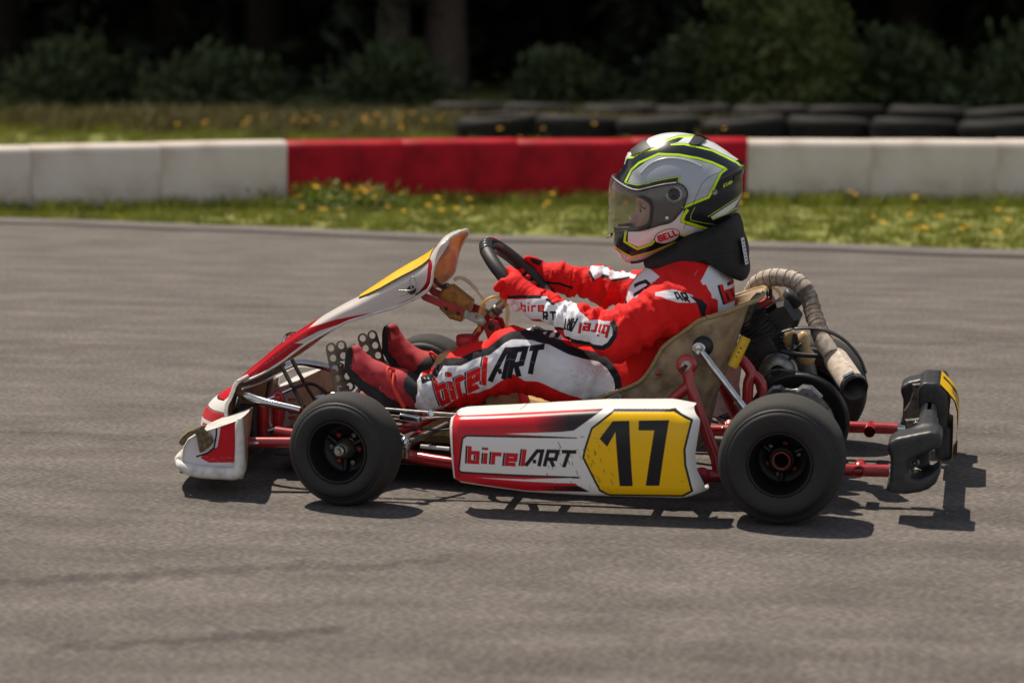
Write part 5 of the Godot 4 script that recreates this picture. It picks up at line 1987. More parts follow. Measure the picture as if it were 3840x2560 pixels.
func engine(k: Node3D) -> void:
	var o := Node3D.new()
	o.name = "engine"
	k.add_child(o, true)
	# cylinder leaning back, with cooling fins; axis from crankcase to head
	var cb := Vector3(-0.075, 0.27, -0.2)
	var ax := Vector3(-0.55, 0.83, 0.0).normalized()
	var xf := Transform3D(Basis(ax.cross(Vector3(0, 0, 1)).normalized(), Vector3(0, 0, 1), ax), cb)
	for i in 9:
		var g := Geo.new()
		box(g, Vector3(0.1 - 0.003 * absf(i - 4), 0.098, 0.0055), xf * at(0, 0, 0.012 + i * 0.0115), 0.0014)
		put("cooling_fin", g, mats.engine, o)
	var g := Geo.new()
	rbox(g, Vector3(0.086, 0.088, 0.14), 0.02, xf * at(0, 0, 0.05), 4)
	put("cylinder", g, mats.engine, o)
	g = Geo.new()
	rbox(g, Vector3(0.08, 0.085, 0.03), 0.01, xf * at(0, 0, 0.125), 4)
	put("cylinder_head", g, mats.engine, o)
	g = Geo.new()
	tube(g, PackedVector3Array([xf * Vector3(0, 0, 0.135), xf * Vector3(0, 0, 0.165)]), 0.008, 10)
	put("spark_plug", g, mats.red_plastic, o)
	g = Geo.new()
	rbox(g, Vector3(0.15, 0.11, 0.13), 0.03, Transform3D(Basis(Vector3.BACK, 0.25), Vector3(-0.05, 0.225, -0.2)), 4)
	put("crankcase", g, mats.engine, o)
	for i in 5:
		g = Geo.new()
		rbox(g, Vector3(0.08, 0.008, 0.03), 0.003, Transform3D(Basis(Vector3.BACK, 0.7), Vector3(-0.09 + 0.014 * i, 0.235 + 0.012 * i, -0.125)), 3)
		put("case_rib", g, mats.engine, o)
	g = Geo.new()
	lathe(g, pv([0, 0, 46, 0, 48, 4, 44, 14, 30, 18, 0, 18]), at(-0.05, 0.215, -0.135), 28)
	put("clutch_drum", g, mats.dull_steel, o)
	g = Geo.new()
	rbox(g, Vector3(0.1, 0.09, 0.1), 0.015, Transform3D(Basis(Vector3.BACK, 0.55), Vector3(-0.105, 0.275, -0.2)), 4)
	put("cylinder_base", g, mats.engine, o)
	# air box
	g = Geo.new()
	plate(g, pv([-112, 371, -74, 398, -53, 404, -43, 400, -14, 358, -23, 334, -57, 315, -78, 326]), 0.13, at(0, 0, -0.24), 0.012)
	put("air_box", g, mats.black_gloss, k)
	g = Geo.new()
	lathe(g, pv([16, -30, 26, -10, 28, 10, 24, 14, 0, 14]), aim(Vector3(-0.035, 0.405, -0.24), Vector3(0.5, 0.8, 0.2)), 20)
	put("air_intake", g, mats.black, k)
	# coil and ignition cover
	g = Geo.new()
	rbox(g, Vector3(0.06, 0.02, 0.05), 0.006, Transform3D(Basis(Vector3.BACK, 0.5), Vector3(-0.105, 0.395, -0.19)))
	put("ignition_coil", g, mats.red, k)
	pipe("spark_cable", [-128, 424, -170, -140, 440, -150, -120, 452, -170, -95, 425, -180, -90, 395, -170], 0.004, mats.black, k)
	pipe("frame_hoop", [-150, 400, -150, -120, 440, -150, -88, 446, -150, -82, 410, -150], 0.0045, mats.black, k)
	pipe("overflow_hose", [-148, 419, -120, -133, 428, -120, -110, 438, -130, -88, 442, -140, -67, 434, -150, -54, 411, -150], 0.0045, mats.hose, k, 5, 10)
	# exhaust: wrapped pipe, black sleeve, wrapped silencer with clamps
	var eo := Node3D.new()
	eo.name = "exhaust"
	k.add_child(eo, true)
	var path := curve(p3([-134, 410, -160, -124, 435, -150, -109, 454, -140, -83, 466, -130, -57, 468, -120, -26, 464, -110, -2, 448, -100, 14, 422, -90, 27, 386, -70, 39, 360, -50, 49, 339, -30, 64, 320, 0]), 10)
	g = Geo.new()
	var rr := []
	for i in path.size():
		rr.append(0.0205 + 0.0011 * (fmod(i * 0.37, 1.0)) + 0.0004 * sin(i * 1.9))
	var cut := int(path.size() * 0.56)
	tube(g, path.slice(0, cut + 1), rr.slice(0, cut + 1), 18)
	put("wrapped_pipe", g, mats.wrap, eo)
	g = Geo.new()
	tube(g, path.slice(cut), rr.slice(cut), 18)
	put("scorched_pipe", g, mats.scorched, eo)
	for i in range(4, path.size() - 3, 6):      # turns of the wrap
		g = Geo.new()
		var d := (path[i + 1] - path[i]).normalized()
		var ring := PackedVector3Array()
		var b := aim(path[i], d + Vector3(0.12, 0.1, 0.25)).basis
		for q in 19:
			ring.append(path[i] + (b.x * cos(TAU * q / 18.0) + b.y * sin(TAU * q / 18.0)) * 0.0214)
		tube(g, ring, 0.0011, 5, false)
		put("wrap_edge", g, mats.scorched, eo)
	g = Geo.new()
	tube(g, curve(p3([-134, 410, -160, -140, 380, -165, -145, 345, -170]), 4), 0.018, 14)
	put("manifold", g, mats.dull_steel, eo)
	g = Geo.new()
	tube(g, p3([50, 338, 0, 66, 318, 12, 74, 306, 20]), [0.0195, 0.0215, 0.02], 18)
	put("wrapped_joint", g, mats.wrap, eo)
	g = Geo.new()
	tube(g, PackedVector3Array([Vector3(0.066, 0.318, 0.012), p3([78, 298, -10, 138, 243, 130])[0].lerp(p3([78, 298, -10, 138, 243, 130])[1], 0.06)]), 0.0185, 18)
	put("rubber_sleeve", g, mats.black, eo)
	var sp: PackedVector3Array = p3([78, 298, -10, 138, 243, 130])
	var a := sp[0]
	var b2 := sp[1]
	var dir := (b2 - a).normalized()
	var len_ := (b2 - a).length()
	g = Geo.new()
	lathe(g, pv([16, 0, 24, 5, 27.5, 14, 29.5, 28, 30.5, len_ * 1000 - 6, 31, len_ * 1000]), aim(a, dir), 32)
	put("silencer", g, mats.wrap, eo)
	g = Geo.new()
	lathe(g, pv([31.5, len_ * 1000 - 8, 32, len_ * 1000 - 6, 32, len_ * 1000 + 1, 31, len_ * 1000 + 3, 27.5, len_ * 1000 + 3, 27, 30, 0, 30]), aim(a, dir), 32)
	put("tail_ring", g, mats.black, eo)
	for c in [[0.006, 0.0255], [len_ - 0.014, 0.0315]]:
		g = Geo.new()
		lathe(g, PackedVector2Array([Vector2(c[1], c[0]), Vector2(c[1] + 0.0012, c[0]), Vector2(c[1] + 0.0012, c[0] + 0.009), Vector2(c[1], c[0] + 0.009)]), aim(a, dir), 28)
		put("hose_clamp", g, mats.steel, eo)
		g = Geo.new()
		var cm: Vector3 = a + dir * (c[0] + 0.0045)
		var upv := (Vector3(-0.35, 0.8, 0.35) - dir * dir.dot(Vector3(-0.35, 0.8, 0.35))).normalized()
		var sd := dir.cross(upv)
		tube(g, PackedVector3Array([cm + upv * (c[1] + 0.005) - sd * 0.014, cm + upv * (c[1] + 0.005) + sd * 0.014]), 0.0052, 10)
		put("clamp_screw", g, mats.chrome, eo)
	# chain guard: a thin black strap over sprocket and chain
	g = Geo.new()
	tube(g, curve(p3([-132, 320, -30, -104, 329, -30, -77, 338, -30, -46, 348, -30, -14, 357, -30, 28, 359, -30, 59, 354, -30, 91, 340, -30, 118, 318, -30, 141, 289, -30, 155, 255, -30]), 4), 0.0038, 8, true, 4.0, Vector3(1, 0.2, 0))
	put("chain_guard", g, mats.black, k)
	g = Geo.new()
	tube(g, curve(p3([-47, 302, -30, -15, 296, -30, 25, 293, -30, 58, 294, -30]), 4), 0.006, 8)
	put("guard_stay", g, mats.black, k)
	g = Geo.new()
	plate(g, pv([-30, 280, -20, 345, -14, 345, -20, 280]), 0.01, at(0, 0, -0.05), 0.002)
	put("guard_post", g, mats.black, k)
	# sprocket on the axle, toothed
	g = Geo.new()
	var teeth := PackedVector2Array()
	for i in 144:
		var an := TAU * i / 144.0
		teeth.append(Vector2(cos(an), sin(an)) * (0.104 if i % 2 else 0.099))
	plate(g, teeth, 0.006, at(0, 0.1385, -0.045), 0.0012)
	put("sprocket", g, mats.black, k)
	pipe("chain", [-105, 226, -45, -60, 254, -45, 0, 246, -45, 45, 236, -45, 85, 205, -45], 0.004, mats.dull_steel, k)
	# brake disc with its caliper behind the near rear wheel
	g = Geo.new()
	lathe(g, pv([30, -4, 92, -4, 94, -2, 94, 2, 92, 4, 30, 4]), at(0, 0.1385, 0.1), 48, true)
	put("brake_disc", g, mats.dull_steel, k)
	g = Geo.new()
	lathe(g, pv([88, -30, 118, -30, 121, -26, 121, 6, 118, 10, 112, 10, 108, 4, 90, 0]), at(0, 0.1385, 0.03), 48, true)
	put("drive_pulley", g, mats.black, k)
	for s in [-1, 1]:
		g = Geo.new()
		plate(g, pv([10, 190, 14, 262, 28, 274, 50, 272, 74, 250, 68, 200]) if s > 0 else pv([-70, 200, -58, 250, -38, 270, -20, 272, -8, 260, -6, 200]), 0.03, at(0, 0, 0.3), 0.005)
		put("bearing_clamp", g, mats.black_gloss if s < 0 else mats.alu, k)
	g = Geo.new()
	tube(g, p3([-10, 262, 300, 4, 260, 300, 18, 262, 300]), 0.004, 8)
	put("clamp_bolt", g, mats.steel, k)
	# red bracket with a slot, yellow fuel pump bulb and catch bottle
	pipe("engine_stay", [-140, 305, 90, -122, 290, 95, -106, 266, 100, -112, 235, 105, -112, 150, 110], 0.013, mats.red, k)
	pipe("engine_stay", [-108, 268, 100, -90, 258, 100, -78, 238, 102, -78, 200, 105, -85, 140, 110], 0.011, mats.red, k)
	g = Geo.new()
	tube(g, p3([-113, 360, 165, -143, 292, 175]), 0.0125, 14)
	put("catch_tube", g, mats.yellow, k)
	pv([0, 0])
	for i in 4:
		g = Geo.new()
		tube(g, p3([-124 - 5 * i, 339 - 10 * i, 183, -121 - 5 * i, 336 - 10 * i, 183]), 0.0016, 5)
		put("pen_mark", g, mats.black, k)
	for q in [[-35, 318, -150, 17, 24], [-3, 305, -155, 17, 30], [4, 272, -150, 24, 22]]:
		g = Geo.new()
		ball(g, Vector3(q[3], q[4], q[3]) * 0.001, at(q[0] * 0.001, q[1] * 0.001, q[2] * 0.001), 10)
		put("fuel_bulb", g, mats.tank, k)
	g = Geo.new()
	tube(g, p3([-22, 330, -130, -10, 290, -130]), 0.006, 8)
	put("bulb_strap", g, mats.black, k)
	g = Geo.new()
	rbox(g, Vector3(0.05, 0.06, 0.09), 0.012, at(-0.075, 0.17, -0.12))
	put("engine_mount", g, mats.alu, k)
	g = Geo.new()
	lathe(g, pv([20, -20, 44, -20, 46, -14, 46, 14, 44, 20, 20, 20]), at(-0.055, 0.245, -0.07), 30)
	put("drive_drum", g, mats.alu, k)

func rear_bumper(k: Node3D) -> void:
	var o := Node3D.new()
	o.name = "rear_bumper"
	k.add_child(o, true)
	# moulded corner pieces: C-shaped, hollow between two arms
	var arm_out := pv([227, 168, 230, 177, 246, 187, 300, 200, 319, 204, 336, 203, 344, 193, 344, 178, 338, 167, 322, 159, 300, 150, 284, 142, 274, 133, 272, 110, 279, 100, 300, 98, 322, 110, 340, 126, 344, 123, 343, 112, 334, 88, 318, 74, 300, 67, 268, 61, 234, 62, 227, 67, 226, 76, 233, 92, 234, 140, 228, 156])
	var corner := nets([moulded(arm_out, 0.405, 0.052, 0.009, 0.005), moulded(pv([288, 196, 300, 204, 322, 204, 332, 196, 328, 165, 296, 158]), 0.3, 0.08, 0.012, 0.02), moulded(pv([284, 172, 296, 186, 318, 186, 326, 176, 322, 140, 292, 134]), 0.09, 0.16, 0.012, 0.02), moulded(pv([290, 165, 284, 110, 296, 78, 316, 76, 318, 165]), 0.33, 0.03, 0.008, 0.015)], 0.0045, 1, [null])
	for s in [1, -1]:
		var c := Node3D.new()
		c.name = "bumper_corner"
		o.add_child(c, true)
		var mi := put_net("arm", corner, [mats.bumper], c)
		mi.scale = Vector3(1, 1, s)
		bolt("bolt", Vector3(0.288, 0.117, 0.366 * s), Vector3(-0.3, 0, s), 0.007, c, mats.chrome)
	# centre piece
	var g := Geo.new()
	var centre := nets([moulded(pv([279, 170, 277, 200, 280, 224, 291, 234, 324, 233, 349, 210, 353, 170, 348, 122, 320, 108, 316, 134, 303, 142]), -0.155, 0.108, 0.008, 0.006), moulded(pv([319, 124, 319, 47, 336, 41, 360, 47, 360, 124]), -0.155, 0.1, 0.01)], 0.006, 1, [null])
	put_net("centre_piece", centre, [mats.bumper], o)
	for s in [1, -1]:
		g = Geo.new()
		plate(g, pv([246, 76, 240, 103, 238, 128, 252, 150, 260, 176, 258, 196, 290, 200, 300, 140, 296, 80]), 0.012, at(0, 0, 0.262 * s), 0.003)
		put("mount_plate", g, mats.dull_steel, o)
		g = Geo.new()
		tube(g, p3([222, 80, 280 * s, 262, 80, 280 * s]), 0.01, 12)
		put("mount_tube", g, mats.chrome, o)
		bolt("bolt", Vector3(0.252, 0.118, 0.27 * s), Vector3(0, 0, s), 0.009, o, mats.black)
		for q in [[268, 170], [276, 190]]:
			pipe("u_bolt", [q[0], q[1] - 18, 300 * s, q[0] + 4, q[1] + 4, 304 * s, q[0] + 14, q[1] + 4, 304 * s, q[0] + 16, q[1] - 18, 300 * s], 0.003, mats.chrome, o)
	# yellow number plate, bent over the centre piece
	var p := Paint.new(-135, 0, 135, 190, 1.5, lin(0.82, 0.5, 0.004))
	var blackc := lin(0.012, 0.012, 0.014)
	p.poly([60, 178, 22, 178, 34, 120, 22, 128, 18, 112, 40, 95, 52, 95], blackc)
	p.text("17", [-55, 70, 60, 70, -55, 178, 60, 178], blackc, 0.26, 0.18)
	var m := p.material(0.4)
	var prof := pv([329, 231, 348, 212, 366, 190, 373, 166, 374, 118, 372, 62, 363, 48])
	var rows := []
	var uvs := []
	for lay in 1:
		for j in 9:
			var z := -0.105 + 0.21 * j / 8.0
			var row := PackedVector3Array()
			var ruv := PackedVector2Array()
			var run := 185.0
			for i in prof.size():
				if i > 0:
					run -= (prof[i] - prof[i - 1]).length() * 1000.0 * 0.9
				row.append(Vector3(prof[i].x, prof[i].y, z - 0.155))
				ruv.append(p.uv(-z, run * 0.001))
			rows.append(row)
			uvs.append(ruv)
	g = Geo.new()
	g.grid(rows, uvs)
	put("number_plate", g, m, o)
	g = Geo.new()
	var inn := []
	for r in rows:
		var row := PackedVector3Array()
		for q in r:
			row.append(q + Vector3(-0.003, -0.0015, 0))
		inn.append(row)
	g.grid(inn)
	put("plate_back", g, mats.yellow, o)

# ---------------------------------------------------------------- the driver

var hel_c := Vector2(-0.29, 0.665)
var hel_ang := PackedFloat32Array()
var hel_rad := PackedFloat32Array()

func blob_setup(sil: PackedVector2Array, c: Vector2) -> Array:
	var list := []
	for p in sil:
		var d := p - c
		list.append([atan2(d.y, d.x), d.length()])
	list.sort_custom(func(a, b): return a[0] < b[0])
	return list

func blob_r(list: Array, a: float) -> float:
	var n := list.size()
	a = wrapf(a, -PI, PI)
	for i in n:
		var p0: Array = list[(i - 1 + n) % n]
		var p1: Array = list[i]
		var a0: float = p0[0] - (TAU if i == 0 else 0.0)
		if a <= p1[0] or i == n - 1:
			var q1: float = p1[0]
			if a > q1:
				a0 = list[n - 1][0]
				q1 = list[0][0] + TAU
				p0 = list[n - 1]
				p1 = list[0]
			var t: float = clampf((a - a0) / maxf(1e-6, q1 - a0), 0, 1)
			return lerpf(p0[1], p1[1], t)
	return list[0][1]

# a rounded body with the given outline seen from the side; keep: null or a polygon, inside: keep what is inside it
func blob(list: Array, c: Vector2, zc: float, wz: float, scale_: float, p: Paint, keep, inside: bool, nt := 180, np := 30, e := 2.3, both := true) -> Geo:
	var g := Geo.new()
	var rad := PackedFloat32Array()
	for i in nt + 1:
		# a little smoothing of the outline
		var a := TAU * i / nt - PI
		rad.append((blob_r(list, a - 0.05) + blob_r(list, a) * 2.0 + blob_r(list, a + 0.05)) * 0.25)
	for s in ([1.0, -1.0] if both else [1.0]):
		var rows := []
		for j in np + 1:
			var ph := PI / 2 * j / np
			var rho := sin(ph)
			var row := PackedVector3Array()
			for i in nt + 1:
				var a := TAU * i / nt - PI
				var x := c.x + cos(a) * rad[i] * rho * scale_
				var y := c.y + sin(a) * rad[i] * rho * scale_
				row.append(Vector3(x, y, zc + s * wz * scale_ * sqrt(maxf(0.0, 1.0 - pow(rho, e)))))
			rows.append(row)
		for j in np:
			for i in nt:
				var q := [rows[j][i], rows[j][i + 1], rows[j + 1][i + 1], rows[j + 1][i]]
				if keep != null:
					var m: Vector3 = (q[0] + q[1] + q[2] + q[3]) * 0.25
					var cc := Vector2(m.x, m.y)
					if Geometry2D.is_point_in_polygon(cc, keep) != inside:
						continue
				if s > 0:
					q.reverse()
				if p:
					g.q(q[0], q[1], q[2], q[3], p.uv(q[0].x, q[0].y), p.uv(q[1].x, q[1].y), p.uv(q[2].x, q[2].y), p.uv(q[3].x, q[3].y))
				else:
					g.q(q[0], q[1], q[2], q[3])
	return g

# the point of that body above (x, y)
func on_blob(list: Array, c: Vector2, zc: float, wz: float, scale_: float, p: Vector2, s := 1.0) -> Vector3:
	var d := p - c
	var r := (blob_r(list, d.angle() - 0.05) + blob_r(list, d.angle()) * 2.0 + blob_r(list, d.angle() + 0.05)) * 0.25 * scale_
	var rho := minf(1.0, d.length() / r)
	if d.length() > r:
		p = c + d.normalized() * r
	return Vector3(p.x, p.y, zc + s * wz * scale_ * sqrt(maxf(0.0, 1.0 - pow(rho, 2.3))))

func driver() -> void:
	var o := thing("person", "driver in red and white racing suit and lime striped helmet, seated in the kart", "person")
	var redc := lin(0.66, 0.009, 0.009)
	var white := lin(0.70, 0.69, 0.74)
	var blackc := lin(0.012, 0.012, 0.016)
	var lime := lin(0.50, 0.78, 0.015)
	# --- prints of the suit, each laid out on the side view of its limb
	var leg := Paint.new(-920, 90, -330, 400, 1.3, white)
	leg.smooth_poly([-870, 205, -845, 230, -835, 205, -860, 190], lin(0.6, 0.6, 0.68), self)
	leg.poly([-875, 243, -859, 250, -842, 254, -832, 276, -823, 289, -800, 293, -774, 294, -741, 311, -709, 320, -689, 335, -670, 351, -654, 359, -641, 360, -610, 357, -562, 342, -523, 326, -478, 312, -450, 305, -427, 287, -410, 265, -405, 246, -405, 215, -282, 218, -284, 468, -874, 387], redc)
	leg.poly([-835, 165, -806, 190, -777, 212, -774, 221, -732, 222, -703, 234, -669, 258, -643, 273, -621, 256, -590, 253, -534, 229, -477, 207, -421, 198, -421, 130, -835, 117], redc)
	leg.line([-875, 243, -859, 250, -842, 254, -832, 276, -823, 289, -800, 293, -774, 294, -741, 311, -709, 320, -689, 335, -670, 351, -654, 359, -641, 360, -610, 357, -562, 342, -523, 326, -478, 312, -450, 305, -427, 287, -410, 265, -405, 246, -405, 215], 16, blackc)
	var lq: Array = [-825, 185, -714, 243, -843, 252, -709, 310]
	leg.text("birel", [lq[0] - 5, lq[1] + 1, lq[2] - 5, lq[3] + 1, lq[4] - 5, lq[5] + 1, lq[6] - 5, lq[7] + 1], blackc, 0.27, 0.3)
	leg.text("birel", lq, white, 0.32, 0.3)
	leg.text("birel", lq, redc, 0.27, 0.3)
	leg.text("ART", [-703, 251, -590, 276, -679, 334, -579, 338], blackc, 0.16, 0.14)
	leg.dashes([-881, 184, -840, 216, -760, 255, -703, 285, -652, 309, -604, 302, -520, 273, -478, 258, -421, 238], 0.9, lin(0.5, 0.5, 0.56))
	var r := RandomNumberGenerator.new()
	r.seed = 8
	for i in 60:      # grey dirt on the thigh and the shin
		var c := Vector2(r.randfn(-480, 22), r.randfn(270, 14)) if i % 3 else Vector2(r.randfn(-845, 15), r.randfn(265, 12))
		leg.stroke(PackedVector2Array([c, c + Vector2(r.randf_range(2, 7), -r.randf_range(1, 5))]), r.randf_range(1, 3), lin(0.56, 0.52, 0.5))
	var arm := Paint.new(-700, 270, -180, 500, 1.5, redc)
	arm.poly([-677, 435, -589, 446, -585, 450, -573, 450, -569, 443, -553, 435, -511, 446, -491, 424, -465, 405, -414, 406, -400, 395, -397, 373, -423, 341, -471, 343, -525, 350, -529, 376, -553, 379, -551, 355, -581, 363, -589, 396, -609, 394, -649, 390, -678, 410], white)
	arm.line([-675, 440, -641, 446, -609, 448, -587, 449], 7, blackc)
	arm.line([-527, 356, -501, 352, -471, 347, -431, 343, -415, 353, -401, 373, -400, 391, -410, 405], 11, blackc)
	arm.line([-555, 380, -528, 378], 6, blackc)
	arm.line([-575, 444, -553, 434], 5, blackc)
	arm.text("bire", [-639, 411, -578, 416, -639, 433, -579, 437], redc, 0.3, 0.3)
	arm.text("RT", [-581, 397, -549, 398, -581, 416, -549, 418], blackc, 0.26, 0.3)
	var aq: Array = [-414, 397, -487, 398, -421, 368, -491, 373]
	arm.text("birel", [aq[0] + 2, aq[1], aq[2] + 2, aq[3], aq[4] + 2, aq[5], aq[6] + 2, aq[7]], blackc, 0.26, 0.3)
	arm.text("birel", aq, redc, 0.25, 0.3)
	arm.text("ART", [-492, 408, -526, 404, -503, 374, -528, 379], blackc, 0.13, 0.2)
	arm.poly([-316, 469, -298, 473, -277, 477, -244, 471, -231, 465, -218, 448, -261, 448, -287, 455, -301, 461, -315, 461], white)
	arm.text("AR", [-262, 455, -233, 449, -283, 472, -244, 471], blackc, 0.15, 0.25)
	arm.poly([-236, 464, -210, 452, -199, 438, -205, 412, -212, 416, -216, 434, -220, 447], blackc)
	var tor := Paint.new(-520, 160, -90, 560, 1.4, redc)
	tor.poly([-361, 513, -310, 495, -276, 504, -286, 488, -310, 467, -327, 458, -351, 442, -393, 413, -417, 432, -396, 463], white)
	tor.line([-380, 448, -340, 474], 7, blackc)
	tor.line([-382, 467, -369, 475, -352, 482, -340, 477, -351, 458], 7, blackc)
	tor.line([-409, 432, -395, 414], 12, blackc)
	tor.line([-314, 470, -282, 491], 4, blackc)
	tor.line([-326, 475, -320, 485], 5, redc)
	tor.poly([-200, 532, -180, 541, -116, 534, -104, 484, -103, 404, -180, 411, -181, 443, -220, 482, -204, 523], white)
	var tq: Array = [-165, 429, -103, 435, -177, 477, -116, 487]
	tor.text("birel", [tq[0] - 4, tq[1], tq[2] - 4, tq[3], tq[4] - 4, tq[5], tq[6] - 4, tq[7]], blackc, 0.17, 0.34)
	tor.text("birel", tq, redc, 0.17, 0.34)
	for l in [[-271, 506, -241, 500, -220, 488], [-303, 476, -266, 476, -234, 467, -205, 449, -194, 437, -198, 413], [-226, 514, -251, 472]]:
		tor.line(l, 1.1, lin(0.72, 0.3, 0.28))
	tor.poly([-236, 464, -210, 452, -199, 438, -205, 412, -212, 416, -216, 434, -220, 447], blackc)
	var far := Paint.new(-700, 340, -350, 520, 1.3, redc)
	far.poly([-525, 484, -495, 484, -464, 470, -408, 467, -408, 459, -468, 451, -481, 464, -497, 461, -510, 454, -525, 471], white)
	far.line([-526, 472, -510, 452], 6, blackc)
	far.line([-494, 462, -476, 459], 7, blackc)
	far.line([-470, 451, -426, 458], 5, blackc)
	far.line([-644, 445, -594, 443, -562, 433], 6, blackc)
	far.poly([-671, 504, -659, 502, -643, 493, -649, 483, -666, 492], blackc)
	var weave := noise_tex(120, 0.42, [], 256, 2)
	var crease := noise_tex(121, 0.02, [], 256, 5)
	var ms := []
	for p in [tor, arm, far, leg]:
		var m: StandardMaterial3D = p.material(0.78)
		m.heightmap_enabled = true
		m.heightmap_texture = crease
		m.heightmap_scale = 0.22
		ms.append(m)
	for m in ms:
		m.texture_repeat = true
	# --- the body in its suit: one continuous surface (regions: 0 torso, 1 near arm, 2 far arm, 3 legs)
	var z0 := 0.04
	var b := [
		bone(Vector3(-0.375, 0.225, z0 - 0.06), Vector3(-0.375, 0.225, z0 + 0.06), 0.092, 0.092, 0.03, 0, 1.0, 0.004),
		bone(Vector3(-0.355, 0.265, z0), Vector3(-0.272, 0.415, z0), 0.105, 0.113, 0.05, 0, 1.28, 0.006, 14.0),
		bone(Vector3(-0.272, 0.415, z0), Vector3(-0.248, 0.478, z0), 0.112, 0.082, 0.05, 0, 1.35, 0.004, 14.0),
		bone(Vector3(-0.345, 0.34, z0), Vector3(-0.325, 0.435, z0), 0.082, 0.066, 0.05, 0, 1.35, 0.006, 14.0),
		bone(Vector3(-0.25, 0.49, z0), Vector3(-0.262, 0.56, z0 - 0.005), 0.062, 0.055, 0.03, 0),
		bone(Vector3(-0.25, 0.468, z0 + 0.05), Vector3(-0.262, 0.444, z0 + 0.135), 0.066, 0.060, 0.04, 0, 1.0, 0.003),
		bone(Vector3(-0.265, 0.442, z0 + 0.145), Vector3(-0.402, 0.367, 0.232), 0.062, 0.053, 0.03, 1, 1.0, 0.016, 24.0),
		bone(Vector3(-0.402, 0.367, 0.232), Vector3(-0.485, 0.386, 0.216), 0.050, 0.042, 0.03, 1, 1.0, 0.018, 30.0),
		bone(Vector3(-0.485, 0.386, 0.216), Vector3(-0.585, 0.424, 0.178), 0.041, 0.033, 0.02, 1, 1.0, 0.017, 36.0),
		bone(Vector3(-0.25, 0.468, z0 - 0.05), Vector3(-0.275, 0.452, z0 - 0.135), 0.066, 0.060, 0.04, 0, 1.0, 0.003),
		bone(Vector3(-0.275, 0.452, z0 - 0.14), Vector3(-0.40, 0.412, -0.165), 0.062, 0.052, 0.03, 2, 1.0, 0.016, 24.0),
		bone(Vector3(-0.40, 0.412, -0.165), Vector3(-0.50, 0.435, -0.158), 0.050, 0.043, 0.03, 2, 1.0, 0.018, 30.0),
		bone(Vector3(-0.50, 0.435, -0.158), Vector3(-0.60, 0.455, -0.142), 0.042, 0.034, 0.02, 2, 1.0, 0.017, 36.0),
		bone(Vector3(-0.395, 0.225, z0 + 0.075), Vector3(-0.53, 0.262, 0.15), 0.079, 0.073, 0.025, 3, 1.0, 0.009, 16.0),
		bone(Vector3(-0.53, 0.262, 0.15), Vector3(-0.652, 0.298, 0.18), 0.072, 0.068, 0.03, 3, 1.0, 0.009, 18.0),
		bone(Vector3(-0.652, 0.298, 0.18), Vector3(-0.77, 0.252, 0.175), 0.068, 0.061, 0.03, 3, 1.0, 0.013, 22.0),
		bone(Vector3(-0.77, 0.252, 0.175), Vector3(-0.862, 0.207, 0.165), 0.060, 0.044, 0.03, 3, 1.0, 0.013, 26.0),
		bone(Vector3(-0.395, 0.225, z0 - 0.075), Vector3(-0.53, 0.25, -0.08), 0.078, 0.07, 0.025, 3, 1.0, 0.009, 16.0),
		bone(Vector3(-0.53, 0.25, -0.08), Vector3(-0.655, 0.262, -0.125), 0.07, 0.063, 0.03, 3, 1.0, 0.009, 18.0),
		bone(Vector3(-0.655, 0.262, -0.125), Vector3(-0.872, 0.20, -0.135), 0.062, 0.044, 0.03, 3, 1.0, 0.013, 24.0)]
	put_net("body", nets(b, 0.0066, 4, [tor, arm, far, leg]), ms, o)
	# cuffs at the ankles
	var g := Geo.new()
	for q in [Vector3(-0.866, 0.205, 0.165), Vector3(-0.876, 0.198, -0.135)]:
		g = Geo.new()
		var xf := aim(q, Vector3(-0.9, -0.43, 0.0))
		lathe(g, pv([44, -10, 46, 0, 45, 5, 41, 6, 38, 0]), xf, 24)
		put("trouser_cuff", g, mats.white, o)
	# --- gloves: palm, four curled fingers, thumb
	for s in [1.0, -1.0]:
		var hub := Vector3(-0.664, 0.457, 0.126 * s)
		var t := Vector3(-0.7071, 0.7071, 0)
		var n := Vector3(0.7071, 0.7071, 0)
		var zz := Vector3(0, 0, s)
		var wrist := Vector3(-0.592, 0.427, 0.176) if s > 0 else Vector3(-0.603, 0.456, -0.142)
		var reg := 0
		var palm := hub + zz * 0.03 + n * 0.012 - t * 0.006
		var fb := [bone(wrist, palm, 0.029, 0.027, 0.016, reg, 1.0, 0.003, 40.0), bone(wrist + Vector3(0.02, -0.006, 0.002), wrist, 0.037, 0.035, 0.012, reg, 1.0, 0.003, 40.0), bone(palm - t * 0.022, palm + t * 0.020, 0.019, 0.018, 0.012, reg), bone(palm - t * 0.026, wrist + Vector3(-0.012, -0.012, 0), 0.023, 0.026, 0.014, reg)]
		var lens_ := [0.9, 1.0, 1.05, 0.92]
		for i in 4:
			var off := t * (-0.036 + 0.0215 * i)
			var L: float = lens_[i]
			var k0 := hub + off + zz * 0.032 - n * 0.002
			var k1 := hub + off + zz * 0.021 * L - n * 0.024
			var k2 := hub + off - zz * 0.012 * L - n * 0.027
			var k3 := hub + off - zz * 0.028 * L - n * 0.006
			fb.append(bone(k0, k1, 0.0102, 0.0098, 0.003, reg))
			fb.append(bone(k1, k2, 0.0098, 0.0094, 0.003, reg))
			fb.append(bone(k2, k3, 0.0094, 0.0084, 0.003, reg))
		var th0 := palm + n * 0.012 + t * 0.015
		var th1 := hub + n * 0.026 + t * 0.022 + zz * 0.012
		var th2 := hub + n * 0.022 + t * 0.040 - zz * 0.006
		fb.append(bone(th0, th1, 0.0145, 0.0125, 0.01, reg))
		fb.append(bone(th1, th2, 0.0125, 0.0095, 0.005, reg))
		var pm: Paint = arm if s > 0 else far
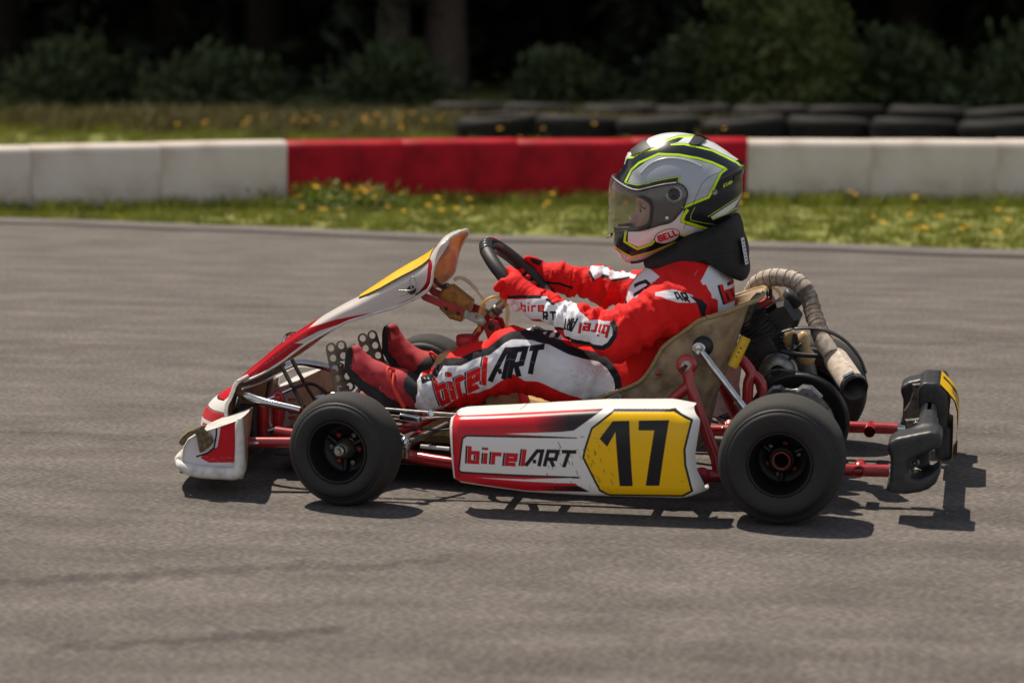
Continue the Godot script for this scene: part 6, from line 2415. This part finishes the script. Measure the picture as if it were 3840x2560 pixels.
		put_net("glove", nets(fb, 0.003, 1, [pm]), [ms[1] if s > 0 else ms[2]], o)
	# --- boots
	for s in [1.0, -1.0]:
		var z := 0.155 if s > 0 else -0.125
		var fb := []
		if s > 0:
			fb = [bone(Vector3(-1.042, 0.302, z), Vector3(-1.034, 0.268, z), 0.015, 0.026, 0.02, 0, 1.15),
				bone(Vector3(-1.034, 0.268, z), Vector3(-0.99, 0.243, z), 0.027, 0.03, 0.02, 0, 1.1),
				bone(Vector3(-0.99, 0.243, z), Vector3(-0.935, 0.222, z), 0.03, 0.037, 0.02, 0),
				bone(Vector3(-0.935, 0.218, z), Vector3(-0.865, 0.207, z + 0.005), 0.037, 0.037, 0.02, 1),
				bone(Vector3(-0.96, 0.197, z), Vector3(-0.925, 0.178, z), 0.03, 0.034, 0.02, 1),
				bone(Vector3(-0.94, 0.222, z), Vector3(-0.912, 0.204, z), 0.0395, 0.04, 0.01, 0),
				bone(Vector3(-1.048, 0.30, z), Vector3(-1.048, 0.262, z), 0.010, 0.016, 0.006, 1, 1.5),
				bone(Vector3(-1.048, 0.262, z), Vector3(-0.95, 0.175, z), 0.016, 0.02, 0.006, 1, 1.4),
				moulded(pv([-1056, 318, -1063, 300, -1066, 262, -1046, 230, -962, 160, -945, 172, -1026, 240, -1050, 268, -1049, 314]), z, 0.03, 0.003, 0.002, 1)]
		else:
			fb = [bone(Vector3(-1.017, 0.318, z), Vector3(-1.012, 0.28, z), 0.015, 0.024, 0.02, 0, 1.15),
				bone(Vector3(-1.012, 0.28, z), Vector3(-0.985, 0.248, z), 0.025, 0.03, 0.02, 0, 1.1),
				bone(Vector3(-0.985, 0.248, z), Vector3(-0.93, 0.222, z), 0.03, 0.037, 0.02, 0),
				bone(Vector3(-0.93, 0.218, z), Vector3(-0.88, 0.2, z - 0.005), 0.04, 0.038, 0.02, 1),
				bone(Vector3(-1.026, 0.31, z), Vector3(-1.026, 0.265, z), 0.009, 0.014, 0.006, 1, 1.5),
				bone(Vector3(-1.026, 0.265, z), Vector3(-0.955, 0.18, z), 0.014, 0.02, 0.006, 1, 1.4),
				moulded(pv([-1034, 332, -1040, 312, -1041, 265, -1024, 238, -960, 168, -945, 178, -1008, 246, -1027, 270, -1026, 328]), z, 0.028, 0.003, 0.002, 1)]
		var boot := put_net("boot", nets(fb, 0.004, 2, [null, null]), [mats.shoe, mats.sole], o)
		# laces
		var c0 := Vector3(-0.985, 0.272, z) if s > 0 else Vector3(-0.972, 0.268, z)
		var c1 := Vector3(-0.938, 0.256, z) if s > 0 else Vector3(-0.925, 0.252, z)
		for i in 5:
			g = Geo.new()
			var q := c0.lerp(c1, i / 4.0)
			tube(g, curve(PackedVector3Array([q + Vector3(0.003, -0.012, 0.022), q + Vector3(0, 0.0, 0.012), q + Vector3(-0.002, 0.004, 0), q + Vector3(0, 0.0, -0.012)]), 3), 0.0026, 6)
			put("lace", g, mats.lace, boot)
		g = Geo.new()
		tube(g, curve(PackedVector3Array([c1 + Vector3(0, 0, 0.01), c1 + Vector3(-0.02, 0.012, 0.03), c1 + Vector3(-0.012, -0.012, 0.045), c1 + Vector3(0.01, -0.05, 0.05), c1 + Vector3(0.024, -0.078, 0.05), c1 + Vector3(0.018, -0.07, 0.053), c1 + Vector3(-0.002, -0.03, 0.052), c1 + Vector3(-0.006, 0.0, 0.03)]), 5), 0.0034, 7)
		if s > 0:
			put("lace_loop", g, mats.lace, boot)
			# white lettering on the boot's side
			for i in 5:
				g = Geo.new()
				var q := Vector3(-0.998 + i * 0.012, 0.238 - i * 0.006, z + 0.0315)
				tube(g, PackedVector3Array([q + Vector3(-0.003, -0.006, 0), q + Vector3(0.0, 0.0, 0.0015), q + Vector3(0.003, 0.004, 0)]), 0.0012, 5)
				put("boot_print", g, mats.white if i < 3 else mats.black, boot)
		else:
			g = Geo.new()
			tube(g, curve(PackedVector3Array([c1, c1 + Vector3(0.008, 0.014, 0.02), c1 + Vector3(0.022, 0.004, 0.024), c1 + Vector3(0.03, -0.016, 0.022)]), 5), 0.0034, 7)
			put("lace_loop", g, mats.lace, boot)
	# --- head
	var hz := 0.03
	var hb := [
		bone(Vector3(-0.29, 0.675, hz), Vector3(-0.30, 0.67, hz), 0.088, 0.085, 0.03, 0, 0.82),
		bone(Vector3(-0.325, 0.62, hz), Vector3(-0.345, 0.595, hz), 0.06, 0.042, 0.03, 0, 0.95),
		bone(Vector3(-0.345, 0.59, hz), Vector3(-0.368, 0.578, hz), 0.036, 0.022, 0.02, 0),
		bone(Vector3(-0.352, 0.69, hz - 0.02), Vector3(-0.352, 0.69, hz + 0.02), 0.032, 0.032, 0.02, 0),
		bone(Vector3(-0.366, 0.664, hz - 0.022), Vector3(-0.366, 0.664, hz + 0.022), 0.0145, 0.0145, 0.012, 0),
		bone(Vector3(-0.374, 0.645, hz), Vector3(-0.396, 0.617, hz), 0.008, 0.0105, 0.012, 0),
		bone(Vector3(-0.392, 0.613, hz - 0.008), Vector3(-0.392, 0.613, hz + 0.008), 0.0085, 0.0085, 0.006, 0),
		bone(Vector3(-0.35, 0.622, hz - 0.035), Vector3(-0.345, 0.63, hz - 0.04), 0.022, 0.022, 0.02, 0),
		bone(Vector3(-0.35, 0.622, hz + 0.035), Vector3(-0.345, 0.63, hz + 0.04), 0.022, 0.022, 0.02, 0),
		bone(Vector3(-0.378, 0.598, hz - 0.014), Vector3(-0.378, 0.598, hz + 0.014), 0.008, 0.008, 0.006, 0),
		bone(Vector3(-0.375, 0.589, hz - 0.012), Vector3(-0.375, 0.589, hz + 0.012), 0.0085, 0.0085, 0.006, 0),
		bone(Vector3(-0.27, 0.655, hz + 0.078), Vector3(-0.272, 0.635, hz + 0.078), 0.014, 0.011, 0.008, 0),
		bone(Vector3(-0.27, 0.655, hz - 0.078), Vector3(-0.272, 0.635, hz - 0.078), 0.014, 0.011, 0.008, 0),
		bone(Vector3(-0.275, 0.61, hz), Vector3(-0.262, 0.54, hz), 0.05, 0.05, 0.03, 0)]
	for s in [1.0, -1.0]:
		var sock := bone(Vector3(-0.379, 0.648, hz + 0.036 * s), Vector3(-0.368, 0.648, hz + 0.06 * s), 0.0135, 0.014, 0.01, 0)
		sock.cut = true
		hb.append(sock)
		hb.append(bone(Vector3(-0.366, 0.640, hz + 0.028 * s), Vector3(-0.356, 0.640, hz + 0.050 * s), 0.0095, 0.009, 0.006, 0))
	var head := put_net("head", nets(hb, 0.004, 1, [null]), [mats.skin], o)
	for s in [1, -1]:
		g = Geo.new()
		ball(g, Vector3(0.0115, 0.0115, 0.0115), at(-0.362, 0.646, hz + 0.038 * s), 10)
		put("eye", g, mat(lin(0.6, 0.58, 0.55), 0.25), head)
		g = Geo.new()
		ball(g, Vector3(0.003, 0.005, 0.005), at(-0.3725, 0.643, hz + 0.041 * s), 8)
		put("iris", g, mats.black, head)
		g = Geo.new()
		tube(g, curve(PackedVector3Array([Vector3(-0.380, 0.664, hz + 0.014 * s), Vector3(-0.377, 0.671, hz + 0.032 * s), Vector3(-0.362, 0.669, hz + 0.05 * s), Vector3(-0.35, 0.661, hz + 0.057 * s)]), 4), 0.0036, 6)
		put("eyebrow", g, mat(lin(0.05, 0.03, 0.02), 0.8), head)
		g = Geo.new()
		tube(g, curve(PackedVector3Array([Vector3(-0.371, 0.650, hz + 0.024 * s), Vector3(-0.3735, 0.6515, hz + 0.037 * s), Vector3(-0.365, 0.648, hz + 0.05 * s), Vector3(-0.356, 0.645, hz + 0.055 * s)]), 4), 0.0026, 6)
		put("eyelid", g, mat(lin(0.12, 0.06, 0.045), 0.7), head)
	helmet(o, lime)
	# --- neck support: a thick black foam collar, high behind the helmet
	var csil := pv([-372, 522, -366, 505, -360, 490, -340, 484, -310, 490, -262, 502, -214, 511, -186, 510, -165, 496, -138, 474, -124, 482, -117, 500, -121, 530, -133, 590, -148, 640, -175, 625, -225, 602, -300, 565, -345, 540])
	var cl := blob_setup(csil, Vector2(-0.225, 0.545))
	g = blob(cl, Vector2(-0.225, 0.545), 0.032, 0.112, 1.0, null, null, true, 90, 16, 3.2)
	var collar := put("neck_support", g, mats.foam, o)
	g = Geo.new()
	for sm in [[-355, 505, -320, 512, -260, 528, -205, 540, -160, 545, -128, 540], [-330, 490, -332, 515, -318, 545]]:
		for s in [1.0, -1.0]:
			g = Geo.new()
			var seam := PackedVector3Array()
			for q in pv(sm):
				var v := on_blob(cl, Vector2(-0.225, 0.545), 0.032, 0.112, 1.0, q, s)
				var rho := minf(1.0, (q - Vector2(-0.225, 0.545)).length() / blob_r(cl, (q - Vector2(-0.225, 0.545)).angle()))
				seam.append(Vector3(q.x, q.y, 0.032 + s * 0.112 * sqrt(1.0 - pow(rho, 3.2))))
			tube(g, curve(seam, 4), 0.0016, 6)
			put("seam", g, mats.black, collar)
	g = Geo.new()
	var lp := Paint.new(0, 0, 30, 62, 4, lin(0.6, 0.58, 0.62))
	for i in 7:
		lp.line([6 + (i % 3) * 2, 6 + i * 8, 22, 6 + i * 8], 3, lin(0.3, 0.03, 0.06) if i % 2 else lin(0.05, 0.05, 0.15))
	var rows := []
	var uvs := []
	for i in 6:
		var y := lerpf(0.522, 0.584, i / 5.0)
		var row := PackedVector3Array()
		var ruv := PackedVector2Array()
		for j in 4:
			var zz := lerpf(0.075, 0.105, j / 3.0)
			var x := lerpf(-0.1215, -0.133, i / 5.0) - 0.25 * (zz - 0.06) * (zz - 0.06) * 10.0
			row.append(Vector3(x + 0.005, y, zz))
			ruv.append(Vector2(j / 3.0, 1.0 - i / 5.0))
		rows.append(row)
		uvs.append(ruv)
	g.grid(rows, uvs)
	put("label", g, lp.material(0.7), collar)

func helmet(o: Node3D, lime: Color) -> void:
	var dark := lin(0.010, 0.014, 0.022)
	var silver := lin(0.40, 0.43, 0.47)
	var white := lin(0.66, 0.67, 0.68)
	var black := lin(0.008, 0.008, 0.009)
	var p := Paint.new(-470, 490, -110, 840, 2.4, dark)
	p.poly([-162, 769, -130, 746, -137, 734, -155, 718, -189, 699, -176, 713, -172, 740], lin(0.014, 0.018, 0.026))
	p.poly([-399, 711, -388, 736, -356, 760, -328, 775, -301, 776, -266, 773, -231, 765, -203, 757, -176, 745, -182, 736, -198, 702, -209, 683, -238, 672, -263, 658, -254, 688, -262, 707, -276, 716, -273, 729, -312, 720, -331, 715, -346, 709, -371, 705], silver)
	for l in [[[-399, 711, -388, 736, -356, 760, -328, 775, -301, 776, -266, 773, -231, 765, -203, 757, -176, 745, -182, 736, -198, 702, -209, 683, -238, 672, -263, 658, -254, 688, -262, 707, -276, 716, -273, 729, -312, 720, -331, 715, -346, 709, -371, 705], 1.4]]:
		p.closed_line(l[0], 1.6, black)
	p.line([-405, 710, -391, 739, -371, 757, -326, 778, -278, 777, -233, 769, -201, 759, -173, 746], 6.6, black)
	p.line([-405, 710, -391, 739, -371, 757, -326, 778, -278, 777, -233, 769, -201, 759, -173, 746], 5.2, lime)
	p.line([-168, 745, -180, 736, -195, 702, -206, 681, -236, 669, -265, 656], 7.6, black)
	p.line([-168, 745, -180, 736, -195, 702, -206, 681, -236, 669, -265, 656], 6.2, lime)
	p.poly([-350, 705, -331, 714, -312, 719, -274, 727, -277, 716, -312, 710], black)
	p.line([-405, 710, -372, 706, -338, 715, -298, 724, -273, 728, -276, 715], 3.4, black)
	p.line([-405, 710, -372, 706, -338, 715, -298, 724, -273, 728, -276, 715], 2.2, lime)
	p.poly([-363, 803, -357, 816, -328, 826, -294, 829, -254, 825, -251, 816, -285, 817, -307, 810, -324, 798, -347, 792], white)
	p.line([-427, 731, -422, 742, -406, 765, -389, 768, -377, 776, -357, 784, -330, 790, -324, 797, -307, 809, -284, 816, -250, 815], 5.6, black)
	p.line([-427, 731, -422, 742, -406, 765, -389, 768, -377, 776, -357, 784, -330, 790, -324, 797, -307, 809, -284, 816, -250, 815], 4.4, lime)
	p.poly([-284, 804, -272, 814, -253, 813, -258, 801, -300, 801], white)
	p.poly([-232, 798, -222, 808, -193, 794, -147, 761, -158, 761, -189, 780, -212, 791], white)
	p.line([-300, 799, -269, 800, -234, 793, -204, 785, -176, 771, -148, 756], 5.0, black)
	p.line([-300, 799, -269, 800, -234, 793, -204, 785, -176, 771, -148, 756], 3.8, lime)
	p.line([-148, 756, -140, 749, -131, 747], 3.0, lime)
	p.poly([-395, 596, -365, 599, -330, 612, -288, 625, -261, 653, -267, 626, -258, 616, -201, 599, -246, 584, -273, 593, -331, 584, -339, 571, -371, 561, -396, 571], white)
	p.poly([-445, 553, -422, 528, -418, 506, -398, 501, -335, 529, -289, 557, -251, 581, -285, 568, -336, 548, -389, 531, -412, 541], lin(0.6, 0.56, 0.56))
	p.line([-401, 598, -405, 572, -373, 556, -340, 568, -329, 581], 7.4, black)
	p.line([-401, 598, -405, 572, -373, 556, -340, 568, -329, 581], 6.0, lime)
	p.line([-252, 653, -261, 640, -266, 625, -242, 616, -200, 599], 8.6, black)
	p.line([-252, 653, -261, 640, -266, 625, -242, 616, -200, 599], 7.2, lime)
	p.line([-236, 658, -246, 638, -246, 627, -215, 619, -180, 610], 1.2, lime)
	p.line([-438, 556, -412, 544, -389, 534, -336, 550, -284, 572], 4.4, lin(0.75, 0.7, 0.01))
	p.line([-274, 592, -247, 580], 4.6, lime)
	p.poly([-202, 634, -147, 670, -138, 679, -152, 652, -166, 642, -198, 628], white)
	p.line([-208, 635, -172, 658, -147, 674, -138, 682], 1.6, lime)
	p.line([-198, 627, -166, 640, -148, 650], 2.0, lime)
	p.line([-264, 606, -236, 677, -220, 714, -205, 728, -177, 739, -147, 760], 0.9, black)
	p.poly([-274, 597, -274, 592, -278, 585, -284, 579, -292, 574, -300, 571, -309, 569, -317, 569, -324, 571, -329, 574, -331, 579, -331, 584, -328, 590, -322, 596, -314, 600, -306, 604, -297, 606, -288, 606, -281, 605, -276, 602], white)
	p.closed_line([-274, 597, -274, 592, -278, 585, -284, 579, -292, 574, -300, 571, -309, 569, -317, 569, -324, 571, -329, 574, -331, 579, -331, 584, -328, 590, -322, 596, -314, 600, -306, 604, -297, 606, -288, 606, -281, 605, -276, 602], 1.6, black)
	p.text("BELL", [-322, 573, -277, 590, -325, 588, -283, 605], lin(0.5, 0.01, 0.02), 0.26, 0.12)
	p.text("STAR", [-175, 701, -156, 710, -173, 710, -156, 717], lime, 0.2, 0.2)
	p.poly([-427, 748, -421, 763, -412, 775, -392, 780, -395, 771, -407, 763, -411, 749], white)
	var hl: Array = [-427, 748, -421, 763, -412, 775, -392, 780, -395, 771, -407, 763, -411, 749]
	p.line([hl[0] + 3, hl[1] + 4, hl[2] + 3, hl[3], hl[4] + 4, hl[5] - 3], 3.5, lin(0.5, 0.01, 0.02))
	p.line([-382, 690, -360, 697, -330, 699], 0.7, lime)
	var m := p.material(0.28)
	m.clearcoat_enabled = true
	m.clearcoat = 0.4
	m.clearcoat_roughness = 0.12
	var sil := pv([-443, 719, -434, 731, -424, 748, -412, 772, -388, 794, -361, 809, -333, 819, -299, 823, -265, 820, -236, 814, -217, 806, -193, 791, -164, 771, -130, 746, -137, 733, -139, 714, -138, 682, -146, 656, -152, 627, -179, 607, -227, 585, -287, 557, -335, 534, -376, 516, -401, 510, -418, 516, -428, 533, -441, 549, -445, 591, -447, 651])
	# the visor stands a little proud of the shell: pull the shell's own front in
	var shell_sil := PackedVector2Array()
	for q in sil:
		var d := q
		if q.x < -0.42 and q.y > 0.55:
			d.x += 0.008
		shell_sil.append(d)
	var list := blob_setup(shell_sil, hel_c)
	var zc := 0.03
	var wz := 0.125
	var open := pv([-458, 699, -430, 704, -396, 694, -365, 682, -345, 676, -336, 663, -335, 649, -341, 619, -362, 606, -433, 596, -460, 590])
	var h := put("helmet", blob(list, hel_c, zc, wz, 1.0, p, open, false, 300, 56), m, o)
	# padded lining with the same opening, and the rim of the opening
	put("lining", blob(list, hel_c, zc, wz, 0.955, null, open, false, 160, 36), mats.foam, h)
	var vis_sil := PackedVector2Array()
	for q in sil:
		vis_sil.append(q + (Vector2(-0.002, 0) if q.x < -0.42 else Vector2.ZERO))
	var vl := blob_setup(vis_sil, hel_c)
	for s in [1.0, -1.0]:
		var gk := Geo.new()
		var rim := PackedVector3Array()
		for i in range(1, open.size() - 1):
			rim.append(on_blob(list, hel_c, zc, wz, 0.992, open[i], s))
		tube(gk, curve(rim, 4), 0.0062, 8)
		put("opening_seal", gk, mats.black, h)
	# visor: one clear shell across both sides
	var glass := mat(Color(0.62, 0.6, 0.58, 0.17), 0.04)
	glass.transparency = BaseMaterial3D.TRANSPARENCY_ALPHA
	var vpoly := pv([-458, 724, -440, 721, -425, 714, -396, 701, -370, 696, -312, 710, -279, 715, -262, 707, -253, 691, -257, 672, -266, 650, -288, 625, -320, 615, -362, 602, -434, 591, -460, 583])
	put("visor", blob(vl, hel_c, zc, wz, 1.022, null, vpoly, true, 300, 56), glass, h)
	for s in [1.0, -1.0]:
		var ge := Geo.new()
		var line_ := PackedVector3Array()
		for q in pv([-438, 720, -425, 713, -396, 700, -370, 695, -341, 702, -312, 709, -279, 714]):
			line_.append(on_blob(vl, hel_c, zc, wz, 1.024, q, s))
		tube(ge, curve(line_, 5), 0.0055, 8, true, 0.5)
		put("visor_top_edge", ge, mats.black, h)
		ge = Geo.new()
		line_ = PackedVector3Array()
		for q in pv([-263, 655, -288, 625, -320, 615, -362, 602, -434, 592]):
			line_.append(on_blob(vl, hel_c, zc, wz, 1.022, q, s))
		tube(ge, curve(line_, 5), 0.0016, 6)
		put("visor_edge", ge, mats.black, h)
		ge = Geo.new()
		line_ = PackedVector3Array()
		for q in pv([-279, 715, -262, 707, -253, 691, -257, 672, -266, 650, -288, 625]):
			line_.append(on_blob(vl, hel_c, zc, wz, 1.022, q, s))
		tube(ge, curve(line_, 5), 0.0016, 6)
		put("visor_edge", ge, mats.black, h)
		# dark cover under the pivot, round pivot, white dot
		var pc := on_blob(vl, hel_c, zc, wz, 1.0, Vector2([-284, 688][0], [-284, 688][1]) * 0.001, s)
		var nrm := (pc - Vector3(hel_c.x + 0.01, hel_c.y - 0.01, zc)).normalized()
		nrm = (nrm + Vector3(0, 0, s)).normalized()
		ge = Geo.new()
		lathe(ge, pv([14, -6, 14, 1, 12.5, 3, 10, 3.2, 9.5, 1.8, 7, 1.8, 6, 2.6, 0, 2.8]), aim(pc + nrm * 0.002, nrm), 28)
		put("visor_pivot", ge, mats.black_gloss, h)
		ge = Geo.new()
		lathe(ge, pv([20, -6, 20, 0, 18, 1, 14, 1]), aim(pc, nrm), 28)
		put("pivot_ring", ge, mats.alu, h)
		var dp := on_blob(vl, hel_c, zc, wz, 1.023, Vector2([-300, 633][0], [-300, 633][1]) * 0.001, s)
		ge = Geo.new()
		lathe(ge, pv([4, -1, 4, 0.6, 3, 1, 0, 1]), aim(dp, (nrm + Vector3(0, -0.25, 0)).normalized()), 16)
		put("visor_peg", ge, mats.white, h)
	# black side cover that shows through the rear half of the visor
	put("side_cover", blob(list, hel_c, zc, wz, 1.006, null, pv([-345, 690, -330, 702, -279, 709, -264, 702, -258, 690, -262, 672, -272, 650, -292, 630, -330, 622, -338, 640, -335, 665]), true, 300, 56), mats.black_gloss, h)
	# vents and scoops: raised pads that follow the shell
	for v in [[[-401, 782, -384, 796, -366, 807, -346, 791, -369, 781, -391, 772], mats.black, 1.018], [[-257, 802, -251, 817, -236, 815, -220, 807, -237, 798], mats.black, 1.018], [[-153, 718, -150, 727, -136, 736, -141, 718], mats.black_gloss, 1.012]]:
		put("vent", blob(list, hel_c, zc, wz, v[2], null, pv(v[0]), true, 300, 56), v[1], h)
	var gs := Geo.new()
	for s in [1.0, -1.0]:
		gs = Geo.new()
		var cr := PackedVector3Array()
		for q in pv([-365, 732, -343, 754, -315, 766, -286, 768, -253, 762, -225, 750]):
			cr.append(on_blob(list, hel_c, zc, wz, 0.997, q, s))
		tube(gs, curve(cr, 5), 0.0035, 8)
		put("shell_crease", gs, mat(silver, 0.3), h)
		gs = Geo.new()
		var sc := on_blob(list, hel_c, zc, wz, 1.0, Vector2(-0.193, 0.692), s)
		lathe(gs, pv([7, -3, 7, 1, 5, 1.6, 4, 0.5, 0, 0.5]), aim(sc, Vector3(0.45, 0, s)), 14)
		put("shell_screw", gs, mats.alu, h)
	# rubber edge round the bottom and a small latch on the chin
	var rb := PackedVector3Array()
	for q in pv([-418, 514, -401, 508, -376, 514, -335, 532, -287, 555, -227, 583, -179, 605, -152, 625]):
		rb.append(on_blob(list, hel_c, zc, wz, 0.985, q, 1.0))
	for s in [1.0, -1.0]:
		gs = Geo.new()
		var e := PackedVector3Array()
		for q in pv([-395, 520, -370, 524, -335, 541, -287, 563, -227, 591, -182, 612, -156, 634]):
			e.append(on_blob(list, hel_c, zc, wz, 1.002, q, s))
		tube(gs, curve(e, 4), 0.0052, 8)
		put("bottom_edge", gs, mats.black, h)
	gs = Geo.new()
	rbox(gs, Vector3(0.014, 0.008, 0.03), 0.003, Transform3D(Basis(Vector3.BACK, 0.5), Vector3(-0.452, 0.577, zc)))
	put("visor_tab", gs, mats.chrome, h)
